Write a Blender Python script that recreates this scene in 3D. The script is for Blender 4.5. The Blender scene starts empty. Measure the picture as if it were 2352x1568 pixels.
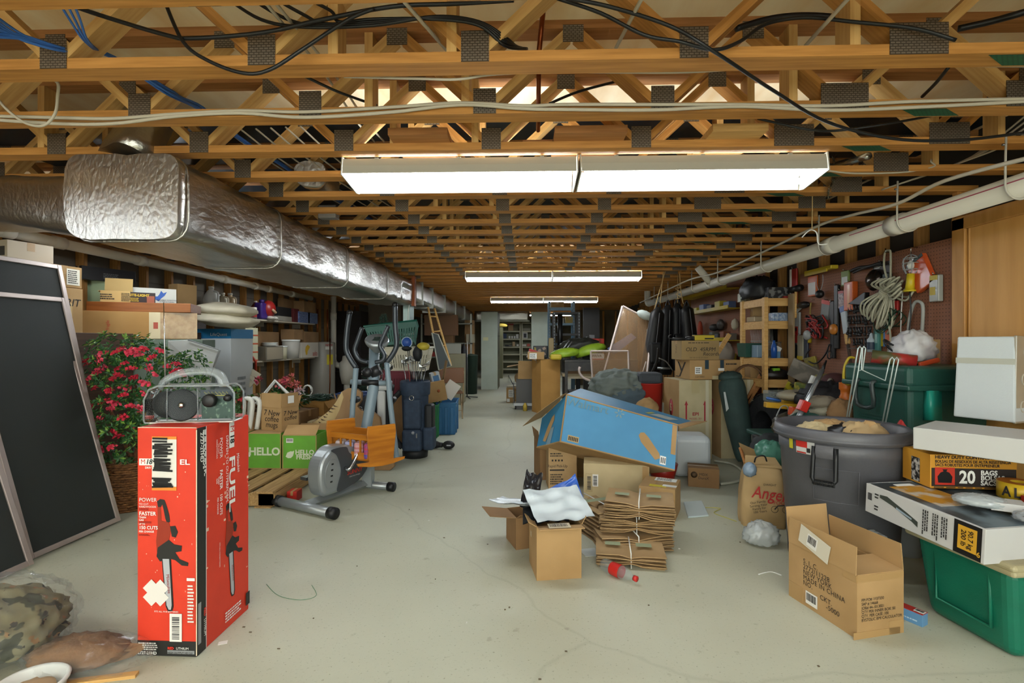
import bpy, math, random
from mathutils import Vector as V, Matrix, noise
R = random.Random(11)
SC = bpy.context.scene
C = SC.collection
PI = math.pi
F, HC, TH = 1146.0, 1.3, math.atan(34 / 1146)
cT, sT = math.cos(TH), math.sin(TH)
sin, cos = math.sin, math.cos
rad = math.radians
# ---------- photo point -> place in the room (metres, camera at the origin column, eye height HC)
def ray(px, py):
    u = (px - 1176) / F
    return V((-sT + u * cT, cT + u * sT, (784 - py) / F))
def P(px, py, Y):
    d = ray(px, py); return V((d.x * Y / d.y, Y, HC + d.z * Y / d.y))
def G(px, py, z=0.0):
    d = ray(px, py); t = (z - HC) / d.z; return V((d.x * t, d.y * t, z))
def PX(px, py, X):
    d = ray(px, py); t = X / d.x; return V((X, d.y * t, HC + d.z * t))
# ---------- materials
def lin(h, k=1.0):
    h = h.lstrip('#'); o = []
    for i in (0, 2, 4):
        c = int(h[i:i + 2], 16) / 255
        o.append(min(1, (c / 12.92 if c <= .04045 else ((c + .055) / 1.055) ** 2.4) * k))
    return (*o, 1)
MATS = {}
def mat(name, col, rough=.6, metal=0, col2=None, ns=8, stretch=(1, 1, 1), bump=0, bs=60, trans=0, alpha=1, emit=0, spec=.5, coat=0, nd=3, lo=.35, hi=.65, ior=1.45):
    if name in MATS: return MATS[name]
    m = bpy.data.materials.new(name); m.use_nodes = True
    nt = m.node_tree; N = nt.nodes; L = nt.links
    b = N['Principled BSDF']
    b.inputs['Base Color'].default_value = lin(col)
    b.inputs['Roughness'].default_value = rough
    b.inputs['Metallic'].default_value = metal
    b.inputs['IOR'].default_value = ior
    b.inputs['Specular IOR Level'].default_value = spec
    b.inputs['Transmission Weight'].default_value = trans
    b.inputs['Alpha'].default_value = alpha
    b.inputs['Coat Weight'].default_value = coat
    if emit:
        b.inputs['Emission Color'].default_value = lin(col); b.inputs['Emission Strength'].default_value = emit
    if col2 or bump:
        tc = N.new('ShaderNodeTexCoord'); mp = N.new('ShaderNodeMapping')
        mp.inputs['Scale'].default_value = stretch
        L.new(tc.outputs['Object'], mp.inputs['Vector'])
    if col2:
        n = N.new('ShaderNodeTexNoise'); n.inputs['Scale'].default_value = ns; n.inputs['Detail'].default_value = nd
        cr = N.new('ShaderNodeValToRGB')
        cr.color_ramp.elements[0].position = lo; cr.color_ramp.elements[1].position = hi
        cr.color_ramp.elements[0].color = lin(col); cr.color_ramp.elements[1].color = lin(col2)
        L.new(mp.outputs[0], n.inputs['Vector']); L.new(n.outputs[0], cr.inputs[0])
        L.new(cr.outputs[0], b.inputs['Base Color'])
    if bump:
        n2 = N.new('ShaderNodeTexNoise'); n2.inputs['Scale'].default_value = bs; n2.inputs['Detail'].default_value = 3
        bp = N.new('ShaderNodeBump'); bp.inputs['Strength'].default_value = bump; bp.inputs['Distance'].default_value = .02
        L.new(mp.outputs[0], n2.inputs['Vector']); L.new(n2.outputs[0], bp.inputs['Height']); L.new(bp.outputs[0], b.inputs['Normal'])
    MATS[name] = m
    return m
def K(col, rough=.55, **k):            # plain painted / plastic colour
    return mat('plain_%s_%d' % (col, int(rough * 100)) + ''.join('%s%s' % (a, k[a]) for a in sorted(k)), col, rough, **k)
def brickmat(name, c1, c2, mortar, scale, bw, bh, ms, rough=.5, metal=0, bump=.3, coord='Object', rot=(0, 0, 0), off=.5):
    m = mat(name, c1, rough, metal); nt = m.node_tree; N = nt.nodes; L = nt.links; b = N['Principled BSDF']
    tc = N.new('ShaderNodeTexCoord'); mp = N.new('ShaderNodeMapping'); mp.inputs['Rotation'].default_value = rot
    t = N.new('ShaderNodeTexBrick'); t.inputs['Scale'].default_value = scale; t.offset = off
    t.inputs['Color1'].default_value = lin(c1); t.inputs['Color2'].default_value = lin(c2); t.inputs['Mortar'].default_value = lin(mortar)
    t.inputs['Mortar Size'].default_value = ms; t.inputs['Brick Width'].default_value = bw; t.inputs['Row Height'].default_value = bh
    L.new(tc.outputs[coord], mp.inputs[0]); L.new(mp.outputs[0], t.inputs[0]); L.new(t.outputs[0], b.inputs['Base Color'])
    bp = N.new('ShaderNodeBump'); bp.inputs['Strength'].default_value = bump; bp.inputs['Distance'].default_value = .005; bp.invert = True
    L.new(t.outputs[1], bp.inputs['Height']); L.new(bp.outputs[0], b.inputs['Normal'])
    return m
# ---------- mesh builder
class MB:
    def __init__(s): s.v = []; s.f = []; s.m = []; s.s = []
    def add(s, vs, fs, m=0, sm=False, M=None):
        b = len(s.v)
        for p in vs:
            p = V(p); s.v.append(M @ p if M else p)
        for f in fs: s.f.append([b + i for i in f]); s.m.append(m); s.s.append(sm)
        return s
    def box(s, c, d, m=0, M=None, taper=1):
        x, y, z = d[0] / 2, d[1] / 2, d[2] / 2; c = V(c)
        vs = [c + V((i * x * (taper if k < 0 else 1), j * y * (taper if k < 0 else 1), k * z)) for k in (-1, 1) for j in (-1, 1) for i in (-1, 1)]
        return s.add(vs, [(0, 2, 3, 1), (4, 5, 7, 6), (0, 1, 5, 4), (2, 6, 7, 3), (0, 4, 6, 2), (1, 3, 7, 5)], m, False, M)
    def hexa(s, p, m=0):               # 8 corners: bottom 4 ccw, top 4 ccw
        return s.add(p, [(3, 2, 1, 0), (4, 5, 6, 7), (0, 1, 5, 4), (1, 2, 6, 5), (2, 3, 7, 6), (3, 0, 4, 7)], m)
    def plate(s, p, t, m=0):           # thick polygon from planar-ish points p, thickness t (vector)
        n = len(p); p = [V(q) for q in p]; t = V(t)
        fs = [tuple(range(n - 1, -1, -1)), tuple(range(n, 2 * n))] + [(i, (i + 1) % n, n + (i + 1) % n, n + i) for i in range(n)]
        return s.add(p + [q + t for q in p], fs, m)
    def tube(s, pts, r, n=8, m=0, cap=True, sm=True, closed=False, sq=None):
        pts = [V(p) for p in pts]; k = len(pts)
        rr = r if isinstance(r, (list, tuple)) else [r] * k
        vs = []; up = None
        for i, p in enumerate(pts):
            a = pts[(i - 1) % k] if (closed or i) else p; b = pts[(i + 1) % k] if (closed or i < k - 1) else p
            t = (b - a); t = t.normalized() if t.length > 1e-9 else V((0, 0, 1))
            if up is None:
                up = t.orthogonal().normalized()
            else:
                up = up - t * up.dot(t); up = up.normalized() if up.length > 1e-6 else t.orthogonal().normalized()
            w = t.cross(up)
            for j in range(n):
                a_ = 2 * PI * (j + (.5 if n == 4 else 0)) / n
                vs.append(p + (up * cos(a_) + w * sin(a_) * (sq or 1)) * rr[i])
        fs = [(i * n + j, i * n + (j + 1) % n, ((i + 1) % k) * n + (j + 1) % n, ((i + 1) % k) * n + j) for i in range(k if closed else k - 1) for j in range(n)]
        if cap and not closed: fs += [tuple(range(n - 1, -1, -1)), tuple(range((k - 1) * n, k * n))]
        return s.add(vs, fs, m, sm)
    def lathe(s, prof, n=24, m=0, M=None, sm=True, caps=True, ex=None):
        k = len(prof)
        vs = [V((r * cos(2 * PI * j / n) * (ex or 1), r * sin(2 * PI * j / n), z)) for r, z in prof for j in range(n)]
        fs = [(i * n + j, i * n + (j + 1) % n, (i + 1) * n + (j + 1) % n, (i + 1) * n + j) for i in range(k - 1) for j in range(n)]
        if caps: fs += [tuple(range(n - 1, -1, -1)), tuple(range((k - 1) * n, k * n))]
        return s.add(vs, fs, m, sm, M)
    def prism(s, poly, h, m=0, M=None):
        n = len(poly)
        vs = [V((x, y, 0)) for x, y in poly] + [V((x, y, h)) for x, y in poly]
        fs = [tuple(range(n - 1, -1, -1)), tuple(range(n, 2 * n))] + [(i, (i + 1) % n, n + (i + 1) % n, n + i) for i in range(n)]
        return s.add(vs, fs, m, False, M)
    def grid(s, nu, nv, fn, m=0, sm=True, wu=False, wv=False, M=None):
        vs = [fn(i / (nu if wu else nu - 1), j / (nv if wv else nv - 1)) for i in range(nu) for j in range(nv)]
        fs = [(i * nv + j, ((i + 1) % nu) * nv + j, ((i + 1) % nu) * nv + (j + 1) % nv, i * nv + (j + 1) % nv)
              for i in range(nu if wu else nu - 1) for j in range(nv if wv else nv - 1)]
        return s.add(vs, fs, m, sm, M)
    def ball(s, c, r, m=0, n=12, k=8, M=None):
        r = r if hasattr(r, '__len__') else (r, r, r)
        pr = [(max(.001, sin(PI * i / k)), -cos(PI * i / k)) for i in range(k + 1)]
        T_ = Matrix.Translation(V(c)) @ Matrix.Diagonal((r[0], r[1], r[2], 1))
        return s.lathe(pr, n, m, (M @ T_) if M else T_)
def obj(name, mb, mats, parent=None, loc=None, rot=None, bev=0, sub=0, seg=2, M=None):
    me = bpy.data.meshes.new(name)
    me.from_pydata(mb.v, [], mb.f)
    for m in (mats if isinstance(mats, (list, tuple)) else [mats]): me.materials.append(m)
    me.polygons.foreach_set('material_index', mb.m); me.polygons.foreach_set('use_smooth', mb.s)
    me.update()
    o = bpy.data.objects.new(name, me); C.objects.link(o)
    if loc is not None: o.location = loc
    if rot is not None: o.rotation_euler = rot
    if M is not None: o.matrix_local = M
    if parent: o.parent = parent
    if bev:
        b = o.modifiers.new('bevel', 'BEVEL'); b.width = bev; b.segments = seg; b.limit_method = 'ANGLE'; b.angle_limit = rad(40)
    if sub:
        u = o.modifiers.new('subdivision', 'SUBSURF'); u.levels = sub; u.render_levels = sub
    return o
def tag(o, label, cat, group=None, kind=None):
    o['label'] = label; o['category'] = cat
    if group: o['group'] = group
    if kind: o['kind'] = kind
    return o
def T(name, label, cat, loc=(0, 0, 0), rz=0, group=None, rot=None):
    o = bpy.data.objects.new(name, None); C.objects.link(o); o.empty_display_size = .05
    o.location = loc; o.rotation_euler = rot or (0, 0, rz)
    return tag(o, label, cat, group)
def S(name, mb, mats, parent=None, **k):
    o = obj(name, mb, mats, parent, **k)
    if not parent: o['kind'] = 'structure'
    return o
def copy_tree(t, loc=None, rz=None, label=None, rot=None, scale=None):
    c = t.copy(); C.objects.link(c)
    if loc is not None: c.location = loc
    if rz is not None: c.rotation_euler = (0, 0, rz)
    if rot is not None: c.rotation_euler = rot
    if scale is not None: c.scale = scale
    if label: c['label'] = label
    def rec(src, dst):
        for ch in list(src.children):
            d = ch.copy(); C.objects.link(d); d.parent = dst; d.matrix_parent_inverse = ch.matrix_parent_inverse; rec(ch, d)
    rec(t, c)
    return c
def beam(name, p0, p1, w, h, m, parent=None, roll=0):   # w across, h thick; local X along
    p0, p1 = V(p0), V(p1); d = p1 - p0; L_ = d.length
    mb = MB().box((L_ / 2, 0, 0), (L_, w, h))
    x = d.normalized(); y = V((0, 1, 0)) if abs(x.y) < .9 else V((1, 0, 0))
    z = x.cross(y).normalized(); y = z.cross(x)
    Mx = Matrix((x, y, z)).transposed().to_4x4() @ Matrix.Rotation(roll, 4, 'X'); Mx.translation = p0
    return obj(name, mb, m, parent, M=Mx)
def smooth(pts, k=6, closed=False):
    pts = [V(p) for p in pts]; n = len(pts); out = []
    for i in range(n if closed else n - 1):
        p0 = pts[(i - 1) % n] if (closed or i) else pts[0]; p1 = pts[i]; p2 = pts[(i + 1) % n]; p3 = pts[(i + 2) % n] if (closed or i + 2 < n) else pts[-1]
        for j in range(k):
            t = j / k
            out.append(.5 * ((2 * p1) + (p2 - p0) * t + (2 * p0 - 5 * p1 + 4 * p2 - p3) * t * t + (3 * p1 - p0 - 3 * p2 + p3) * t ** 3))
    if not closed: out.append(pts[-1])
    return out
def cable(name, label, cat, pts, r, m, group=None, k=6, n=6):
    return tag(obj(name, MB().tube(smooth(pts, k), r, n), m), label, cat, group)
# ---------- faces of a box: matrix whose X runs right, Y up, Z out of the face
def fmat(o, r, u):
    r = V(r).normalized(); u = V(u); u = (u - r * u.dot(r)).normalized(); n = r.cross(u)
    M = Matrix((r, u, n)).transposed().to_4x4(); M.translation = V(o) + n * .0012
    return M
def FM(side, d, u=0, v=0, rot=0):      # u across from the middle, v up from the bottom (from the middle on 't')
    w, dp, h = d
    a = {'f': ((u, -dp / 2, v), (1, 0, 0), (0, 0, 1)), 'b': ((-u, dp / 2, v), (-1, 0, 0), (0, 0, 1)),
         'r': ((w / 2, u, v), (0, 1, 0), (0, 0, 1)), 'l': ((-w / 2, -u, v), (0, -1, 0), (0, 0, 1)),
         't': ((u, v, h), (1, 0, 0), (0, 1, 0))}[side]
    return fmat(*a) @ Matrix.Rotation(rot, 4, 'Z')
FONTC = {}
def txt(s, parent, M, size, m, name='printed_text', align='CENTER', shear=0, space=1, sx=1, bold=0, line=1):
    if 'M' in s or 'W' in s: bold = 0
    key = (s, round(size, 4), align, shear, space, bold, line)
    me = FONTC.get(key)
    if me is None:
        cu = bpy.data.curves.new(name, 'FONT'); cu.body = s; cu.size = size; cu.align_x = align; cu.align_y = 'CENTER'
        cu.shear = shear; cu.space_character = space; cu.space_line = line; cu.resolution_u = 3; cu.offset = bold * size
        o = bpy.data.objects.new(name, cu); C.objects.link(o)
        dg = bpy.context.evaluated_depsgraph_get()
        me = bpy.data.meshes.new_from_object(o.evaluated_get(dg)); me.name = name
        bpy.data.objects.remove(o); bpy.data.curves.remove(cu); FONTC[key] = me
    me = me.copy(); me.materials.clear(); me.materials.append(m)
    o = bpy.data.objects.new(name, me); C.objects.link(o); o.parent = parent
    o.matrix_local = M @ Matrix.Translation((0, 0, .0012 + lift(parent))) @ Matrix.Diagonal((sx, 1, 1, 1))
    return o
def lift(p): return .00005 * len(p.children)        # later prints lie over earlier ones
def decal(parent, M, w, h, m, name='label', t=.0008):
    return obj(name, MB().box((0, 0, t / 2), (w, h, t)), m, parent, M=M @ Matrix.Translation((0, 0, lift(parent))))
def barcode(parent, M, w, h, m=None, name='barcode_label', n=14, vert=False, frac=.6):
    mb = MB().box((0, 0, .0004), (w, h, .0008)); r = random.Random(int(w * 9999) + n)
    L_ = (h if vert else w) * .8; x = -L_ / 2
    while x < L_ / 2:
        t = L_ / n * r.uniform(.25, .8)
        c, d = ((0, x, .001), (w * frac, t, .0006)) if vert else ((x, h * .08, .001), (t, h * frac, .0006))
        mb.box(c, d, 1); x += t + L_ / n * r.uniform(.25, .6)
    return obj(name, mb, [m or K('#d8d6cf'), K('#2a2a2c')], parent, M=M @ Matrix.Translation((0, 0, lift(parent))))
def lines(parent, M, w, h, m, rows=4, name='small_print', seed=1):    # rows of fine print too small to read
    mb = MB(); r = random.Random(seed)
    for i in range(rows):
        y = h / 2 - h * (i + .5) / rows; x = -w / 2; e = w / 2 * r.uniform(.5, 1)
        while x < e:
            q = w * r.uniform(.04, .14); mb.box((min(x + q / 2, e), y, .0012), (q, h / rows * .5, .0006)); x += q + w * .03
    return obj(name, mb, m, parent, M=M @ Matrix.Translation((0, 0, lift(parent))))
# ---------- cartons
CB = lambda k=0: mat(*[('cardboard', '#ac8b5e', .85), ('cardboard_tan', '#b39a70', .85), ('cardboard_dark', '#8a6a46', .88), ('cardboard_gold', '#b3884a', .85), ('cardboard_pale', '#bcab84', .85)][k],
                     col2=['#9c7c50', '#a48a62', '#7b5d3c', '#a67b40', '#ab9a74'][k], ns=3, bump=.03, bs=40)
TAPE = mat('packing_tape', '#a58456', .3, spec=.6)
def flap_mb(side, d, ang, ln, h=None, t=.004, trim=0):
    w, dp, hh = d; h = hh if h is None else h; a = rad(ang)
    hx = {'f': ((-w / 2, -dp / 2), (w / 2, -dp / 2), (0, 1)), 'b': ((w / 2, dp / 2), (-w / 2, dp / 2), (0, -1)),
          'l': ((-w / 2, dp / 2), (-w / 2, -dp / 2), (1, 0)), 'r': ((w / 2, -dp / 2), (w / 2, dp / 2), (-1, 0))}[side]
    p0, p1, inn = V((*hx[0], h)), V((*hx[1], h)), V((*hx[2], 0))
    e = (p1 - p0).normalized() * .003; p0 += e; p1 -= e
    dr = inn * cos(a) + V((0, 0, sin(a))); nn = (p1 - p0).cross(dr).normalized() * t
    mid = dr * ln * .5 + nn * .6
    s_ = (p1 - p0).normalized() * trim
    return MB().plate([p0, p1, p1 + dr * ln - s_, p0 + dr * ln + s_], nn)
def box_body(d, t=.004, open_=True, m=0, taper=1):
    w, dp, h = d; mb = MB()
    if not open_: return mb.box((0, 0, h / 2), d, m, None, taper)
    W, D, w2, d2 = w / 2, dp / 2, w / 2 - t, dp / 2 - t
    q = lambda a, b, z, k=1: [(-a * k, -b * k, z), (a * k, -b * k, z), (a * k, b * k, z), (-a * k, b * k, z)]
    vs = q(W, D, 0, taper) + q(W, D, h) + q(w2, d2, h) + q(w2, d2, t, taper)
    fs = [(3, 2, 1, 0), (12, 13, 14, 15)]
    for i in range(4):
        j = (i + 1) % 4
        fs += [(i, j, 4 + j, 4 + i), (4 + i, 4 + j, 8 + j, 8 + i), (8 + i, 8 + j, 12 + j, 12 + i)]
    return mb.add(vs, fs, m)
def carton(label, loc, rz, d, m=None, flaps=None, tape=True, name='cardboard_box', cat='box', group=None, rot=None, closed=None):
    m = m or CB(0); closed = (not flaps) if closed is None else closed
    t = T(name, label, cat, loc, rz, group, rot)
    b = obj('box_body', box_body(d, .004, not closed), m, t, bev=.002 if closed else 0)
    for s_, (a, ln) in (flaps or {}).items(): obj('flap', flap_mb(s_, d, a, ln), m, t)
    if closed and tape:
        w, dp, h = d; x = .05 if min(w, dp) > .15 else min(w, dp) * .25; e = .0008
        mb = MB()
        if w >= dp:
            mb.box((0, 0, h + e / 2), (w, x, e)); k = min(.07, h * .4)
            for s_ in (-1, 1): mb.box((s_ * (w / 2 + e / 2), 0, h - k / 2), (e, x, k))
        else:
            mb.box((0, 0, h + e / 2), (x, dp, e)); k = min(.07, h * .4)
            for s_ in (-1, 1): mb.box((0, s_ * (dp / 2 + e / 2), h - k / 2), (x, e, k))
        obj('tape', mb, TAPE, t)
    return t
INK = K('#23211f', .7); WHT = K('#dfe0da', .5); RED = K('#b3241c', .5); DK = K('#1b1c1d', .5); BLK = K('#101112', .45)
# ---------- soft lumps (cloth, paper, plastic film)
def lump(c, r, seed=0, amp=.25, fr=2.0, n=28, k=16, flat=True, ridge=True, M=None, m=0, mb=None):
    mb = mb or MB(); c = V(c); r = V(r); o = V((seed * 7.3, seed * 3.1, seed * 1.7))
    def fn(u, v):
        a = 2 * PI * u; b = PI * (v * .996 + .002) - PI / 2
        d = V((cos(a) * cos(b), sin(a) * cos(b), sin(b)))
        q = noise.noise(d * fr + o); q2 = noise.noise(d * fr * 2.3 + o)
        e = (1 - abs(q) * 2) * .5 + q2 * .5 if ridge else q + .4 * q2
        p = V((d.x * r.x, d.y * r.y, d.z * r.z)) * (1 + amp * e)
        if flat and p.z < -r.z * .55: p.z = -r.z * .55
        return c + p
    return mb.grid(n, k, fn, m, True, wu=True, M=M)
def sheet(c, ux, uy, seed=0, amp=.02, fr=3, n=18, k=18, mb=None, m=0, up=(0, 0, 1), th=.003):  # crumpled sheet with thickness
    mb = mb or MB(); c = V(c); ux = V(ux); uy = V(uy); up = V(up)
    def mk(o_):
        def fn(u, v):
            a, b = u * 2 - 1, v * 2 - 1
            q = noise.noise(V((a * fr, b * fr, seed * 3.7))); q2 = noise.noise(V((a * fr * 2.2, b * fr * 2.2, seed)))
            return c + ux * a + uy * b + up * (amp * ((1 - 2 * abs(q)) + .5 * q2) + o_)
        return fn
    mb.grid(n, k, mk(th), m); 
    b = MB().grid(n, k, mk(0), m); b.f = [list(reversed(f)) for f in b.f]
    mb.add(b.v, b.f, m, True)
    return mb
# ================= camera, render look
cam = bpy.data.cameras.new('camera'); cam.sensor_width = 36; cam.lens = F / 2352 * 36; cam.clip_start = .05
co = bpy.data.objects.new('camera', cam); C.objects.link(co); co.location = (0, 0, HC); co.rotation_euler = (PI / 2, 0, TH); SC.camera = co
SC.view_settings.view_transform = 'Standard'; SC.view_settings.look = 'None'; SC.view_settings.gamma = 1; SC.view_settings.use_curve_mapping = False
SC.view_settings.exposure = 1.5
wd = bpy.data.worlds.new('world'); SC.world = wd; wd.use_nodes = True
wd.node_tree.nodes['Background'].inputs[0].default_value = lin('#f0f4ea'); wd.node_tree.nodes['Background'].inputs[1].default_value = 2.2  # ambient fill added through the open end behind the camera
SC.cycles.max_bounces = 8; SC.cycles.transparent_max_bounces = 16
# ================= shell
XL, XR, YF, YB, ZT = -4.5, 3.0, 22.6, -4.0, 2.706
def floor_mat():
    m = mat('concrete_floor', '#b6b9a6', .55, col2='#a5a895', ns=.7, bump=.05, bs=25, nd=6, lo=.3, hi=.75)
    nt = m.node_tree; N = nt.nodes; L = nt.links; b = N['Principled BSDF']
    src = b.inputs['Base Color'].links[0].from_socket
    tc = N.new('ShaderNodeTexCoord')
    def layer(src, scale, lo, hi, col, fac, detail=6, stretch=(1, 1, 1), dist=0, wave=False):
        mp = N.new('ShaderNodeMapping'); mp.inputs['Scale'].default_value = stretch; L.new(tc.outputs['Object'], mp.inputs[0])
        n = N.new('ShaderNodeTexNoise'); n.inputs['Scale'].default_value = scale; n.inputs['Detail'].default_value = detail; n.inputs['Distortion'].default_value = dist
        L.new(mp.outputs[0], n.inputs['Vector'])
        cr = N.new('ShaderNodeValToRGB'); cr.color_ramp.elements[0].position = lo; cr.color_ramp.elements[1].position = hi
        cr.color_ramp.elements[0].color = (0, 0, 0, 1); cr.color_ramp.elements[1].color = (fac, fac, fac, 1)
        L.new(n.outputs[0], cr.inputs[0])
        mx = N.new('ShaderNodeMix'); mx.data_type = 'RGBA'; mx.inputs[7].default_value = lin(col)
        L.new(cr.outputs[0], mx.inputs[0]); L.new(src, mx.inputs[6]); return mx.outputs[2]
    src = layer(src, .35, .45, .7, '#b3a488', .35)           # ochre dust
    src = layer(src, 90, .62, .75, '#74725f', .75, 4)         # grit
    src = layer(src, 14, .66, .72, '#8b8674', .5, 5)         # scuffs
    v = N.new('ShaderNodeTexVoronoi'); v.feature = 'DISTANCE_TO_EDGE'; v.inputs['Scale'].default_value = .42
    mp = N.new('ShaderNodeMapping'); n = N.new('ShaderNodeTexNoise'); n.inputs['Scale'].default_value = 1.6; n.inputs['Detail'].default_value = 8
    mx = N.new('ShaderNodeMix'); mx.data_type = 'RGBA'; mx.inputs[0].default_value = .25
    L.new(tc.outputs['Object'], n.inputs['Vector']); L.new(tc.outputs['Object'], mx.inputs[6]); L.new(n.outputs[1], mx.inputs[7]); L.new(mx.outputs[2], v.inputs['Vector'])
    cr = N.new('ShaderNodeValToRGB'); cr.color_ramp.elements[0].position = 0; cr.color_ramp.elements[1].position = .0014
    cr.color_ramp.elements[0].color = (.16, .16, .16, 1); cr.color_ramp.elements[1].color = (0, 0, 0, 1)
    L.new(v.outputs[0], cr.inputs[0])
    m2 = N.new('ShaderNodeMix'); m2.data_type = 'RGBA'; m2.inputs[7].default_value = lin('#6c6858'); L.new(cr.outputs[0], m2.inputs[0]); L.new(src, m2.inputs[6])
    L.new(m2.outputs[2], b.inputs['Base Color'])
    return m
S('floor', MB().box(((XL + XR) / 2, (YB + YF) / 2, -.05), (XR - XL + .6, YF - YB, .1)), floor_mat())
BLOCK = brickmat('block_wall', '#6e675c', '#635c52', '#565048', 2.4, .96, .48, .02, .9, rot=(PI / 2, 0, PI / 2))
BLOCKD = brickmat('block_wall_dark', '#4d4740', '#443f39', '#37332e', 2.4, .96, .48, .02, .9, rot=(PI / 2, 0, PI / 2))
LUM = mat('lumber', '#c48b45', .62, col2='#a06c2e', ns=3, stretch=(1.2, 22, 22), nd=5, lo=.3, hi=.7)
LUM2 = mat('lumber_pale', '#d6ae6e', .62, col2='#bd9050', ns=3, stretch=(1.2, 20, 20), nd=5, lo=.3, hi=.7)
LUM3 = mat('lumber_red', '#b07a46', .62, col2='#946232', ns=3, stretch=(1.2, 24, 24), nd=5, lo=.3, hi=.7)
STUD = mat('stud_wood', '#a9793f', .7, col2='#8a5f2e', ns=3, stretch=(1.2, 18, 18), nd=4)
PLY = mat('plywood', '#f7e6c2', .7, col2='#e6c48e', ns=2.2, stretch=(3.2, .8, 3), nd=6, lo=.3, hi=.72)
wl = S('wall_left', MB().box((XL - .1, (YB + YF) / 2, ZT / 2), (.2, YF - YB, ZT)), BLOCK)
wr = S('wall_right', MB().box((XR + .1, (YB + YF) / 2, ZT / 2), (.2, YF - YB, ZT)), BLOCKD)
S('wall_far', MB().box(((XL + XR) / 2, YF + .1, ZT / 2), (XR - XL, .2, ZT)), mat('far_wall', '#8d8268', .85, col2='#7c7159', ns=2))
y = 1.2
while y < 13:
    beam('stud', (XL + .05, y, .04), (XL + .05, y, 2.22), .038, .089, STUD, wl)
    if y > 2.2: beam('stud', (XR - .05, y + .18, .04), (XR - .05, y + .18, 2.18), .038, .089, STUD, wr)
    y += .4064
for w_, x_, zz in ((wl, XL + .05, (.02, 2.24, 2.28)), (wr, XR - .05, (.02, 2.2, 2.25))):
    for z_ in zz: beam('wall_plate', (x_, 1, z_), (x_, 13, z_), .09, .038, STUD, w_)
S('ceiling', MB().box(((XL + XR) / 2, (YB + YF) / 2, ZT + .012), (XR - XL, YF - YB, .024)), PLY)
# ================= floor trusses carrying the floor above
NPL = brickmat('nail_plate_steel', '#8a7f70', '#7f7466', '#544b40', 1, .018, .009, .0018, .42, .6, .5)
NPG = brickmat('nail_plate_green', '#1f6f4c', '#1b6244', '#0d3a28', 1, .018, .009, .0016, .5, .2, .6)
ZB = 2.30
XN = [-4.0 + .77 * k + (.0) for k in range(9)]       # bottom joints
BN = [-4.06 + .775 * k for k in range(9)]
ordn = ['overhead at the very top edge', 'nearest full', 'second', 'third', 'fourth', 'fifth', 'sixth', 'seventh', 'eighth', 'ninth', 'tenth', 'eleventh', 'twelfth', 'thirteenth', 'fourteenth', 'fifteenth', 'sixteenth']
def truss_parts(t, far, seed):
    r = random.Random(seed); x0, x1 = XL, XR
    if far:
        mb = MB().box(((x0 + x1) / 2, .0445, .019), (x1 - x0, .089, .038)).box(((x0 + x1) / 2, .0445, .387), (x1 - x0, .089, .038))
        for a in BN:
            for s_ in (-1, 1):
                mb.add([(a, 0, .038), (a, .089, .038), (a + s_ * .385, .089, .368), (a + s_ * .385, 0, .368), (a + .05, 0, .038), (a + .05, .089, .038), (a + .05 + s_ * .385, .089, .368), (a + .05 + s_ * .385, 0, .368)],
                       [(0, 1, 2, 3), (7, 6, 5, 4), (0, 3, 7, 4), (1, 5, 6, 2)])
        return mb
    beam('bottom_chord', (x0, .0445, .019), (x1, .0445, .019), .089, .038, LUM, t)
    beam('top_chord', (x0, .0445, .387), (x1, .0445, .387), .089, .038, LUM3, t)
    for a in BN:
        for s_ in (-1, 1):
            ln = s_ * .33
            beam('web', (a + s_ * .03, .0445, .045), (a + s_ * .37, .0445, .362), .085, .036, r.choice([LUM, LUM2, LUM2]), t)
    for a in (-.70, -.27, 1.15, -2.6, 2.4):
        beam('web', (a, .0445, .038), (a, .0445, .368), .085, .036, LUM2, t)
    for a in BN:
        w = .1 if a < 1 else .2
        obj('nail_plate', MB().box((0, 0, 0), (w, .11, .002)), NPL, t, M=fmat((a, -.001, .055), (1, 0, 0), (0, 0, 1)))
        obj('nail_plate', MB().box((0, 0, 0), (.09, .075, .002)), NPL, t, M=fmat((a + .3875, -.001, .345), (1, 0, 0), (0, 0, 1)))
        obj('nail_plate', MB().box((0, 0, 0), (w, .11, .002)), NPL, t, M=fmat((a, .0885, .055), (1, 0, 0), (0, 0, 1)))
    gp = MB().add([(-.13, 0, -.001), (.06, 0, -.001), (.17, .07, -.001), (-.02, .07, -.001), (-.13, 0, .0), (.06, 0, .0), (.17, .07, .0), (-.02, .07, 0)], [(3, 2, 1, 0), (0, 1, 5, 4), (1, 2, 6, 5), (2, 3, 7, 6), (3, 0, 4, 7)])
    obj('green_plate', gp, NPG, t, loc=(1.74, .009, -.0004))['label'] = 'green nail plate under the chord'
farmesh = None; proto = None
for n in range(-3, 52):
    y = 1.3736 + n * .4064
    if n < 17:
        lab = ('open web wooden floor truss, %s in view from the camera' % ordn[n]) if n >= 0 else 'open web wooden floor truss behind the camera'
        if proto is None:
            t = T('floor_truss', lab, 'truss', (0, y, ZB), group='wooden floor trusses overhead'); proto = t
            truss_parts(t, False, 5)
        else: t = copy_tree(proto, (0, y, ZB), label=lab)
    else:
        if farmesh is None:
            farmesh = obj('floor_truss', truss_parts(None, True, 1), LUM); o = farmesh
        else:
            o = farmesh.copy(); C.objects.link(o)
        o.location = (0, y, ZB); tag(o, 'distant wooden floor truss beyond the second pair of shop lights', 'truss', 'distant wooden floor trusses')
# dark blue sheet under the subfloor past the first lights
tag(obj('dark_sheet', MB().box((-.4, 4.9, ZT - .028), (6.6, 3.6, .004)), K('#16222b', .4)), 'dark blue sheet under the subfloor past the nearest lights', 'sheet')
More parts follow.
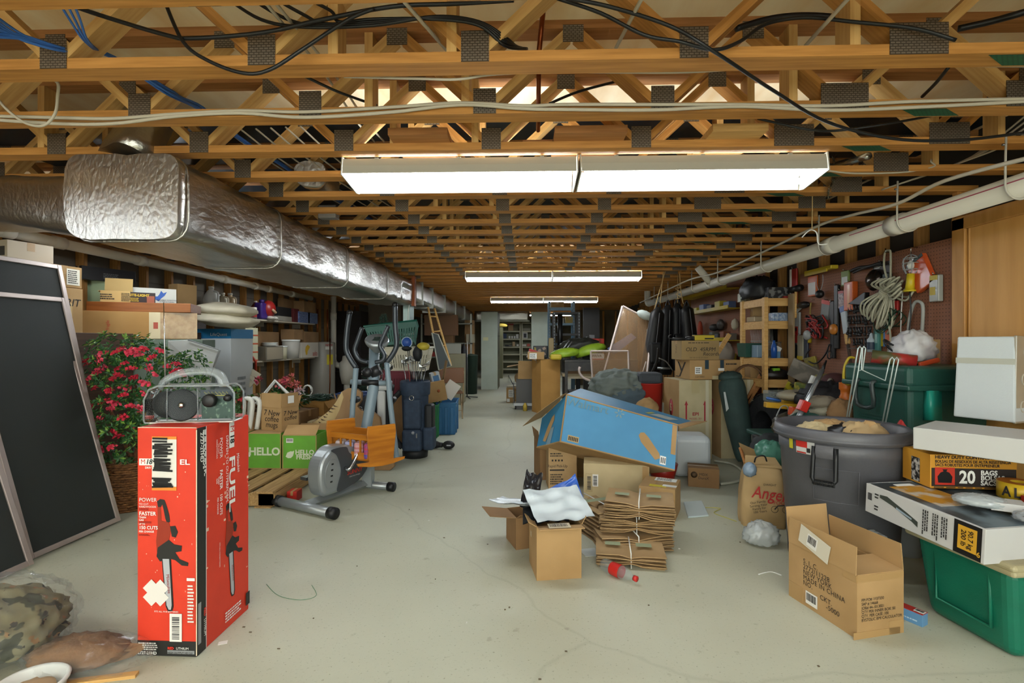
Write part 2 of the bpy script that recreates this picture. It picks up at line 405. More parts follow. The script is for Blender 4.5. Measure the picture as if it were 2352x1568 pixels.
# short wood offcuts lying on the lower chords
for i, (px, py, L_, m_, st) in enumerate([(972, 330, .30, LUM3, 'below a shorter piece, left of the copper pipe'), (955, 306, .1, LUM3, 'on a longer piece, left of the copper pipe'), (1235, 325, .16, LUM3, 'beside the copper pipe'), (1350, 325, .36, LUM3, 'knotty one right of the copper pipe'), (1385, 302, .1, LUM3, 'small one on top of the knotty one'), (1675, 315, .27, LUM2, 'pale one above the right shop light'), (1685, 297, .1, LUM2, 'small one atop another, above the right shop light')]):
    p = P(px, py, 2.63)
    z = ZB + .038 + (.036 if 'on ' in st.split(',')[0] and 'top' in st or st.startswith('on a') or 'small one atop' in st else 0)
    tag(beam('wood_offcut', (p.x - L_ / 2, 2.69, z + .018), (p.x + L_ / 2, 2.69, z + .018), .4 if L_ > .2 else .06, .036, m_), 'wood offcut lying on a truss chord, ' + st, 'wood block', 'wood offcuts on the trusses')
# ================= shop lights
ENAM = K('#aaa596', .35); TUBE = mat('lit_tube', '#eef7ff', .3, emit=19)
TUBE2 = mat('dim_tube', '#eaf5ff', .3, emit=10)
def shop_light(label, x0, x1, Y, H, TUBE=TUBE):
    L_ = x1 - x0
    t = T('shop_light', label, 'light', ((x0 + x1) / 2, Y, H), group='fluorescent shop lights')
    a = L_ / 2
    obj('housing', MB().box((0, 0, -.02), (L_ - .02, .07, .035)), ENAM, t, bev=.006)
    for s_, q in ((-1, ((-.125, -.01), (-.135, -.05), (-.14, -.092))), (1, ((.125, -.01), (.138, -.06), (.145, -.118)))):
        mb = MB(); n = V((0, .0015 * s_, 0))
        for (y0, z0), (y1, z1) in zip(q, q[1:]):
            mb.plate([(-a + .01, y0, z0), (a - .01, y0, z0), (a - .01, y1, z1), (-a + .01, y1, z1)], n)
        obj('reflector', mb, ENAM, t)
        obj('lamp_tube', MB().tube([(-a + .03, s_ * .075, -.09), (a - .03, s_ * .075, -.09)], .0165, 12), TUBE, t)
        mb = MB().prism([(-.145, -.1), (-.13, 0), (.13, 0), (.15, -.12), (.1, -.13), (-.1, -.105)], .006, 0, fmat((s_ * (a - .004) - .003, 0, 0), (0, 1, 0), (0, 0, 1)))
        obj('end_plate', mb, ENAM, t)
    for k in (-.35, 0, .35):
        obj('bracket', MB().box((k * L_, 0, -.008), (.02, .26, .004)), ENAM, t)
    return t
ps = P(800, 360, 2.78).x, P(1325, 360, 2.78).x - .004, P(1325, 360, 2.78).x + .004, P(1875, 360, 2.78).x
H_ = 2.298
shop_light('left shop light of the nearest pair, brightest tube', ps[0], ps[1], 2.8, H_)
shop_light('right shop light of the nearest pair, dimmer tube', ps[2], ps[3], 2.8, H_, TUBE2)
for Y_, xs, nm in ((7.2, (1070, 1268, 1470), 'second'), (11.3, (1127, 1248, 1372), 'third'), (17.2, (1160, 1240, 1322), 'farthest')):
    for k in (0, 1):
        shop_light('%s shop light of the %s pair down the aisle' % (('left', 'right')[k], nm), P(xs[k], 600, Y_).x, P(xs[k + 1], 600, Y_).x, Y_, H_)
for k, Y_ in ((-1.9, -1.4), (-.6, -1.4), (.7, -1.4), (-1.9, -2.8), (.7, -2.8), (-4.1, 1.0), (1.6, .2)):
    shop_light('shop light on the ceiling out of the photo, behind or beside the camera', k, k + 1.24, Y_, H_)
shop_light('shop light hidden behind the large duct over the left aisle', -3.74, -2.5, 4.3, H_)
shop_light('shop light hidden behind the large duct farther down the left aisle', -3.72, -2.48, 7.4, H_)
# ================= foil ducts
def foil_mat():
    m = mat('foil_wrap', '#b6b4ae', .3, 1.0); nt = m.node_tree; N = nt.nodes; L = nt.links; b = N['Principled BSDF']
    tc = N.new('ShaderNodeTexCoord')
    n1 = N.new('ShaderNodeTexNoise'); n1.inputs['Scale'].default_value = 14; n1.inputs['Detail'].default_value = 6; n1.inputs['Roughness'].default_value = .65
    mp = N.new('ShaderNodeMapping'); mp.inputs['Scale'].default_value = (1.6, .45, 1); L.new(tc.outputs['Object'], mp.inputs[0]); L.new(mp.outputs[0], n1.inputs['Vector'])
    n2 = N.new('ShaderNodeTexVoronoi'); n2.feature = 'DISTANCE_TO_EDGE'; n2.inputs['Scale'].default_value = 22; L.new(mp.outputs[0], n2.inputs['Vector'])
    ad = N.new('ShaderNodeMath'); ad.operation = 'ADD'; ml = N.new('ShaderNodeMath'); ml.operation = 'MULTIPLY'; ml.inputs[1].default_value = .6
    L.new(n2.outputs[0], ml.inputs[0]); L.new(n1.outputs[0], ad.inputs[0]); L.new(ml.outputs[0], ad.inputs[1])
    bp = N.new('ShaderNodeBump'); bp.inputs['Strength'].default_value = .35; bp.inputs['Distance'].default_value = .012
    L.new(ad.outputs[0], bp.inputs['Height']); L.new(bp.outputs[0], b.inputs['Normal'])
    return m
FOIL = foil_mat()
def rrect(w, h, r, n=5):
    o = []
    for cx, cz, a0 in ((w / 2 - r, h / 2 - r, 0), (-w / 2 + r, h / 2 - r, 90), (-w / 2 + r, -h / 2 + r, 180), (w / 2 - r, -h / 2 + r, 270)):
        for i in range(n + 1): a = rad(a0 + 90 * i / n); o.append((cx + r * cos(a), cz + r * sin(a)))
    return o
def duct_mb(path, amp=.012, step=.07, rr=.07, seed=0):      # path of (center, w, h), cross-section spans the plane square to the path
    mb = MB(); rings = []
    for i in range(len(path) - 1):
        (a, w0, h0), (b, w1, h1) = path[i], path[i + 1]; a = V(a); b = V(b); L_ = (b - a).length; k = max(2, int(L_ / step))
        for j in range(k + (i == len(path) - 2)):
            t = j / k; rings.append((a.lerp(b, t), w0 + (w1 - w0) * t, h0 + (h1 - h0) * t))
    n = None; m = len(rings)
    for i, (c, w, h) in enumerate(rings):
        d = (rings[min(i + 1, m - 1)][0] - rings[max(i - 1, 0)][0]).normalized()
        side = d.cross(V((0, 0, 1))).normalized() if abs(d.z) < .95 else V((1, 0, 0)); up = side.cross(d)
        pr = rrect(w, h, min(rr, w * .45, h * .45), 4); dense = []
        for a, b in zip(pr, pr[1:] + pr[:1]):
            q = max(1, int(math.hypot(a[0] - b[0], a[1] - b[1]) / .06))
            dense += [(a[0] + (b[0] - a[0]) * s_ / q, a[1] + (b[1] - a[1]) * s_ / q) for s_ in range(q)]
        if n is None: n = len(dense)
        while len(dense) < n: dense.append(dense[-1])
        dense = dense[:n]
        for x, z in dense:
            p = c + side * x + up * z
            q = noise.noise(p * 5 + V((seed, 0, 0))) + .6 * noise.noise(p * 13) + .5 * noise.noise(V((p.x * 22, p.y * 5, p.z * 22)))
            mb.v.append(p + (side * x + up * z).normalized() * q * amp)
    for i in range(m - 1):
        for j in range(n): mb.f.append([i * n + j, i * n + (j + 1) % n, (i + 1) * n + (j + 1) % n, (i + 1) * n + j])
    mb.f.append(list(range(n - 1, -1, -1))); mb.f.append(list(range((m - 1) * n, m * n)))
    mb.m = [0] * len(mb.f); mb.s = [True] * (len(mb.f) - 2) + [False] * 2
    return mb
du = T('air_duct', 'large foil-wrapped rectangular duct running along the left under the trusses', 'duct')
obj('duct_body', duct_mb([((-2.08, 2.5, 2.045), .6, .43), ((-2.08, 5.0, 2.05), .6, .42), ((-2.05, 7.7, 2.06), .56, .40)], rr=.075), FOIL, du)
for y in (2.56, 3.55, 4.9, 6.3):
    s_ = MB(); pr = rrect(.62, .44, .1, 4); z0 = 2.045 + (y - 2.5) * .004
    s_.tube([(-2.08 + x, y, z0 + z) for x, z in pr], .006, 6, 0, closed=True)
    obj('seam', s_, FOIL, du)
obj('branch', duct_mb([((-2.3, 2.86, 2.04), .4, .36), ((-3.0, 2.92, 2.12), .4, .27), ((-4.1, 3.0, 2.15), .4, .25)], seed=3), FOIL, du)
t = T('air_duct', 'smaller foil-wrapped duct continuing past the large one to the far end', 'duct')
obj('duct_body', duct_mb([((-1.98, 7.8, 2.1), .46, .34), ((-1.98, 16.2, 2.1), .46, .34)], step=.12), FOIL, t)
for y in (8.3, 9.2, 10.6, 12.2, 14): obj('strap', MB().box((-1.98, y, 2.1), (.5, .03, .38)), K('#8d8d88', .35, metal=1), t)
tag(obj('air_duct', duct_mb([((-1.7, 16.4, 2.12), .4, .34), ((.1, 16.4, 2.12), .4, .34)], step=.1, seed=8), FOIL), 'far foil duct crossing the room behind the pale cabinet panels', 'duct')
tag(obj('air_duct', duct_mb([((-2.15, 2.62, 2.28), .34, .2), ((-2.1, 2.72, 2.55), .3, .2)], seed=4, rr=.09), FOIL), 'foil branch duct rising between the trusses above the large duct', 'duct')
tag(obj('air_duct', duct_mb([((-1.45, 3.3, 2.42), .2, .16), ((-1.5, 3.7, 2.46), .2, .16)], seed=5, rr=.08), FOIL), 'short foil duct lying above the chord beside the large duct', 'duct')
tag(obj('air_duct', MB().box((-2.05, 8.6, 1.45), (.12, .3, 1.2)), K('#8fa09a', .3, metal=.8), bev=.004), 'bare galvanized upright duct behind the green laundry basket', 'duct')
tag(obj('duct_trim_board', MB().box((-1.76, 7.72, 2.08), (.05, .1, .46)), K('#9c4f22', .5)), 'reddish board at the joint where the ducts meet', 'board')
# ================= pipes
PVC = K('#c9c4b4', .35); PVC2 = K('#bdb8aa', .4)
t = T('drain_pipe', 'thick white plastic drain pipe hung along the right wall', 'pipe')
obj('pipe_run', MB().tube([(2.4, 1.3, 2.06), (2.4, 9.8, 2.045)], .057, 20), PVC, t)
for y in (3.3, 4.0, 6.55): obj('coupling', MB().tube([(2.4, y - .05, 2.056), (2.4, y + .05, 2.056)], .066, 20), PVC, t)
obj('elbow', MB().tube(smooth([(2.4, 9.78, 2.045), (2.4, 9.95, 2.06), (2.4, 10.0, 2.2), (2.4, 10.0, 2.4)]), .06, 16), PVC, t)
obj('branch', MB().tube([(2.36, 6.5, 2.06), (2.2, 6.5, 2.26)], .045, 14), PVC, t)
obj('pipe_print', MB().box((2.343, 2.9, 2.07), (.001, 1.6, .006)), K('#a4485a', .5), t)
hang = None
for i, px in enumerate((2308, 2065, 1887, 1755, 1655, 1595, 1540, 1508)):
    Y = 2.4 * F / (px - 1210)
    if hang is None:
        hang = T('pipe_hanger', '', 'hanger', (2.4, Y, 2.06), group='hangers under the drain pipe')
        mb = MB().tube([(-.062, 0, .25), (-.066, 0, .1), (-.066, 0, 0)] + [(-.066 * cos(a), 0, -.066 * sin(a)) for a in [PI * k / 8 for k in range(1, 8)]] + [(.066, 0, .03)], .011, 6, sq=.5)
        obj('strap', mb, PVC2, hang); obj('screw', MB().tube([(-.08, 0, .2), (-.06, 0, .2)], .006), K('#777777', .3, metal=1), hang); h = hang
    else: h = copy_tree(hang, (2.4, Y, 2.06))
    h['label'] = 'grey strap hanger holding the right drain pipe, %s from the camera' % ['nearest', 'second', 'third', 'fourth', 'fifth', 'sixth', 'seventh', 'farthest'][i]
t = T('waste_pipe', 'white plastic pipe along the left wall below the duct', 'pipe')
obj('pipe_run', MB().tube([(-4.2, 2.6, 2.2), (-4.2, 9.6, 2.14)], .046, 16), PVC, t)
for y in (3.9, 4.35, 5.3, 6.8, 7.6, 8.0, 8.8): obj('coupling', MB().tube([(-4.2, y - .05, 2.2 - (y - 2.6) * .0085), (-4.2, y + .05, 2.2 - (y - 2.6) * .0085)], .056, 16), PVC, t)
COP = K('#8a4a2c', .3, metal=1)
tag(obj('copper_pipe', MB().tube([P(1250, 0, 2.05), P(1238, 120, 2.1), P(1236, 300, 2.62)], .011, 10), COP), 'copper water pipe rising between the near trusses', 'pipe')
# ================= left foreground
def pcarton(label, x0, y0, x1, y1, Y, dep, m=None, flaps=None, **k):   # Y: one depth, or the depths of the left and right edges of the face
    Y0, Y1 = Y if isinstance(Y, tuple) else (Y, Y)
    a, b = P(x0, y1, Y0), P(x1, y1, Y1); b.z = a.z; h = P(x0, y0, Y0).z - a.z; d = ((b - a).length, dep, h)
    rz = math.atan2(b.y - a.y, b.x - a.x); c = (a + b) / 2 + V((-sin(rz), cos(rz), 0)) * dep / 2
    t = carton(label, c, rz + k.pop('rz', 0), d, m, flaps, **k); return t, d
def fdec(t, d, u, v, w, h, m, side='f', rot=0, name='label'): return decal(t, FM(side, d, u, v, rot), w, h, m, name)
# ---- window screens leaning against the left wall stack
ALU = mat('screen_frame', '#a79a94', .45, .6, bump=.02); 
def mesh_mat():
    m = mat('insect_screen', '#262b29', .7, alpha=.93, bump=.25, bs=500); return m
SCR = mesh_mat()
def screen(label, y0, y1, ln, xb, xt, zt, bars=(), cat='window screen'):
    t = T('window_screen', label, cat, (0, 0, 0), group='window screens leaning at the left')
    up = V((xt - xb, 0, zt)); L_ = up.length; u = up.normalized(); n = V((u.z, 0, -u.x))
    def q(a, s_): return V((xb, y0 + (y1 - y0) * a, 0.012)) + u * s_
    w = .032
    e = w / (y1 - y0)
    def rail(nm, a0, s0, a1, s1): obj(nm, MB().plate([q(a0, s0), q(a1, s0), q(a1, s1), q(a0, s1)], n * .018), ALU, t, bev=.003)
    rail('frame_stile', 0, 0, e, L_); rail('frame_stile', 1 - e, 0, 1, L_)
    rail('frame_rail', e, 0, 1 - e, w); rail('frame_rail', e, L_ - w, 1 - e, L_)
    for b in bars: rail('frame_rail', e, b - w / 3, 1 - e, b + w / 3)
    m0 = [q(e * .8, w * .8), q(1 - e * .8, w * .8), q(1 - e * .8, L_ - w * .8), q(e * .8, L_ - w * .8)]
    obj('mesh', MB().plate([p + n * .007 for p in m0], n * .002), SCR, t)
    return t
screen('front window screen, shortest of the leaning stack, dark mesh', 2.84, 3.50, 1.4, -2.93, -3.30, 1.29)
screen('middle window screen, taller than the front one, in the leaning stack', 2.84, 3.52, 1.6, -2.97, -3.36, 1.60)
screen('rear window screen, tallest of the leaning stack at the left', 2.84, 3.54, 1.8, -3.01, -3.41, 1.84)
screen('nearest narrow window screen at the left photo edge', 2.42, 2.80, 1.8, -2.86, -3.26, 1.2)
# ---- tall red tool carton
REDC = mat('red_carton', '#d33a22', .5, col2='#c8341e', ns=6, bump=.03, bs=14)
d = (.255, .372, .945)
t = T('tool_carton', 'tall red chainsaw carton standing upright with a clear radio on top', 'box', (-1.484, 2.206, 0), rad(-1))
obj('box_body', box_body(d, open_=False), REDC, t, bev=.004)
KB = K('#20211f', .5); OR = K('#8f2c14', .5); CHR = K('#a9acb0', .5)
obj('black_band', MB().box((.128, -.158, .472), (.0016, .056, .94)), KB, t)
obj('black_band', MB().box((0, -.1864, .032), (.252, .0016, .062)), KB, t)
obj('white_line', MB().box((.1282, -.129, .472), (.0016, .003, .94)), WHT, t)
obj('worn_edge', MB().box((.1265, -.1855, .47), (.004, .004, .93)).box((0, -.185, .944), (.25, .003, .003)), K('#c9b9a0', .8), t)
def saw(side, u, v, k, rot=0):
    M = FM(side, d, u, v, rot)
    sh = [(KB, [(-.03, .2), (-.034, .225), (-.02, .235), (0, .232), (.012, .2), (.022, .165), (.026, .135), (.012, .128), (.004, .15), (-.004, .19), (-.01, .212), (-.016, .2)]),
          (OR, [(-.032, .2), (-.018, .2), (-.014, .14), (.02, .132), (.03, .1), (.02, .05), (.03, .01), (-.035, .0), (-.038, .05), (-.03, .12)]),
          (KB, [(.026, .115), (.05, .118), (.062, .09), (.052, .065), (.034, .07)]), (KB, [(-.03, .02), (.02, .055), (.045, .035), (.08, .03), (.078, .005), (.05, -.0), (.07, -.03), (.11, -.045), (.108, -.06), (.08, -.058), (.05, -.035), (.03, -.03), (-.02, -.042), (-.036, -.02)]),
          (K('#191919', .5), [(-.012, -.03), (.03, -.03), (.042, -.24), (.036, -.262), (.016, -.262), (.006, -.24)]), (CHR, [(-.008, -.03), (.022, -.03), (.034, -.235), (.03, -.255), (.02, -.255), (.01, -.235)])]
    for i, (m, pl) in enumerate(sh):
        obj('printed_picture', MB().prism([(x * k, y * k) for x, y in pl], .0004 + i * .0001), m, t, M=M)
    txt('Milwaukee', t, M @ Matrix.Translation((.02 * k, -.14 * k, .001)) @ Matrix.Rotation(rad(-84), 4, 'Z'), .02 * k, K('#8f1c14', .5), bold=.01)
saw('f', -.01, .43, .93); saw('r', .035, .36, .88)
fdec(t, d, -.01, .80, .105, .208, K('#d2cfc6', .5)); fdec(t, d, -.01, .693, .105, .016, K('#d9822e', .5)); fdec(t, d, -.01, .902, .105, .012, K('#d9822e', .5))
mb = MB(); r = random.Random(4)
for z in [.9, .888, .875, .868, .86, .85, .843, .835, .826, .815, .806, .8, .792, .785, .778, .77, .735, .728, .722, .715, .71, .705, .7]:
    x0 = -.05 + r.uniform(0, .012); x1 = .032 + r.uniform(-.02, .012); y_ = r.uniform(-.004, .004)
    mb.plate([(x0, z - .004, .0012), (x1, z - .004 + y_, .0012), (x1, z + .004 + y_, .0012), (x0, z + .004, .0012)], (0, 0, .0005))
obj('marker_scribble', mb, K('#141414', .6), t, M=FM('f', d, -.01, 0) @ Matrix.Translation((0, 0, .004)))
fdec(t, d, -.088, .802, .058, .028, WHT); txt('M', t, FM('f', d, -.1, .802), .028, K('#c23420', .5), bold=.03); txt('18', t, FM('f', d, -.075, .802), .028, KB, bold=.03, shear=.2)
txt('EL', t, FM('f', d, .078, .802), .03, WHT, bold=.02, sx=1.5); txt('DRIV', t, FM('f', d, -.078, .778), .012, WHT, bold=.02)
for s_, v, z in (('POWER', .645, .022), ('TO CUT\nHARDWOODS', .622, .011), ('FASTER', .588, .022), ('THAN\nGAS', .567, .011), ('150 CUTS', .53, .019), ('UP TO', .545, .009), ('PER CHARGE', .514, .011)):
    txt(s_, t, FM('f', d, -.117, v), z, WHT, align='LEFT', bold=.02)
for v in (.606, .552, .5): lines(t, FM('f', d, -.092, v), .05, .008, K('#7d2014', .6), 2, seed=int(v * 99))
for a in (rad(45), rad(-45)): decal(t, FM('f', d, -.045, .262, a), .105, .052, K('#d6d2cb', .6))
txt('FITS ALL M18 BATTERIES', t, FM('f', d, 0, .185), .0095, WHT, bold=.02)
barcode(t, FM('f', d, .04, .12), .052, .115, vert=True)
obj('printed_strip', MB().box((0, 0, .0003), (.034, .19, .0005)), K('#c23a24', .5), t, M=FM('f', d, .104, .225)); lines(t, FM('f', d, .104, .22), .026, .16, WHT, 12, seed=3)
fdec(t, d, .104, .32, .034, .012, WHT)
txt('RED', t, FM('f', d, .028, .036) @ Matrix.Translation((-.008, 0, .0016)), .014, K('#d8301c', .5), bold=.03); txt('LITHIUM', t, FM('f', d, .07, .036) @ Matrix.Translation((0, 0, .0016)), .014, WHT, bold=.02)
obj('printed_strip', MB().box((.06, -.1874, .018), (.115, .0006, .014)), K('#8c8f90', .5), t); txt('HIGH OUTPUT HD12.0', t, FM('f', d, .06, .018) @ Matrix.Translation((0, 0, .002)), .0105, KB, bold=.02)
lines(t, FM('f', d, -.075, .042) @ Matrix.Translation((0, 0, .0016)), .085, .034, WHT, 4, seed=9); txt('2727-21HD', t, FM('f', d, -.08, .014) @ Matrix.Translation((0, 0, .0016)), .017, WHT, bold=.03)
rr_ = lambda u, v: FM('r', d, u, v, -PI / 2)
fdec(t, d, .044, .872, .115, .036, WHT, 'r', PI / 2); txt('M', t, rr_(.044, .9) @ Matrix.Translation((0, 0, .001)), .042, K('#c23420', .5), bold=.03); txt('18', t, rr_(.044, .855) @ Matrix.Translation((0, 0, .001)), .042, KB, bold=.03)
txt('FUEL', t, rr_(.044, .652), .06, WHT, bold=.02, sx=1.95); txt('DRIVEN TO OUTPERFORM.', t, rr_(.008, .725), .024, WHT, bold=.02, sx=1.05)
txt('Milwaukee', t, rr_(.092, .735) @ Matrix.Rotation(rad(6), 4, 'Z'), .03, WHT, bold=.01, shear=.2, sx=.7)
for s_, v, z in (('POWER', .83, .026), ('FASTER', .69, .026), ('150 CUTS', .58, .022)): txt(s_, t, rr_(-.035, v), z, WHT, bold=.02)
for s_, v in (('TO CUT\nHARDWOODS', .83), ('THAN\nGAS', .69), ('PER CHARGE', .58)): txt(s_, t, rr_(-.058, v), .0125, WHT, bold=.015)
txt('FITS ALL M18 BATTERIES', t, rr_(-.045, .36), .01, WHT, bold=.02)
txt('2727-21HD', t, rr_(-.165, .86) @ Matrix.Translation((0, 0, .001)), .026, WHT, bold=.02); lines(t, rr_(-.148, .83) @ Matrix.Translation((0, 0, .001)), .2, .02, WHT, 3, seed=5)
txt('RED', t, rr_(-.145, .165) @ Matrix.Translation((0, 0, .001)), .019, K('#d8301c', .5), bold=.03); txt('LITHIUM', t, rr_(-.145, .1) @ Matrix.Translation((0, 0, .001)), .019, WHT, bold=.02)
obj('printed_strip', MB().box((.1292, -.171, .13), (.0006, .018, .17)), K('#8c8f90', .5), t)
lines(t, FM('r', d, .06, .06), .13, .05, WHT, 4, seed=12); fdec(t, d, .17, .06, .03, .06, KB, 'r')
mb = MB(); r = random.Random(8)
for i in range(46):
    s_ = r.random(); x = r.uniform(-.12, .12); z = r.uniform(.02, .93)
    if s_ < .45: mb.box((x, -.1868, z), (r.uniform(.001, .004), .0006, r.uniform(.001, .007)))
    else: mb.box((.1282, r.choice([-.128, .18, .0, -.12]) + r.uniform(-.01, .01), r.choice([.6, .62, .5, r.uniform(.1, .9)])), (.0006, r.uniform(.002, .016), r.uniform(.002, .014)))
obj('scuff_marks', mb, K('#dcb9a2', .8), t)['kind'] = 'stuff'
# ---- clear radio standing on the red carton
CLR = mat('clear_plastic', '#e4eaec', .03, trans=1, ior=1.12); CLE = mat('clear_edge', '#9aa3a6', .08, alpha=.5, spec=1)
t = T('radio', 'clear see-through portable radio with raised antenna on the red carton', 'radio', (-1.49, 2.20, .945), rad(9))
prof = [(-.185, .01), (-.18, 0), (.175, 0), (.185, .012), (.185, .125), (.17, .15), (.155, .16), (-.13, .16), (-.165, .145), (-.185, .1)]
mb = MB().prism(prof, .105, 0, fmat((0, .052, 0), (1, 0, 0), (0, 0, 1)))
obj('case', mb, CLR, t, bev=.012, seg=3)
for y_ in (-.05, .05): obj('case_edge', MB().tube([(x, y_, z) for x, z in prof], .0045, 6, closed=True), CLE, t)
obj('case_edge', MB().tube([(-.09, -.052, .01), (-.09, -.052, .15)], .003, 6).tube([(.035, -.052, .01), (.035, -.052, .15)], .003, 6), CLE, t)
hp = smooth([(-.145, 0, .15), (-.12, 0, .185), (-.05, 0, .215), (.05, 0, .222), (.1, 0, .205), (.12, 0, .165), (.125, 0, .15)], 5)
obj('handle', MB().tube(hp, .014, 10, sq=1.6), CLE, t)
obj('speaker', MB().lathe([(.001, 0), (.012, .004), (.03, -.002), (.064, .012), (.07, .012), (.07, -.004), (.03, -.04), (.001, -.04)], 28, 0, fmat((-.035, -.036, .075), (1, 0, 0), (0, 0, 1))), K('#23282b', .5), t)
obj('speaker_cap', MB().ball((-.035, -.048, .075), (.014, .008, .014)), K('#b9b9b2', .15, metal=1), t)
obj('rear_speaker', MB().lathe([(.06, 0), (.06, .02), (.03, .04), (.001, .04)], 24, 0, fmat((-.115, .02, .075), (1, 0, 0), (0, 0, 1))), K('#1c1f20', .5), t)
obj('circuit_board', MB().box((.11, -.03, .07), (.135, .003, .115)), mat('circuit_green', '#24493a', .4, col2='#7d9a7f', ns=60, lo=.55, hi=.7), t)
obj('dial_panel', MB().box((.11, -.042, .122), (.135, .003, .038)), K('#24323c', .4), t)
mb = MB()
for i in range(20): mb.box((.06 + i * .005, -.0445, .13 - .004 * (i % 3)), (.0012, .001, .006))
mb.box((.105, -.0445, .116), (.09, .001, .0025)); obj('dial_scale', mb, K('#c9bf3e', .5), t)
obj('tuning_knob', MB().lathe([(.03, 0), (.028, .016), (.022, .02), (.001, .02)], 20, 0, fmat((.085, -.05, .095), (1, 0, 0), (0, 0, 1))), BLK, t)
obj('volume_knob', MB().lathe([(.016, 0), (.014, .012), (.001, .012)], 16, 0, fmat((.158, -.05, .105), (1, 0, 0), (0, 0, 1))), BLK, t)
for x, z in ((-.15, .015), (.03, .015), (-.15, .14), (.15, .02)): obj('post', MB().tube([(x, -.04, z), (x, .04, z)], .004, 8), CLR, t)
obj('base_sheet', MB().box((.01, 0, -.0), (.34, .11, .004)), K('#d7cfc6', .3), t)
obj('antenna', MB().tube([(-.135, .02, .15), (-.138, .02, .36), (-.142, .02, .53)], [.0035, .0028, .0018], 8), K('#c9ccce', .15, metal=1), t)
# ---- flowering plant in a wicker pot
WICK = mat('wicker', '#8a5c30', .65, col2='#5a3718', ns=26, stretch=(1, 1, 2.6), bump=.9, bs=60)
pb = V((-3.1, 3.82, 0))
t = T('potted_azalea', 'artificial azalea with red blossoms in a wicker pot behind the red carton', 'plant', pb)
mb = MB()
mb.lathe([(.132, 0), (.144, .36)], 32, caps=False)
for k in range(20):
    z = .01 + k * .018; mb.tube([((.14 + .012 * z / .36 + .007 * sin(j * PI / 2 + k * PI)) * cos(2 * PI * j / 72), (.14 + .012 * z / .36 + .007 * sin(j * PI / 2 + k * PI)) * sin(2 * PI * j / 72), z) for j in range(72)], .0095, 5, closed=True)
mb.lathe([(.15, .358), (.158, .366), (.15, .374), (.135, .368), (.13, .3), (.001, .3)], 32, caps=False); mb.lathe([(.142, .0), (.001, .001)], 32, caps=False)
obj('wicker_pot', mb, WICK, t)
obj('moss', lump((0, 0, .315), (.13, .13, .03), 2, .3, 4, 20, 10), K('#9c8f72', .9), t)
TRK = mat('trunk_bark', '#6e4526', .8, col2='#4a2c17', ns=12, bump=.4)
for p in ([(0, 0, .3), (.05, .0, .45), (.02, 0, .6), (.06, .02, .8), (.02, 0, 1.0)], [(.03, .02, .3), (.12, .0, .42), (.2, .02, .6), (.3, 0, .8), (.36, 0, .95)], [(.02, -.02, .4), (-.06, -.03, .6), (-.14, -.02, .75), (-.16, 0, .95)], [(.05, 0, .6), (.15, -.05, .75), (.1, -.1, .95)]):
    obj('branch', MB().tube(smooth(p, 4), [.022 - .015 * i / (4 * (len(p) - 1)) for i in range(4 * (len(p) - 1) + 1)], 7), TRK, t)
r = random.Random(21); mb = MB(); tips = []
cl = [(.1, 0, 1.0, .3), (-.12, -.05, .95, .25), (.33, -.02, .97, .26), (.45, 0, 1.08, .16), (-.2, -.1, .62, .22), (.1, -.15, .72, .28), (-.22, -.1, .38, .15), (.28, -.1, .7, .22), (-.05, -.1, 1.18, .2), (.15, -.05, 1.2, .15), (-.02, -.15, .5, .2)]
for i in range(430):
    c = r.choice(cl); dv = V((r.gauss(0, 1), r.gauss(0, 1), r.gauss(0, 1))).normalized() * c[3] * r.uniform(.55, 1.05); dv.y *= .8
    p = V(c[:3]) + dv; tips.append((p, dv.normalized()))
    for k in range(9):
        a = 2 * PI * k / 9 + r.random(); up = (dv.normalized() + V((0, 0, .35))).normalized(); s1 = up.orthogonal().normalized(); s2 = up.cross(s1)
        o_ = (s1 * cos(a) + s2 * sin(a)); ld = (o_ + up * r.uniform(-.1, .7)).normalized(); w = ld.cross(up); w = w.normalized() if w.length > .01 else s1
        L_ = r.uniform(.03, .05); q = p + up * r.uniform(-.03, .02); nn = w.cross(ld)
        mb.add([q, q + ld * L_ * .5 + w * L_ * .24 + nn * .003, q + ld * L_, q + ld * L_ * .5 - w * L_ * .24 + nn * .003, q + ld * L_ * .5 - nn * .004], [(0, 1, 4), (1, 2, 4), (2, 3, 4), (3, 0, 4)], 0 if r.random() < .8 else 1)
obj('foliage', mb, [K('#2f5a2c', .5), K('#6d8f38', .5)], t)
fl = []
for k in range(2):
    mb = MB()
    for b in range(4):
        bc = V((r.uniform(-.022, .022), r.uniform(-.018, .018), r.uniform(-.015, .015)))
        for j in range(6):
            a = 2 * PI * j / 6 + b; dd = V((cos(a), sin(a) * .9, .5 * sin(a * 2) + .35)).normalized(); w = dd.cross(V((.2, .9, .3))).normalized()
            mb.add([bc, bc + dd * .016 + w * .011, bc + dd * .027 + V((0, 0, -.004)), bc + dd * .016 - w * .011], [(0, 1, 2, 3)], 0, True)
    fl.append(mb)
fm = [obj('blossom', fl[k], K(['#c2283e', '#d24058'][k], .55), t) for k in (0, 1)]
fp = [(203, 828), (225, 826), (265, 808), (300, 808), (325, 800), (368, 805), (352, 818), (405, 835), (412, 848), (418, 858), (398, 852), (232, 845), (258, 868), (205, 868), (275, 862), (340, 845), (310, 865), (355, 860), (218, 890), (195, 880), (250, 895), (288, 890), (240, 920), (262, 925), (285, 905), (190, 915), (208, 930), (256, 938), (300, 930), (320, 940), (345, 930), (185, 970), (205, 965), (230, 960), (190, 1062), (200, 1055), (210, 1068), (195, 1072), (280, 955), (215, 1000), (205, 1015), (232, 1030), (260, 990), (300, 980), (270, 1000), (330, 905), (305, 845), (240, 812), (286, 832), (330, 880), (255, 1025), (222, 855), (268, 845), (315, 812), (278, 800), (385, 842)]
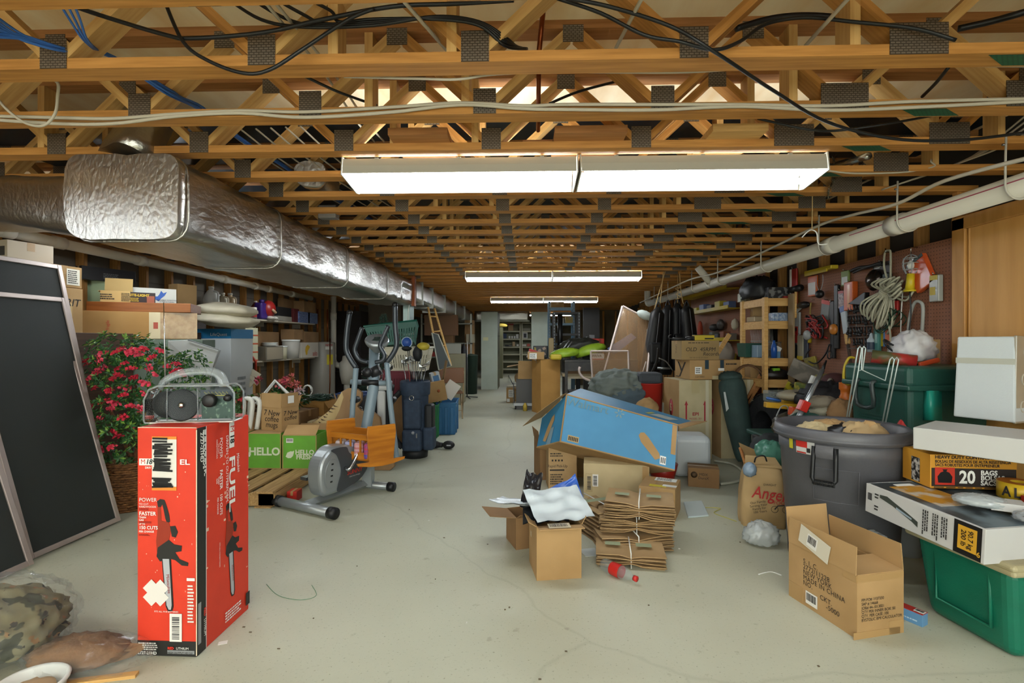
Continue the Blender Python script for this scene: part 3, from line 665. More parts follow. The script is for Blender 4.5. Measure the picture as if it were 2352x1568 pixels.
for i, (px, py) in enumerate(fp):
    q = P(px, py, 3.82 - r.uniform(.14, .3)) - pb
    o = fm[i % 2] if i < 2 else fm[i % 2].copy()
    if i >= 2: C.objects.link(o); o.parent = t
    o.location = q; o.rotation_euler = (r.uniform(-.6, .6), r.uniform(-.6, .6), r.random() * 6); s_ = r.uniform(.7, 1.15) * (1.3 if i in (0, 1, 34, 35, 36, 37) else 1); o.scale = (s_, s_, s_)
# ---- stacked things behind the screens and the plant
DKW = mat('dark_wood', '#4a3526', .6, col2='#3a281c', ns=4, stretch=(1, 1, 12))
tag(obj('storage_cabinet', MB().box((-3.96, 4.08, .685), (.84, .62, 1.37)), DKW, bev=.004), 'dark brown cabinet behind the leaning screens, under the marked carton', 'cabinet')
t, d = pcarton('brown carton with handwriting CRIT behind the leaning screens', 112, 655, 190, 768, (3.72, 4.02), .36, CB(0)); txt('CRIT', t, FM('f', d, .02, d[2] * .68), .085, INK, shear=.2, sx=1.1); fdec(t, d, .03, d[2] * .35, .04, d[2] * .66, K('#c9ad7c', .25), name='tape')
t, d = pcarton('brown carton with a printed white label on the CRIT carton', 106, 603, 188, 653.5, (3.73, 4.02), .34, CB(0)); fdec(t, d, .07, d[2] * .5, .11, .13, K('#d6d2c2', .5)); lines(t, FM('f', d, .07, d[2] * .5), .09, .11, INK, 7); fdec(t, d, -.06, d[2] * .25, .05, .05, K('#b5552f', .6), name='printed_mark'); txt('CE', t, FM('f', d, -.08, d[2] * .72), .04, INK)
t, d = pcarton('white picture carton of tools, tilted at the upper left photo edge', -60, 552, 40, 602, 3.65, .3, K('#b9aa92', .5), rz=rad(-14)); 
for u in (-.02, .06, .12): fdec(t, d, u, d[2] * .5, .05, .07, K(['#5a4a3c', '#8d6a4a', '#3d3a36'][int((u + .1) * 10) % 3], .5), name='printed_picture')
tag(obj('storage_cabinet', MB().box((-3.98, 4.6, .66), (.5, .42, 1.32)), K('#2c3a24', .6), bev=.004), 'dark olive cabinet beside the grey-green lockers, behind the plant', 'cabinet')
t = T('metal_cabinet', 'grey-green two-door metal cabinet under the long carton', 'cabinet', (-3.42, 4.72, 0), rad(20)); GG = K('#5a6a5c', .45)
obj('cabinet_body', MB().box((0, 0, .66), (.62, .48, 1.318)), GG, t, bev=.005)
for s_ in (-1, 1): dd = obj('door', MB().box((s_ * .153, -.248, .66), (.298, .016, 1.25)), GG, t, bev=.004); obj('lock', MB().lathe([(.02, 0), (.016, .012), (.001, .012)], 12, 0, fmat((s_ * .06 - .05, -.256, 1.2), (1, 0, 0), (0, 0, 1))), K('#9a9a8c', .3, metal=1), dd)
t, d = pcarton('long low brown carton lying across the cabinets', 162, 712, 424, 778, (4.2, 4.62), .46, mat('cardboard_old', '#b08a55', .85, col2='#a37c48', ns=2.4)); d0 = d; zt = P(0, 712, 4.2).z
fdec(t, d, .19, d[2] / 2, .1, d[2] * .98, K('#c6b896', .5), name='paper_tape'); fdec(t, d, .37, d[2] / 2, .29, d[2] * .98, mat('shiny_tape', '#8d6c42', .2, col2='#a58658', ns=20), name='tape'); fdec(t, d, .19, d[2] * .5, .035, .06, K('#a54a3a', .6), name='printed_mark'); txt('fragile', t, FM('f', d, -.16, d[2] * .5, PI / 2), .035, K('#b03a2c', .6))
TRAY = mat('tray_wood', '#8f5524', .5, col2='#7c4519', ns=3, stretch=(1, 8, 8))
t = T('wooden_tray', 'shallow brown wooden tray lying on the long carton', 'tray', (-3.62, 4.66, zt), rad(22)); d = (.8, .42, .085)
obj('tray_body', box_body(d, open_=False), TRAY, t, bev=.004)
zz = zt + .0865
t, d = pcarton('black carton with a ribbed side on top of the green carton', 188, 609, 312, 640, (4.75, 5.2), .12, K('#1d1b1c', .4)); lines(t, FM('f', d, .02, .05), .16, .06, K('#5e5c5c', .5), 4)
b_ = P(0, 640.5, 4.75).z
t = carton('pale green carton under the black carton', (-4.2 + .05, 5.0, zz - .0), rad(20), (.28, .16, b_ - zz), K('#98a883', .6)); t.location = ((P(190, 0, 4.85).x + P(232, 0, 4.85).x) / 2 - .05, 5.03, zz)
tag(obj('storage_crate', MB().box((-4.05, 5.5, .78), (.5, .6, 1.55)), DKW), 'dark crate against the left wall supporting the back row of cartons', 'crate')
t, d = pcarton('small printed brown carton with an open lid on the tray', 230, 661, 299, 690, (4.5, 4.62), .2, mat('cardboard_buff', '#b89a62', .8), flaps={'b': (100, .14), 'l': (200, .02)}); lines(t, FM('f', d, -.06, .06), .1, .06, INK, 3, seed=3); lines(t, FM('f', d, .08, .06), .07, .08, INK, 6, seed=4)
t.location.z = zz
t, d = pcarton('dark carton lettered in yellow with a red corner on the tray', 299, 663, 357, 690, (4.63, 4.75), .16, K('#2a1d20', .4)); t.location.z = zz; txt('LITE-LIGHT', t, FM('f', d, -.03, d[2] * .74), .032, K('#c9a92c', .5), bold=.03); lines(t, FM('f', d, -.06, .04), .08, .04, K('#c9a92c', .5), 4); fdec(t, d, .06, .045, .06, .07, K('#8a4a34', .5), name='printed_picture')
t, d = pcarton('white carton with a blue bird emblem behind the tray boxes', 305, 648, 405, 690, (4.84, 5.08), .16, K('#c9c8bd', .5)); t.location.z = zz
BL = K('#2e5aa8', .5)
for pl in ([(-.02, -.05), (0, -.02), (.03, .01), (.05, .05), (.02, .035), (.0, .06), (-.015, .02), (-.03, -.0)], [(-.02, -.05), (-.05, -.03), (-.07, .01), (-.045, 0), (-.03, .0)]): obj('printed_emblem', MB().prism(pl, .0005), BL, t, M=FM('f', d, .05, d[2] * .55))
txt('COLUMBIA MARKETING\nINTERNATIONAL', t, FM('f', d, .1, d[2] * .3), .018, K('#44484e', .5), align='CENTER', sx=.9)
t, d = pcarton('red and white tool carton at the back of the left stack', 337, 617, 408, 662, (5.3, 5.6), .25, K('#8d8578', .5)); t.location.z = 1.56
fdec(t, d, 0, d[2] * .86, d[0], d[2] * .26, K('#4a2420', .5), name='printed_strip'); fdec(t, d, -.1, d[2] * .5, .05, .05, K('#b0302a', .5), name='printed_mark'); lines(t, FM('f', d, .05, d[2] * .85), .2, .05, WHT, 2)
t, d = pcarton('teal and green carton beside the white bird carton', 322, 630, 368, 690, (5.1, 5.25), .14, K('#4e8a78', .5)); t.location.z = 1.585; fdec(t, d, .03, d[2] * .7, .1, .12, K('#8aa37a', .5), name='printed_strip')
t = T('appliance_carton', 'tall white carton with a blue top band under the pillows', 'box', (-3.62, 5.85, 0)); d = (.46, .46, 1.447)
obj('box_body', box_body(d, open_=False), K('#b9bdbb', .5), t, bev=.004); obj('printed_band', MB().box((0, 0, 1.39), (.463, .463, .11)), K('#1f6f9e', .5), t); txt('LifeQuest', t, FM('f', d, .09, 1.38) @ Matrix.Translation((0, 0, .002)), .05, WHT); lines(t, FM('r', d, 0, .7), .2, .4, K('#7c8080', .5), 6)
t, d = pcarton('plain upright brown carton at the right end of the left stack', 408, 640, 452, 752, (5.4, 5.6), .16, CB(0)); t.location.z = 1.4 
tag(obj('shelf_box', MB().box((-3.86, 5.41, .7), (.3, .34, 1.4)), DKW), 'dark box standing under the upright brown carton', 'box')
PIL = mat('pillow_cloth', '#cfc7b0', .85, col2='#c2b99f', ns=5, bump=.05)
for z_, lab, s_, rz in ((1.53, 'lower white pillow on the blue-banded carton', 3, .1), (1.645, 'upper cream pillow on another pillow, folded over the edge', 5, -.1)):
    o = tag(obj('pillow', lump((0, 0, 0), (.34, .27, .085), s_, .12, 1.6, 40, 20, False, False), PIL, loc=(-3.44, 5.62, z_ + .015), rot=(0, rad(5), rz)), lab, 'pillow', 'pillows on the left stack')
GP = K('#a4a7a4', .5)
t = T('grey_board', 'light grey slanted plastic panel with dark slots behind the plant', 'panel')
pl = [P(385, 782, 4.42), P(432, 780, 4.42), P(503, 803, 4.42), P(482, 868, 4.36), P(470, 1094, 4.3), P(385, 1094, 4.3)]
obj('panel_body', MB().plate(pl, (0, .03, 0)), GP, t, bev=.006); mb = MB()
for k in range(5): mb.plate([P(400 + k * 4, 834 + k, 4.365), P(403 + k * 4, 834 + k, 4.365), P(405 + k * 4, 841, 4.365), P(402 + k * 4, 841, 4.365)], (0, .02, 0))
obj('slots', mb, BLK, t)
obj('dark_edge', MB().tube([P(432, 780, 4.41), P(503, 803, 4.41), P(482, 868, 4.35)], .006, 5), K('#6d706f', .5), t)
tag(obj('plastic_piece', MB().plate([P(372, 782, 4.6), P(395, 780, 4.6), P(388, 840, 4.55), P(376, 838, 4.55)], (0, .03, 0)), K('#b8a67c', .5), bev=.008), 'cream plastic piece between the lockers and the grey panel', 'panel')
# ---- bagged clothing and pail lid at the lower left edge
def camo_mat():
    m = mat('camo_cloth', '#6b6446', .9, col2='#7f7a5e', ns=9); nt = m.node_tree; N = nt.nodes; L = nt.links; b = N['Principled BSDF']
    src = b.inputs['Base Color'].links[0].from_socket; tc = N.new('ShaderNodeTexCoord')
    for sc_, lo, col in ((11, .56, '#3f4132'), (16, .6, '#8a6a46'), (30, .64, '#2f2a22')):
        n = N.new('ShaderNodeTexNoise'); n.inputs['Scale'].default_value = sc_; L.new(tc.outputs['Object'], n.inputs['Vector'])
        cr = N.new('ShaderNodeValToRGB'); cr.color_ramp.elements[0].position = lo; cr.color_ramp.elements[1].position = lo + .02; L.new(n.outputs[0], cr.inputs[0])
        mx = N.new('ShaderNodeMix'); mx.data_type = 'RGBA'; mx.inputs[7].default_value = lin(col); L.new(cr.outputs[0], mx.inputs[0]); L.new(src, mx.inputs[6]); src = mx.outputs[2]
    L.new(src, b.inputs['Base Color']); return m
FILM = mat('clear_film', '#a6acab', .08, alpha=.12, spec=1.0)
CAMO = camo_mat()
g = G(40, 1520)
t = T('bagged_clothing', 'camouflage clothing folded inside a clear plastic bag at the lower left', 'bag', (g.x - .08, g.y + .02, 0))
obj('clothing', lump((-.05, .0, .13), (.25, .2, .13), 4, .22, 3.0, 70, 34), CAMO, t)
obj('clothing', MB().box((-.08, -.12, .12), (.3, .04, .12)), K('#6d6a50', .9), t, bev=.02)
obj('plastic_wrap', lump((-.04, -.01, .15), (.28, .23, .165), 6, .22, 4, 70, 34), FILM, t)
g = G(205, 1530)
t = T('bagged_clothing', 'brown cloth in a torn clear wrapper beside the camouflage bag', 'bag', (g.x - .03, g.y, 0))
BRN = mat('brown_canvas', '#8d6a48', .9, col2='#7a5838', ns=8, bump=.2)
obj('clothing', lump((-.04, .03, .04), (.17, .1, .045), 9, .35, 3, 40, 16), BRN, t)
obj('clothing', MB().plate([(.04, -.05, .01), (.17, .05, .01), (.2, .07, .03), (.06, .04, .05)], (0, .004, .02)), BRN, t)
obj('plastic_wrap', lump((.02, .0, .05), (.23, .12, .055), 12, .3, 4, 50, 20), FILM, t)
g = G(70, 1600)
t = T('pail', 'round white plastic pail with tan crumbs at the bottom left corner', 'bucket', (-1.80, 1.755, 0))
obj('pail_body', MB().lathe([(.001, .0), (.095, .0), (.105, .05), (.112, .055), (.115, .064), (.108, .07), (.1, .064), (.092, .02), (.001, .018)], 36, caps=False), K('#d5dad8', .35), t)
obj('contents', lump((0, 0, .03), (.07, .07, .025), 3, .3, 3, 24, 10), K('#b59c7a', .9), t)
tag(obj('wood_strip', MB().box((0, 0, .006), (.3, .03, .012)), LUM2, loc=(-1.66, 1.86, 0), rot=(0, 0, rad(14))), 'pale wood strip on the floor at the lower photo edge', 'wood')
tag(obj('paper_scrap', MB().box((0, 0, .001), (.035, .025, .001)), WHT, loc=G(512, 1476), rot=(0, 0, .4)), 'small white paper scrap on the floor beside the red carton', 'paper')
# ================= left middle: pallet, wall shelves, exercise machine, golf bags
PAL = mat('pallet_wood', '#b08e5c', .8, col2='#8f6f43', ns=3, stretch=(22, 1.2, 22), bump=.15, bs=30)
t = T('pallet', 'weathered wooden pallet under the green meal boxes', 'pallet', (-2.56, 4.4, 0))
for i in range(1, 6):
    obj('deck_board', MB().box((-.505 + i * .202, 0, .121), (.15 if i != 1 else .12, 1.14, .018)), PAL, t, bev=.002)
for y_ in (-.53, 0, .53): obj('stringer', MB().box((.1, y_, .061), (.96, .04, .1)), PAL, t, bev=.002)
for x_ in (-.3, .1, .5): obj('bottom_board', MB().box((x_, 0, .0055), (.13, 1.14, .011)), PAL, t)
obj('end_board', MB().box((.52, 0, .06), (.13, 1.1, .095)), PAL, t, bev=.002)
# green meal boxes
GRN = mat('green_print', '#5f9f2c', .55, col2='#588f29', ns=5)
GT = K('#c3ccb0', .6)
def leaf(t, d, side, u, v, k):
    obj('printed_emblem', MB().prism([(k * a, k * b) for a, b in [(-.5, -.25), (-.3, .25), (.1, .42), (.35, .4), (.55, .5), (.5, .2), (.4, -.15), (.15, -.4), (-.2, -.42), (-.5, -.25)]], .0005), GT, t, M=FM(side, d, u, v))
def green(label, loc, rz, d, flaps, lid=None):
    t = carton(label, loc, rz, d, GRN, flaps)
    for c in t.children:
        if c.name.startswith('flap'): c.data.materials[0] = CB(0)
    e = MB()
    for a in (-1, 1): e.box((a * d[0] / 2, -d[1] / 2, d[2] / 2), (.006, .006, d[2]))
    e.box((0, -d[1] / 2, d[2] - .002), (d[0], .005, .005)).box((0, -d[1] / 2, .003), (d[0], .005, .006))
    obj('brown_edge', e, CB(0), t); return t
z0 = .131
a = P(567, 1077, 4.5); 
d = (.30, .28, .325); t = green('green meal box lettered HELLO under the coffee mug carton', (P(605, 0, 4.5).x, 4.66, z0), 0, d, {'f': (2, .13), 'b': (2, .13)}, None)
txt('HELLO', t, FM('f', d, 0, .155), .098, GT, bold=.035, sx=.98); fdec(t, d, -.1405, .13, .012, .04, WHT)
d = (.31, .28, .31); t = green('green meal box with a leaf emblem half hidden by the wood slab', (P(683, 0, 4.5).x + .01, 4.66, z0), 0, d, {'f': (40, .12), 'b': (150, .1)})
leaf(t, d, 'f', -.09, .13, .075); txt('HELLO\nFRESH', t, FM('f', d, .05, .13), .058, GT, bold=.035, line=.75); barcode(t, FM('f', d, -.09, .26), .065, .04)
fl = [c for c in t.children if c.name.startswith('flap')][0]
d = (.2, .3, .33); t = green('green meal box at the left holding white plastic tubes', (P(548, 0, 4.5).x - .035, 4.66, z0), 0, d, {'l': (120, .12), 'r': (70, .12), 'b': (80, .12)})
fdec(t, d, .05, .2, .08, .05, WHT)
PVCW = K('#cfd0c8', .35)
for i, (x, dy) in enumerate([(536, 0), (556, .05), (573, .1)]):
    b = P(x, 985, 4.55 + dy); tp = P(x + 6, 918, 4.55 + dy)
    pts = [b, tp + V((-.02, 0, -.04)), tp + V((.01, 0, .01)), tp + V((.05, 0, .005)), tp + V((.075, 0, -.05)), b + V((.07, 0, -.0))]
    tag(obj('plastic_hoop', MB().tube(smooth([(p.x, p.y, max(p.z, .16)) for p in pts], 5), .021, 10), PVCW), 'curved white plastic chair arm standing in the left green box, %s' % ['leftmost', 'middle one', 'rightmost'][i], 'chair arm', 'white plastic arms in the green box')
tag(obj('plastic_rail', MB().tube([P(588, 928, 4.9), P(632, 874, 5.05), P(662, 905, 5.0)], .02, 4, sm=False), PVCW, bev=.003), 'bent white plastic rail sticking up behind the mug carton', 'rail')
d = (.262, .2, .22); t = carton('open carton with handwriting 7 New coffee mugs on the green boxes', (P(634, 0, 4.62).x, 4.7, z0 + .333), rad(-22), d, CB(0), {'f': (88, .13), 'r': (86, .13), 'b': (110, .1), 'l': (100, .12)})
txt('7 New\ncoffee\nmugs', t, FM('f', d, .005, .11), .075, INK, shear=.15, line=.75); txt('7 New\ncoffee', t, FM('r', d, 0, .14), .06, INK, shear=.15, line=.8); decal(t, fmat((d[0] / 2 + .006, .0, .29), (0, 1, 0), (0, 0, 1)), .07, .07, WHT)
# ---- wreath, flowers, cartons behind
t = T('vine_wreath', 'brown grapevine wreath lying behind the white plastic arms', 'wreath', (P(590, 0, 5.3).x, 5.35, .62))
mb = MB(); r = random.Random(3)
for i in range(46):
    ph = r.random() * 6; R0 = .24 + r.uniform(-.06, .06); pts = []
    for j in range(15):
        a = ph + j * .33; pts.append(((R0 + .03 * sin(a * 3 + i)) * cos(a), (R0 + .03 * cos(a * 2 + i)) * sin(a) * .8, .05 * sin(a * 2.3 + i) + r.uniform(-.02, .02)))
    mb.tube(pts, .0045, 4)
obj('vines', mb, mat('vine', '#7a5a38', .8, col2='#5c4128', ns=10), t)
carton('brown carton under the vine wreath', (P(590, 0, 5.3).x, 5.35, 0), rad(8), (.55, .45, .56), CB(2))
def leaves(mb, c, rr, n, seed, ln=(.03, .06), m=0, wide=.5, droop=.3):
    r = random.Random(seed); c = V(c)
    for i in range(n):
        dv = V((r.gauss(0, 1), r.gauss(0, 1), r.gauss(0, 1))).normalized(); p = c + V((dv.x * rr[0], dv.y * rr[1], dv.z * rr[2])) * r.uniform(.5, 1)
        ld = (dv + V((r.uniform(-.6, .6), r.uniform(-.6, .6), r.uniform(-.6, .6)))).normalized(); w = ld.cross(V((r.random(), r.random(), 1))).normalized(); L_ = r.uniform(*ln); nn = w.cross(ld)
        mb.add([p, p + ld * L_ * .45 + w * L_ * wide / 2 + nn * L_ * .1, p + ld * L_, p + ld * L_ * .45 - w * L_ * wide / 2 + nn * L_ * .1, p + ld * L_ * .4], [(0, 1, 4), (1, 2, 4), (2, 3, 4), (3, 0, 4)], m)
    return mb
c = P(660, 900, 5.6)
t = T('flower_arrangement', 'artificial pink flowers and ivy leaves in a heap behind the mug carton', 'flowers', (c.x, c.y, .5))
obj('foliage', leaves(leaves(MB(), (0, 0, .16), (.26, .18, .14), 320, 5, (.04, .08), 0, .7), (-.2, -.1, .14), (.2, .1, .06), 60, 6, (.05, .09), 1, .8), [K('#2c5326', .5), K('#5b8a3a', .5)], t)
for i, (px, py) in enumerate([(657, 872), (668, 866), (678, 880), (650, 885), (640, 880), (664, 884), (592, 872), (683, 892)]):
    obj('blossom', leaves(MB(), (0, 0, 0), (.028, .028, .02), 26, i + 3, (.03, .05), 0, .8), K('#c66a62' if i % 3 else '#b8485a', .6), t, loc=P(px, py, 5.45) - V(t.location))
for i, (px, py) in enumerate([(676, 902), (688, 898)]): obj('blossom', leaves(MB(), (0, 0, 0), (.03, .03, .02), 26, i + 33, (.03, .05), 0, .5), K('#c9a9ae', .6), t, loc=P(px, py, 5.4) - V(t.location))
carton('brown carton holding the pink artificial flowers', (c.x, c.y + .05, 0), rad(-6), (.5, .4, .52), CB(2))
t, d = pcarton('small brown wooden-looking carton by the wall behind the wreath', 508, 862, 552, 895, 6.1, .35, CB(3)); t.location.z = .62
carton('dark carton under the small brown carton at the left wall', (t.location.x, t.location.y, 0), 0, (.4, .4, .615), CB(2))
tag(obj('paper_board', MB().box((0, 0, .09), (.17, .01, .2)), K('#a89f8a', .8), loc=P(563, 880, 6.0), rot=(rad(-20), rad(32), 0)), 'tilted beige board above the wreath', 'board')
tag(obj('paper_board', MB().box((0, 0, .06), (.04, .01, .16)), K('#b0a692', .8), loc=P(590, 880, 6.0), rot=(rad(-10), rad(-50), 0)), 'narrow beige board leaning right above the wreath', 'board')
a = P(700, 930, 5.9)
d = (.3, .3, .17); t = carton('open brown carton of green string lights left of the wood slab', (P(728, 0, 5.9).x, 6.0, .42), rad(-12), d, CB(3), {'f': (160, .02), 'r': (230, .1)}); 
mb = MB(); r = random.Random(9)
for i in range(34): mb.tube(smooth([(r.uniform(-.13, .13), r.uniform(-.13, .13), .19 + r.uniform(-.02, .05)) for _ in range(5)], 4), .004, 4)
x = tag(obj('string_lights', mb, K('#1d3a2a', .5), loc=t.location), 'tangle of dark green string lights heaped in the brown carton', 'lights', kind='stuff')
carton('carton under the box of string lights', (P(728, 0, 5.9).x, 6.02, 0), rad(-8), (.4, .4, .415), CB(4))
tag(obj('rope_coil', MB().tube([(.05 * cos(a) + .0, .02 * a * .2, .06 * sin(a)) for a in [i * .4 for i in range(24)]], .008, 6), K('#c5c6c0', .6), loc=P(705, 897, 5.6)), 'small white cord loop beside the string lights', 'cord')
t, d = pcarton('pale tan carton lying left of the wood slab', 706, 930, 738, 952, 5.5, .25, CB(4)); t.location.z = .3; carton('low brown carton under the pale tan carton', (t.location.x, t.location.y, 0), 0, (.3, .3, .295), CB(2))
tag(obj('tool_bag', lump((0, 0, .16), (.2, .16, .2), 4, .25, 2.4), K('#1e1d1f', .6), loc=(P(712, 0, 5.0).x, 5.05, 0)), 'black bag of gear with a red strap behind the green boxes', 'bag')
tag(obj('grill_dome', MB().lathe([(.15, 0), (.14, .05), (.1, .1), (.04, .125), (.001, .13)], 24), K('#1c1c1e', .3), loc=(P(722, 0, 5.1).x, 5.45, .3), rot=(.5, .3, 0)), 'dark rounded lid resting behind the wood slab', 'lid')
t = T('tote', 'blue plastic tote behind the wood slab', 'tote', (P(815, 0, 6.3).x, 6.5, 0)); d = (.55, .4, .62)
obj('tote_body', box_body(d, .008, True, 0, .92), K('#27406e', .45), t, bev=.004); obj('rim', MB().tube([(-.28, -.205, .615), (.28, -.205, .615), (.28, .205, .615), (-.28, .205, .615)], .014, 6, closed=True, sm=False), K('#27406e', .45), t)
d = (.2, .24, .2); t = carton('open brown carton with flaps up in front of the blue tote', (P(785, 0, 5.6).x, 5.75, .4), rad(20), d, CB(0), {'f': (130, .14), 'l': (110, .1), 'r': (100, .1)}); carton('pale carton under the open carton left of the slab', (P(785, 0, 5.6).x, 5.75, 0), rad(10), (.26, .3, .395), CB(4))
# ---- wall shelves with jars and boxes
SHM = K('#b5ab98', .5)
def wshelf(label, z):
    t = T('wall_shelf', label, 'shelf', (-4.25, 7.95, z), group='white shelves on the left wall')
    obj('shelf_board', MB().box((0, 0, 0), (.34, 3.1, .022)), SHM, t, bev=.003)
    for y_ in (-1.3, 0, 1.3): obj('bracket', MB().box((-.08, y_, -.05), (.15, .012, .08)).box((-.15, y_, -.08), (.012, .02, .2)), SHM, t)
wshelf('upper white wall shelf with jugs and boxes at the left', 1.63); wshelf('lower white wall shelf with a drill box and cartons at the left', .99)
mb = MB().box((-4.4, 7.2, 1.2), (.02, .02, 1.6)).box((-4.4, 8.6, 1.2), (.02, .02, 1.6)); tag(obj('shelf_standard', MB().box((-4.4, 7.3, 1.25), (.02, .025, 1.5)), SHM), 'metal upright rail behind the left wall shelves', 'rail')
def sx(px, X=-4.2): return X * F / (px - 1210)      # depth on the shelf line
JUG = [(.001, 0), (.068, 0), (.072, .01), (.072, .15), (.06, .2), (.03, .245), (.022, .25), (.022, .262), (.026, .263), (.026, .285), (.001, .286)]
jm = {}
def jug(label, px, col, sc, X=-4.2, lab='#c9c6b8'):
    Y = sx(px, X); t = T('jug', label, 'jug', (X, Y, 1.642), group='jugs on the upper left shelf')
    obj('jug_body', MB().lathe([(r_ * sc, z * sc) for r_, z in JUG[:8]], 20), K(col, .4), t); obj('cap', MB().lathe([(r_ * sc, z * sc) for r_, z in JUG[8:]], 14), K('#b8b4a8', .4), t)
    obj('handle', MB().tube(smooth([(.03 * sc, -.01, .235 * sc), (.075 * sc, -.02, .22 * sc), (.08 * sc, -.02, .16 * sc), (.06 * sc, -.01, .12 * sc)], 4), .01 * sc, 8), K(col, .4), t)
    obj('label', MB().lathe([(.0728 * sc, .04 * sc), (.0728 * sc, .13 * sc)], 20, caps=False), K(lab, .5), t)
    return t
jug('large white jug with a printed label, left end of the upper shelf', 472, '#b9b9b2', 1.28, -4.05); jug('white jug with a yellow spot, second on the upper shelf', 499, '#b5ae98', 1.1, -4.1, '#c2b46a')
jug('cream handled jug, third on the upper shelf', 517, '#bda98a', 1.15, -4.12, '#b88f5c'); jug('white jug behind the first two jugs on the shelf', 489, '#a9a79f', 1.1, -4.3); jug('reddish brown bottle behind the red spray can on the upper shelf', 577, '#6a2a24', 1.05, -4.3)
def sbox(label, px, z, d, m, X=-4.18, cat='box', name='shelf_box'):
    t = T(name, label, cat, (X, sx(px, X), z)); obj('box_body', MB().box((0, 0, d[2] / 2), d), m, t, bev=.003); return t
zu, zl = 1.6425, 1.0025
sbox('orange and grey box beside the jugs on the upper shelf', 541, zu, (.12, .26, .13), K('#8d6a4a', .5)); 
t = T('spray_can', 'red and white can on the upper left shelf', 'can', (-4.1, sx(572, -4.1), zu)); obj('can_body', MB().lathe([(.001, 0), (.05, 0), (.05, .16), (.044, .17), (.001, .171)], 18), K('#b8b3a8', .4), t); obj('label', MB().lathe([(.0506, .02), (.0506, .09)], 18, caps=False), K('#8e2a2a', .4), t)
t = T('detergent_bottle', 'purple detergent bottle on the upper left shelf', 'bottle', (-4.14, sx(592, -4.14), zu)); obj('bottle_body', MB().box((0, 0, .13), (.13, .24, .26)), K('#35206a', .35), t, bev=.03, seg=3); obj('cap', MB().lathe([(.04, .26), (.04, .31), (.001, .312)], 16), K('#35206a', .35), t)
t = T('figure_jar', 'red round novelty jar with white feet on the upper left shelf', 'jar', (-4.1, sx(608, -4.1), zu)); obj('jar_body', MB().ball((0, 0, .17), (.1, .14, .14)), K('#8e1f1c', .35), t); obj('arm', MB().tube([(.09, -.06, .16), (.12, .0, .11)], .022, 8), K('#a98a6a', .5), t)
for s_ in (-1, 1): obj('foot', MB().ball((.06, s_ * .06, .03), (.06, .05, .03)), K('#b9b4aa', .5), t)
t = sbox('black printed box stacked on a grey box, upper left shelf', 633, zu + .082, (.2, .46, .15), K('#1b1a1b', .5)); sbox('low grey box under the black printed box, upper shelf', 633, zu, (.22, .46, .08), K('#8a857a', .6))
sbox('brown carton at the back of the upper shelf', 652, zu, (.1, .5, .42), CB(2), -4.34); sbox('dark red tin beside the blue patterned boxes', 665, zu, (.14, .2, .24), K('#5a1f1f', .5))
sbox('blue patterned gift box on the upper shelf, left one', 681, zu, (.2, .42, .2), mat('blue_pattern', '#3b4f7d', .6, col2='#7a86a4', ns=40)); sbox('blue patterned gift box at the shelf end, right one', 701, zu, (.2, .42, .2), mat('blue_pattern2', '#4a587c', .6, col2='#6d7a96', ns=30))
sbox('brown carton on the upper shelf above the patterned boxes', 694, zu + .203, (.2, .5, .2), CB(2)); 
def lbox(label, px, z, d, m, X=-4.16): return sbox(label, px, z, d, m, X)
t = T('tool_case', 'black tool display box with an orange tool, left end of the lower shelf', 'box', (-4.12, sx(527, -4.12), zl)); d = (.14, .5, .3)
obj('box_body', MB().box((0, 0, .15), d), K('#1a1a1a', .5), t, bev=.003); obj('printed_tool', MB().box((.075, .05, .11), (.02, .09, .17)), K('#c2551f', .45), t, bev=.02); obj('yellow_strip', MB().box((.072, -.13, .1), (.006, .06, .16)), K('#b59f2f', .5), t)
for k in range(4):
    t = sbox('cream and orange carton in a pile of four, %s' % ['bottom', 'second from the bottom', 'third from the bottom', 'top'][k], 553, zl + k * .126, (.2, .34, .125), K('#b9b79a', .55), -4.2); t['group'] = 'cream cartons on the lower shelf'
    obj('orange_band', MB().box((.1005, 0, .012), (.002, .342, .022)), K('#b5532f', .5), t); obj('printed_end', MB().box((0, .1705, .062), (.19, .002, .12)), mat('dark_print', '#3a2a2a', .5, col2='#8a7440', ns=50), t)
sbox('brown carton with clutter at the back of the lower shelf', 590, zl + .0, (.1, 1.0, .46), CB(2), -4.34)
t = sbox('glass-fronted terrarium box on the lower shelf', 604, zl, (.26, .55, .22), K('#6d675a', .25), -4.15); obj('glass', MB().box((.132, 0, .11), (.004, .5, .19)), K('#9a8f7c', .1), t); 
for k in range(3): tag(obj('plate', MB().lathe([(.001, 0), (.07, 0), (.12, .015), (.118, .02), (.001, .006)], 24), WHT, loc=(-4.16, sx(612, -4.16), zl + .222 + k * .02)), 'white plate on the terrarium box, %s of three' % ['bottom', 'middle', 'top'][k], 'plate', 'white plates on the lower shelf')
tag(obj('hand_tool', MB().tube([(0, 0, .05), (.02, .05, -.02), (.02, .05, -.25)], .018, 8), K('#a3331f', .4), loc=(-4.07, sx(570, -4.07), zl + .02)), 'red handled tool hanging over the lower shelf edge', 'tool')
t = T('pail', 'small white tub of yellow labels on the lower shelf', 'tub', (-4.14, sx(639, -4.14), zl)); obj('tub_body', MB().lathe([(.001, 0), (.08, 0), (.09, .2), (.001, .201)], 20), K('#b3ad92', .5), t); obj('lid', MB().lathe([(.094, .2), (.094, .225), (.001, .226)], 20), WHT, t)
t = T('pail', 'white lidded bucket on the lower shelf beside the fruit box', 'bucket', (-4.14, sx(661, -4.14), zl)); obj('bucket_body', MB().lathe([(.001, 0), (.13, 0), (.145, .3), (.001, .301)], 24), K('#a9a69c', .5), t); obj('lid', MB().lathe([(.152, .3), (.152, .33), (.001, .331)], 24), WHT, t)
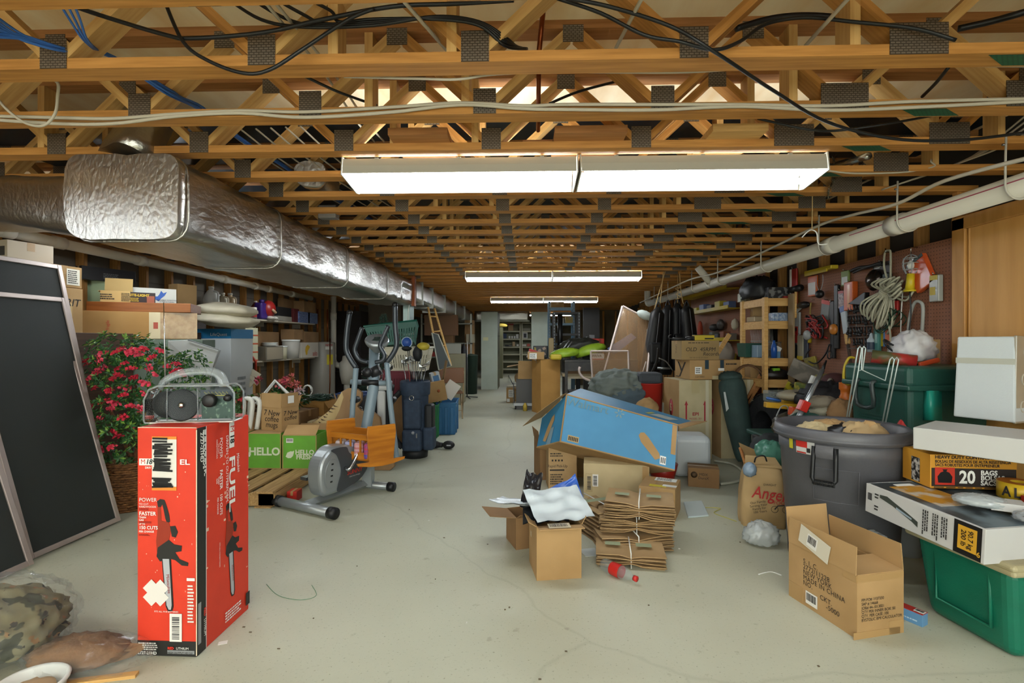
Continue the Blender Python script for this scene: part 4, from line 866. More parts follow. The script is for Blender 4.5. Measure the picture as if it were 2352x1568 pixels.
t = sbox('white fruit carton with a yellow bunch printed, end of the lower shelf', 693, zl, (.22, .72, .28), K('#b9b1a4', .5), -4.14); obj('printed_picture', MB().prism([(-.2, .2), (-.12, .24), (-.02, .2), (-.06, .16), (-.12, .12), (-.13, .06), (-.18, .05), (-.22, .12)], .001), K('#c29a24', .5), t, M=fmat((.111, 0, 0), (0, 1, 0), (0, 0, 1))); txt('ado', t, fmat((.111, .2, .07), (0, 1, 0), (0, 0, 1)), .14, K('#b0302a', .5))
sbox('brown carton on the white bucket at the lower shelf', 664, zl + .332, (.24, .36, .18), CB(2)); sbox('slanted brown carton on the fruit carton at the shelf end', 696, zl + .281, (.24, .6, .2), CB(2))
# ---- water heater, pipes, far-left background
t = T('water_heater', 'grey cylindrical water heater with a yellow energy label', 'water heater', (-4.12, 9.95, 0))
obj('tank', MB().lathe([(.001, 0), (.235, 0), (.24, .02), (.24, 1.27), (.23, 1.285), (.001, 1.3)], 36), K('#8a857a', .4), t)
for a, w, z, h, m in ((-.62, .16, 1.14, .09, K('#c9c5bb', .5)), (-.62, .16, 1.2, .04, K('#9a2a22', .5)), (-.55, .14, .84, .2, K('#c3b22a', .5))):
    obj('label', MB().grid(6, 2, lambda u, v, a=a, w=w, z=z, h=h: V((.2415 * cos(a + (u - .5) * w / .24), .2415 * sin(a + (u - .5) * w / .24), z + v * h))), m, t)
obj('copper_line', MB().tube([(.2, -.16, .1), (.22, -.17, .5), (.22, -.17, 1.36)], .012, 8), COP, t)
for x in (-.1, .1): obj('copper_line', MB().tube([(x, 0, 1.29), (x, .0, 1.95)], .012, 8), COP, t)
t = T('soil_pipe', 'wide white upright pipe with an elbow beside the water heater', 'pipe', (P(766, 0, 10.3).x, 10.3, 0))
obj('pipe_run', MB().tube([(0, 0, 2.24), (0, 0, 1.0)], .057, 16), PVC2, t); obj('elbow', MB().tube(smooth([(0, 0, 1.02), (.01, 0, .88), (.1, 0, .8), (.22, 0, .8)], 5), .06, 16), PVC2, t); obj('pump_fitting', MB().lathe([(.001, .4), (.1, .42), (.14, .6), (.16, .85), (.1, .9), (.08, 1.0), (.001, 1.01)], 20, 0, Matrix.Translation((.28, 0, 0))), PVC2, t); obj('coupling', MB().tube([(0, 0, 1.75), (0, 0, 1.9)], .065, 16), PVC2, t); obj('stand_pipe', MB().tube([(.28, 0, 0), (.28, 0, .45)], .06, 12), PVC2, t)
S('trim_1', MB().box((-3.45, 12.2, 1.1), (.8, .4, 2.2)), brickmat('pier_block', '#8d8271', '#7c7262', '#6c6254', 30, .3, .3, .08, .95, bump=.8))
tag(obj('storage_rack', MB().box((-4.1, 11.6, 1.0), (.6, .5, 2.0)).box((-4.1, 11.3, .6), (.62, .2, .02)).box((-4.1, 11.3, 1.5), (.62, .2, .02)), K('#2a2320', .7)), 'dark shelving beyond the water heater', 'shelving')
# artificial tree
c = P(860, 0, 7.2); t = T('artificial_tree', 'dark green artificial christmas tree behind the laundry baskets', 'tree', (c.x + .05, 7.5, 0))
mb = MB(); r = random.Random(5)
for i in range(420):
    z = r.uniform(.15, 1.72); R0 = max(.05, (1.78 - z) * .36); a = r.random() * 2 * PI; p0 = V((R0 * .2 * cos(a), R0 * .2 * sin(a), z)); p1 = V((R0 * cos(a), R0 * sin(a), z - .06 + r.uniform(-.05, .05)))
    dd = (p1 - p0); n_ = max(3, int(dd.length / .022)); 
    for k in range(n_):
        q = p0 + dd * (k / n_)
        for s_ in (0, 2.1, 4.2):
            s_ += k; w = V((cos(s_), sin(s_), .6 * cos(s_ * 1.7))) * .035 + dd.normalized() * .015; mb.add([q, q + w + V((0, 0, .004)), q + w * .6 - V((0, 0, .006))], [(0, 1, 2)])
obj('needles', mb, K('#1c3a2a', .6), t); obj('trunk', MB().tube([(0, 0, 0), (0, 0, 1.7)], .016, 8), K('#3b2a1c', .7), t)
# laundry baskets
def basket(label, loc, rz, d, col, rot=None, name='laundry_basket'):
    t = T(name, label, 'basket', loc, rz, None, rot); w, dp, h = d; m = K(col, .45)
    mb = MB(); k = .8
    for s_ in range(4):
        ln = w if s_ % 2 == 0 else dp; off = dp / 2 if s_ % 2 == 0 else w / 2; Mx = Matrix.Rotation(s_ * PI / 2, 4, 'Z')
        def pt(u, v): kk = k + (1 - k) * v; return V((u * ln / 2 * kk, -off * kk, v * h))
        for v0, v1 in ((0, .14), (.7, 1)): mb.plate([pt(-1, v0), pt(1, v0), pt(1, v1), pt(-1, v1)], (0, .004, 0)) if s_ == 0 else mb.plate([Mx @ pt(-1, v0), Mx @ pt(1, v0), Mx @ pt(1, v1), Mx @ pt(-1, v1)], Mx @ V((0, .004, 0)))
        n_ = int(ln / .034)
        for i in range(n_ + 1):
            u = -1 + 2 * i / n_; wv = .011 / ln * 2 if i % 5 else .05
            a_, b_ = max(-1, u - wv), min(1, u + wv); mb.plate([Mx @ pt(a_, .14), Mx @ pt(b_, .14), Mx @ pt(b_, .7), Mx @ pt(a_, .7)], Mx @ V((0, .004, 0)))
        for v in (.33, .52): mb.plate([Mx @ pt(-1, v - .02), Mx @ pt(1, v - .02), Mx @ pt(1, v + .02), Mx @ pt(-1, v + .02)], Mx @ V((0, .003, 0)))
    mb.box((0, 0, .004), (w * k, dp * k, .008)); obj('basket_body', mb, m, t)
    obj('rim', MB().tube([(-w / 2, -dp / 2, h), (w / 2, -dp / 2, h), (w / 2, dp / 2, h), (-w / 2, dp / 2, h)], .014, 6, closed=True, sm=False), m, t)
    return t
wb = P(930, 852, 6.3)
basket('cream slatted laundry basket under the green one, behind the golf clubs', (wb.x, 6.5, .92), rad(3), (.6, .42, .3), '#c2bda8')
basket('dark green laundry basket tilted on top of the cream one', (P(905, 0, 6.4).x - .02, 6.5, 1.235), 0, (.66, .44, .27), '#0f5a4c', (rad(-8), rad(-7), rad(10)))
basket('dark red plastic basket under the cream laundry basket', (P(905, 0, 6.4).x + .02, 6.5, .62), 0, (.4, .36, .295), '#6a2430')
carton('carton stack hidden under the red basket', (P(905, 0, 6.4).x, 6.55, 0), 0, (.5, .4, .615), CB(2))
# ---- wood slab standing on edge
SLAB = mat('slab_wood', '#9a7a50', .6, col2='#7c5c3a', ns=2.5, stretch=(1.5, 1, .5), nd=6, lo=.3, hi=.7, bump=.05); nt = SLAB.node_tree
sp = [(690, 1035), (692, 1000), (705, 978), (728, 962), (750, 945), (765, 925), (778, 900), (792, 892), (812, 893), (824, 902), (824, 920), (815, 935), (825, 945), (850, 945), (868, 960), (873, 985), (872, 1040), (902, 1056), (905, 1072), (895, 1084), (850, 1088), (790, 1080), (740, 1060), (700, 1058)]
Ys = 4.98; o = P(690, 1088, Ys); o.z = 0
pl = [((P(x, y, Ys).x - o.x), max(0.0, P(x, y, Ys).z)) for x, y in sp]
t = T('wood_slab', 'live-edge wood slab standing on edge behind the exercise machine', 'slab', (o.x, Ys, 0.002), rot=(rad(-6), 0, 0))
obj('slab_body', MB().prism(pl, .055, 0, fmat((0, .06, 0), (1, 0, 0), (0, 0, 1))), SLAB, t, bev=.006)
sap = [pl[0], pl[1], pl[2], pl[3], pl[4], pl[5], pl[6], (pl[6][0] + .02, pl[6][1] - .06), (pl[5][0] + .04, pl[5][1] - .08), (pl[4][0] + .06, pl[4][1] - .09), (pl[3][0] + .09, pl[3][1] - .12), (pl[2][0] + .07, pl[2][1] - .17)]
obj('pale_sapwood', MB().prism(sap, .001, 0, fmat((0, .004, 0), (1, 0, 0), (0, 0, 1))), mat('sapwood', '#b8a274', .6, col2='#a58a58', ns=5, stretch=(1, 1, .3)), t)
mb = MB(); r = random.Random(6)
for i in range(12): x = .04 + i * .024; z = pl[3][1] - .17 + i * .028; mb.prism([(x, z), (x + r.uniform(.02, .07), z + r.uniform(-.03, -.01)), (x + .012, z - .02)], .0006, 0, fmat((0, .0025, 0), (1, 0, 0), (0, 0, 1)))
obj('dark_streaks', mb, K('#4a3320', .7), t)
# ---- elliptical exercise machine
SIL = K('#9aa0a2', .35, metal=.55); SILB = mat('powder_blue', '#75868f', .4, bump=.02); GUN = K('#3a3f44', .3, metal=.4); GREY = K('#3c3f42', .45)
t = T('elliptical_trainer', 'grey upright elliptical exercise machine with curved handlebars', 'exercise machine')
a, b = G(640, 1163), G(764, 1192); a.z = b.z = .045; v = (b - a).normalized()
obj('stabilizer', MB().tube([a, b], .036, 16), SIL, t)
for p in (a, b): obj('end_cap', MB().tube([p - v * .03, p + v * .03], .043, 16), BLK, t)
c1 = (a + b) / 2; a2, b2 = G(800, 1118), G(898, 1128); a2.z = b2.z = .04; v2 = (b2 - a2).normalized(); a2 = b2 - v2 * .42
obj('stabilizer', MB().tube([a2, b2], .033, 16), SIL, t)
for p in (a2, b2): obj('end_cap', MB().tube([p - v2 * .025, p + v2 * .03], .04, 16), BLK, t)
c2 = (a2 + b2) / 2
obj('main_rail', MB().tube([c1 + V((0, 0, .01)), c2 + V((0, 0, .02))], .035, 4, sm=False), SIL, t)
ax = (c2 - c1).normalized(); ax.z = 0; sd = V((ax.y, -ax.x, 0))
# flywheel housing: profile in the rail plane, extruded across
hp_ = smooth([(.03, .05, 0), (.0, .2, 0), (.03, .32, 0), (.14, .4, 0), (.3, .39, 0), (.46, .33, 0), (.53, .2, 0), (.46, .1, 0), (.3, .05, 0), (.12, .03, 0)], 5, True)
Mh = Matrix((ax, V((0, 0, 1)), sd)).transposed().to_4x4(); Mh.translation = c1 + ax * .07 - sd * .07 + V((0, 0, .02))
obj('flywheel_housing', MB().prism([(p.x, p.y) for p in hp_], .16, 0, Mh), SIL, t, bev=.03, seg=3)
mc = Mh @ Matrix.Translation((0, 0, .1605))
dark = smooth([(.16, .05, 0), (.2, .2, 0), (.16, .33, 0), (.1, .385, 0), (.25, .385, 0), (.3, .32, 0), (.47, .26, 0), (.5, .19, 0), (.42, .1, 0), (.3, .06, 0)], 5, True)
obj('dark_panel', MB().prism([(p.x, p.y) for p in dark], .006, 0, mc), GREY, t, bev=.002)
vent = smooth([(.06, .1, 0), (.04, .2, 0), (.08, .3, 0), (.15, .3, 0), (.17, .2, 0), (.14, .1, 0)], 4, True); obj('vent_cover', MB().prism([(p.x, p.y) for p in vent], .005, 0, mc), SIL, t, bev=.002)
mb = MB()
for k in range(4): mb.box((.1 + .004 * k, .14 + k * .045, .006), (.02, .012, .003))
obj('vent_slots', mb, BLK, t, M=mc); txt('SUNNY', t, mc @ Matrix.Translation((.34, .17, .0075)), .05, K('#b5301f', .5), bold=.02, shear=.15); txt('HEALTH & FITNESS', t, mc @ Matrix.Translation((.34, .135, .0075)), .014, K('#b9b9b9', .5))
hub = Mh @ V((.24, .22, .19)); hub2 = Mh @ V((.24, .22, -.03))
ck = hub + ax * .14 + V((0, 0, .16)) + sd * .02
obj('crank_arm', MB().tube(smooth([hub - sd * .02, hub + sd * .03, ck], 4), .014, 8), K('#b5b8ba', .2, metal=1), t)
pb0, pb1 = ck, P(838, 1063, 4.35); obj('pedal_bar', MB().tube([pb0, pb1], .026, 10), SIL, t)
lk = hub2 - ax * .12 - V((0, 0, .14)); obj('crank_arm', MB().tube(smooth([hub2, hub2 - sd * .04, lk - sd * .04], 4), .014, 8), K('#b5b8ba', .2, metal=1), t); obj('pedal_bar', MB().tube([lk - sd * .04, lk - sd * .06 + ax * .5 + V((0, 0, .12))], .024, 10), SIL, t); obj('foot_pedal', MB().box((0, 0, 0), (.07, .2, .025)), K('#3a3b3c', .4), t, loc=lk - sd * .1 + ax * .06 + V((0, 0, .05)), rot=(0, 0, -math.atan2(ax.x, ax.y)))
cb = c2 - ax * .02; cb.z = .05; ct = P(860, 800, 4.6)
obj('column', MB().tube([cb, P(838, 1000, 4.5), P(858, 890, 4.5), ct], .048, 16), SILB, t)
obj('column_brace', MB().box((0, 0, .12), (.08, .1, .26)), SIL, t, loc=cb)
con = P(866, 788, 4.5)
obj('console', MB().lathe([(.03, -.09), (.05, -.06), (.1, 0), (.11, .025), (.1, .045), (.001, .05)], 24, 0, Matrix.Translation(con) @ Matrix.Rotation(rad(28), 4, 'X') @ Matrix.Rotation(rad(8), 4, 'Y')), SIL, t, bev=.004); obj('console_screen', MB().box((0, -.01, .048), (.1, .07, .008)), K('#33403c', .15), t, M=Matrix.Translation(con) @ Matrix.Rotation(rad(28), 4, 'X'))
for s_, pts in ((0, [(803, 718), (797, 760), (795, 800), (803, 822), (818, 845)]), (1, [(907, 700), (908, 750), (911, 790), (903, 812), (888, 832)])):
    q = [P(x, y, 4.42) for x, y in pts]; obj('hand_grip', MB().tube(smooth(q, 5), .023, 12), GUN, t); obj('grip_end', MB().ball(q[0], .027), BLK, t)
for pts in ([(818, 845), (815, 880), (811, 920), (806, 1000), (803, 1040)], [(888, 832), (893, 880), (896, 920), (905, 1000), (912, 1058)]):
    q = [P(x, y, 4.42) for x, y in pts]; obj('swing_arm', MB().tube(smooth(q, 5), .024, 12), SILB, t); obj('pivot', MB().tube([q[2], q[2] + V((.0, .12, 0))], .03, 12), BLK, t)
for pts in ([(832, 752), (820, 785), (815, 805), (825, 825), (845, 832)], [(892, 748), (880, 775), (873, 795), (883, 815), (878, 828), (862, 832)]):
    obj('fixed_grip', MB().tube(smooth([P(x, y, 4.38) for x, y in pts], 5), .019, 10), GUN, t)
obj('pivot_bar', MB().tube([P(806, 877, 4.5), P(900, 880, 4.5)], .024, 12), SILB, t); obj('pivot_sleeve', MB().tube([P(832, 878, 4.48), P(870, 879, 4.48)], .028, 12), BLK, t)
obj('tension_knob', MB().lathe([(.001, 0), (.04, 0), (.045, .02), (.04, .045), (.001, .05)], 20, 0, fmat(P(845, 855, 4.42), (1, 0, 0), (0, 0, 1))), BLK, t)
obj('knob_collar', MB().tube([P(853, 852, 4.5) + V((-.0, 0, -.02)), P(872, 848, 4.5)], .05, 12), K('#2a2a2b', .4), t)
t2, d = pcarton('small bright red box under the exercise machine', 672, 1133, 694, 1155, 4.1, .1, K('#b3261c', .5)); t2.location.z = 0.0; t2.location.y = 4.05
# doll cradle on the pedals
OAK = mat('honey_pine', '#b8741f', .4, col2='#9c5c14', ns=3, stretch=(1, 1, 9), nd=5)
L0, L1, R0_, R1 = P(748, 1000, 4.12), P(815, 1000, 4.3), P(841, 1000, 3.95), P(908, 1000, 4.12)
zb = .32
t = T('doll_cradle', 'honey pine doll cradle holding packs, balanced on the exercise machine pedals', 'cradle', (0, 0, 0)); th_ = V((.014, -.006, 0))
def cpan(A, B, z0, z1, nm='end_panel'):
    A = V((A.x, A.y, 0)); B = V((B.x, B.y, 0)); e = (B - A); pts = [A + e * u + V((0, 0, z)) for u, z in ((.1, z0), (.9, z0), (1, z0 + (z1 - z0) * .8), (.97, z1), (.03, z1), (0, z0 + (z1 - z0) * .8))]
    n = V((e.y, -e.x, 0)).normalized() * .016; obj(nm, MB().plate(pts, n), OAK, t, bev=.004)
cpan(L0, L1, .33, .64); cpan(R0_, R1, .31, .62)
def crail(A, B, z0, z1, nm='side_rail', th=.014):
    A = V((A.x, A.y, 0)); B = V((B.x, B.y, 0)); e = (B - A).normalized(); n = V((e.y, -e.x, 0)) * -th; obj(nm, MB().plate([A + V((0, 0, z0)), B + V((0, 0, z0)), B + V((0, 0, z1)), A + V((0, 0, z1))], n), OAK, t, bev=.002)
f0, f1 = L0.lerp(L1, .1), R0_.lerp(R1, .1); b0, b1 = L0.lerp(L1, .9), R0_.lerp(R1, .9)
crail(f0, f1, .335, .40); crail(f0, f1, .50, .545); crail(b0, b1, .335, .56)
for k in (.04, .28, .52, .76, .97):
    p = f0.lerp(f1, k); q = f0.lerp(f1, k + .03); crail(p, q, .40, .50, 'slat')
obj('cradle_floor', MB().plate([V((p.x, p.y, .335)) for p in (f0, f1, b1, b0)], (0, 0, .012)), OAK, t)
e = (R1 - R0_); e.z = 0; e.normalize()
for A, B in ((L0, L1), (R0_, R1)):
    m_ = (A + B) / 2; e = (B - A); e.z = 0; e.normalize(); n = V((e.y, -e.x, 0)) * .018
    obj('rocker', MB().plate([V((m_.x, m_.y, 0)) + e * u + V((0, 0, z)) for u, z in ((-.2, .315), (-.1, .295), (0, .288), (.1, .295), (.2, .315), (.21, .335), (-.21, .335))], n), OAK, t, bev=.003)
for k, (c_, c2_) in enumerate((('#c9c7c4', '#b5a3a8'), ('#b9b7c4', '#7a80b0'), ('#c9bfc4', '#a94a4a'), ('#2a4a9a', '#b5302a'))):
    p = f0.lerp(f1, .16 + k * .235).lerp(b0.lerp(b1, .16 + k * .235), .25)
    tag(obj('diaper_pack', MB().box((0, 0, .065), (.075, .1, .13)), mat('pack_print%d' % k, c_, .35, col2=c2_, ns=14, stretch=(.3, .3, 3)), loc=(p.x, p.y, .348), rot=(0, 0, .1), bev=.018), 'plastic wrapped pack in the doll cradle, %s window from the left' % ['first', 'second', 'third', 'blue one in the fourth'][k], 'pack', 'packs in the doll cradle')
# ---- golf bags
NAVY = mat('navy_canvas', '#2c3a4c', .75, col2='#243142', ns=20, bump=.15, bs=200); BKC = K('#17191b', .6)
def club(t, base, top, kind, lab=None, grip=True):
    c = T('golf_club', lab, 'golf club', base, group='golf clubs'); b = V((0, 0, 0)); e = V(top) - V(base)
    obj('shaft', MB().tube([b, e], .005, 6), K('#8a8c8e', .25, metal=1) if kind != 'r' else K('#8e2a24', .4), c)
    w = V((R.choice([-1, 1]), R.uniform(-.4, .4), .1)).normalized()
    if kind == 'wood': obj('club_head', MB().ball(e + w * .03, (.06, .05, .035)), BKC, c)
    elif kind == 'yel': obj('head_cover', lump(e + V((.02, 0, .0)), (.075, .055, .045), 3, .1, 2, 18, 10, False, False), K('#b5a233', .6), c)
    elif kind == 'blk': obj('head_cover', lump(e + V((.02, 0, -.02)), (.055, .05, .09), 5, .1, 2, 18, 10, False, False), BKC, c)
    elif kind == 'blue': obj('head_disc', MB().lathe([(.001, 0), (.055, 0), (.055, .02), (.001, .022)], 22, 0, fmat(e, (1, .2, 0), (0, 0, 1))), K('#2a4f9a', .4), c); obj('disc_rim', MB().tube([V(e) + V((.058 * cos(a), -.01, .058 * sin(a))) for a in [k * .35 for k in range(18)]], .007, 6, closed=True), K('#9fb0c0', .4), c)
    else: obj('club_head', MB().plate([e, e + w * .035 + V((0, 0, .012)), e + w * .085 + V((0, -.01, .045)), e + w * .085 + V((0, -.01, .0)), e + w * .03 + V((0, 0, -.025))], (0, .014, 0)), K('#a6a9aa', .25, metal=1), c, bev=.004)
gb = G(961, 1040); gx = gb.x; gy = 5.62
t = T('golf_bag', 'navy blue golf bag with clubs standing beside the wood slab', 'golf bag', (gx, gy, 0))
def ov(a, b, z): return [(a * cos(2 * PI * k / 24), b * sin(2 * PI * k / 24), z) for k in range(24)]
obj('bag_body', MB().lathe([(.001, .02), (.125, .02), (.13, .12), (.14, .4), (.15, .7), (.16, .82), (.155, .82), (.14, .75), (.001, .7)], 28), NAVY, t)
obj('bag_base', MB().lathe([(.001, 0), (.14, 0), (.145, .06), (.13, .1), (.001, .1)], 24), BKC, t); obj('top_collar', MB().lathe([(.163, .70), (.168, .72), (.17, .84), (.16, .86), (.15, .84), (.15, .7)], 28, caps=False), NAVY, t)
for nm, c_, d_, m_ in (('front_pocket', (0, -.135, .5), (.2, .09, .34), NAVY), ('front_pocket', (.0, -.14, .21), (.22, .11, .24), NAVY), ('side_pocket', (.17, -.02, .45), (.1, .18, .3), BKC), ('ball_pocket', (.17, -.04, .22), (.13, .18, .26), NAVY)): obj(nm, MB().box(c_, d_), m_, t, bev=.035, seg=3)
obj('shoulder_strap', MB().tube(smooth([(-.15, -.06, .74), (-.26, -.08, .6), (-.28, -.08, .4), (-.2, -.08, .2), (-.12, -.1, .12)], 5), .035, 8, sq=.35), BKC, t); obj('ring', MB().tube([(.025 * cos(a), -.185, .68 + .025 * sin(a)) for a in [k * .4 for k in range(16)]], .004, 6, closed=True), K('#b5b5b0', .2, metal=1), t); obj('zipper_pull', MB().box((.06, -.2, .27), (.012, .01, .05)), K('#b5b5b0', .3, metal=1), t); obj('round_badge', MB().lathe([(.018, 0), (.016, .005), (.001, .006)], 16, 0, fmat((.02, -.197, .3), (1, 0, 0), (0, 0, 1))), K('#8d8f90', .4), t)
cl_ = [(935, 786, 'blue', 'golf club tagged with a blue disc in the navy bag'), (968, 795, 'yel', 'golf club under a yellow head cover in the navy bag'), (955, 808, 'blk', 'golf club under a black head cover in the navy bag'), (940, 800, 'wood', 'dark headed wood club in the navy bag'), (948, 828, 'iron', 'front chrome iron in the navy bag'), (960, 826, 'iron', 'second chrome iron in the navy bag'), (925, 828, 'iron', 'left chrome iron in the navy bag'), (938, 835, 'r', 'red shafted iron in the navy bag'), (970, 838, 'iron', 'right chrome iron in the navy bag'), (978, 845, 'iron', 'rightmost iron in the navy bag')]
for i, (px, py, k, lb) in enumerate(cl_):
    tp = P(px, py, gy + R.uniform(-.06, .06)); club(t, (gx + (tp.x - gx) * .5, gy + R.uniform(-.05, .05), .705), tp, k, lb)
gx2 = P(868, 0, 5.35).x; gy2 = 5.45
t = T('golf_bag', 'black and white golf bag behind the exercise machine column', 'golf bag', (gx2, gy2, 0))
obj('bag_body', MB().lathe([(.001, .01), (.12, .01), (.13, .3), (.14, .75), (.15, .82), (.14, .82), (.13, .74), (.001, .7)], 26), BKC, t)
WB = K('#b9bbb8', .5)
obj('white_panel', MB().box((.05, -.14, .5), (.09, .05, .55)), WB, t, bev=.025, seg=3); obj('white_panel', MB().box((.02, -.13, .8), (.26, .05, .05)), WB, t, bev=.02); obj('side_pocket', lump((-.1, -.12, .5), (.11, .07, .22), 2, .05, 1.5, 24, 14, False, False), BKC, t); obj('lower_pocket', lump((.02, -.12, .25), (.14, .08, .18), 3, .05, 1.5, 24, 14, False, False), BKC, t)
txt('Callaway', t, fmat((-.1, -.195, .55), (1, 0, -.6), (.6, 0, 1)), .06, WHT, shear=.3); obj('towel_clip', MB().box((.15, -.12, .72), (.03, .03, .1)), WB, t, bev=.008)
for i, (px, py) in enumerate([(838, 852), (846, 862), (870, 838), (880, 846), (876, 856), (888, 848), (865, 850)]):
    tp = P(px, py, gy2 + R.uniform(-.06, .06)); club(t, (gx2 + (tp.x - gx2) * .4, gy2 + R.uniform(-.05, .05), .705), tp, 'iron', 'chrome iron in the black and white bag, %s from the left' % ['first', 'second', 'sixth', 'seventh', 'fifth', 'eighth', 'fourth'][i])
g = G(1018, 1032); t = T('golf_driver_cover', 'black golf club head cover lying alone on the floor of the aisle', 'head cover', (g.x, g.y + .04, 0))
obj('knit_sock', MB().tube(smooth([(-.12, .03, .05), (-.08, .02, .045), (-.02, 0, .045)], 3), [.02, .042, .045, .04, .034, .03, .03], 12), BKC, t); obj('cover_head', lump((.06, -.01, .05), (.075, .06, .05), 2, .04, 1.5, 24, 14, False, False), BKC, t); obj('emblem', MB().box((.07, -.068, .055), (.05, .003, .012)), K('#a0a3a6', .4), t)
# ---- totes, carton and chair on the right of the golf bag
def tote(label, loc, rz, d, col):
    t = T('storage_tote', label, 'tote', loc, rz); m = K(col, .45); obj('tote_body', box_body(d, .006, True, 0, .9), m, t, bev=.006)
    for s_ in (-.3, 0, .3): obj('rib', MB().box((s_ * d[0], -d[1] / 2 * .97, d[2] * .45), (.05, .02, d[2] * .85)), m, t, bev=.006)
    for s_ in (-.25, .25): obj('rib', MB().box((d[0] / 2 * .965, s_ * d[1], d[2] * .45), (.02, .06, d[2] * .85)), m, t, bev=.006)
    obj('rim', MB().tube([(-d[0] / 2, -d[1] / 2, d[2]), (d[0] / 2, -d[1] / 2, d[2]), (d[0] / 2, d[1] / 2, d[2]), (-d[0] / 2, d[1] / 2, d[2])], .012, 6, closed=True, sm=False), m, t); return t
tote('green plastic tote beside the navy golf bag', (P(987, 0, 6.7).x - .02, 6.88, 0), rad(4), (.24, .5, .44), '#1f6b3e'); tote('blue plastic tote right of the green tote, near the folding chair', (P(1021, 0, 6.9).x + .0, 7.2, 0), rad(4), (.27, .6, .44), '#1f5f8c')
d = (.3, .3, .28); t = carton('tilted open brown carton of packages on the totes', (P(990, 0, 6.7).x + .02, 6.95, .475), 0, d, CB(0), {'r': (110, .26), 'f': (200, .03)}, rot=(0, rad(-10), rad(15))); obj('printed_mark', MB().lathe([(.02, 0), (.001, .0006)], 16, 0, FM('f', d, .05, .14)), K('#a5532c', .6), t)
t = carton('white and blue carton standing in the tilted brown carton', (P(1000, 0, 6.8).x + .02, 6.92, .62), 0, (.12, .2, .26), K('#b5bcc4', .5), rot=(0, rad(-14), .3)); obj('blue_print', MB().box((0, -.101, .13), (.08, .002, .18)), K('#3a6a9a', .5), t)
tag(obj('white_board', MB().box((0, 0, 0), (.19, .012, .24)), K('#c5c3bc', .5), loc=P(1035, 895, 7.05), rot=(0, rad(35), .2)), 'white card with a small black mark leaning on the blue tote', 'card')
def folding_chair(loc, rz):
    t = T('folding_chair', 'brown metal folding chair facing away by the aisle', 'chair', loc, rz); BM = K('#6d4526', .4); TAN = K('#9a8462', .4)
    obj('backrest', MB().box((0, 0, .73), (.42, .025, .26)), BM, t, bev=.03, seg=3); obj('seat', MB().box((0, .2, .43), (.4, .38, .025)), BM, t, bev=.01)
    for s_ in (-1, 1): obj('leg', MB().tube([(s_ * .2, .0, .8), (s_ * .2, .02, .44), (s_ * .21, .36, .012)], .0125, 8), TAN, t); obj('leg', MB().tube([(s_ * .18, .36, .44), (s_ * .18, -.05, .012)], .0125, 8), TAN, t)
    obj('crossbar', MB().tube([(-.18, .0, .14), (.18, .0, .14)], .008, 6), TAN, t)
folding_chair((P(1036, 0, 8.3).x, 8.35, 0), rad(12))
GA = mat('cabinet_tan', '#8f8a70', .5)
tag(obj('file_cabinet', MB().box((P(1038, 0, 10.2).x, 10.5, .52), (.42, .6, 1.04)), GA, bev=.006), 'plain tan cabinet behind the folding chair', 'cabinet'); tag(obj('light_board', MB().box((P(1038, 0, 10.2).x, 10.4, 1.15), (.32, .04, .2)), K('#a8a99e', .5)), 'pale translucent panel standing on the tan cabinet', 'panel')
t = T('ladder', 'thin wooden stepladder leaning against the duct on the left', 'ladder', (0, 0, 0))
for a, b in (((983, 705), (1012, 850)), ((998, 708), (1036, 840))): obj('rail', MB().tube([P(*a, 8.6), P(*b, 8.3)], .018, 4, sm=False), LUM2, t)
for k in (.15, .4, .65, .9): obj('rung', MB().tube([P(983, 705, 8.6).lerp(P(1012, 850, 8.3), k), P(998, 708, 8.6).lerp(P(1036, 840, 8.3), k)], .012, 6), LUM2, t)
for i, (q, lb) in enumerate(((((992, 764), (1006, 768), (1036, 840), (1008, 850)), 'grey framed insect screen leaning behind the golf bag, front one'),)):
    t = T('window_screen', lb, 'window screen'); pts = [P(x, y, 8.1) for x, y in q]; obj('mesh', MB().plate(pts, (0, .01, 0)), K('#4c5253', .6), t); obj('frame', MB().tube(pts, .012, 4, closed=True, sm=False), K('#a9a99c', .4), t)
tag(obj('white_cable', MB().tube(smooth([P(940, 700, 7.2), P(938, 712, 7.2), P(937, 730, 7.2), P(936, 745, 7.0)], 4), .006, 6), WHT), 'white cable dropping from the duct joint above the green basket', 'cable')
# ================= far middle
PALE = mat('pale_enamel', '#a9b3a6', .45, col2='#a2ab9c', ns=3); OLIVE = mat('olive_enamel', '#77765a', .5); CRM = K('#b5b195', .45)
t = T('metal_shelving', 'tall pale green metal shelf unit seen from its end, left of the far passage', 'shelving', (P(1124, 0, 13.5).x, 13.5, 0))
w = P(1143, 0, 13.5).x - P(1105, 0, 13.5).x
obj('end_panel', MB().box((0, 0, 1.05), (w, .03, 2.1)), PALE, t, bev=.004); obj('back_panel', MB().box((w / 2 - .01, .5, 1.05), (.02, 1.0, 2.1)), OLIVE, t)
for z in (.1, .55, 1.0, 1.45, 2.05): obj('shelf_board', MB().box((0, .5, z), (w, .98, .03)), OLIVE, t)
obj('post', MB().box((-w / 2 + .02, 1.0, 1.05), (.04, .04, 2.1)), OLIVE, t)
obj('paper_note', MB().box((-.1, -.017, 1.37), (.14, .002, .09)), K('#c9c79a', .6), t)
for z, c in ((.115, '#6a2a2a'), (.565, '#8a8672'), (1.015, '#5f7382'), (1.465, '#4a4a3c')):
    tag(obj('shelf_box', MB().box((P(1124, 0, 13.5).x - .02, 13.85, z + .13), (.36, .4, .26)), K(c, .5)), 'box on the left pale shelf unit, %s shelf' % {.115: 'lowest', .565: 'second', 1.015: 'third', 1.465: 'fourth'}[z], 'box')
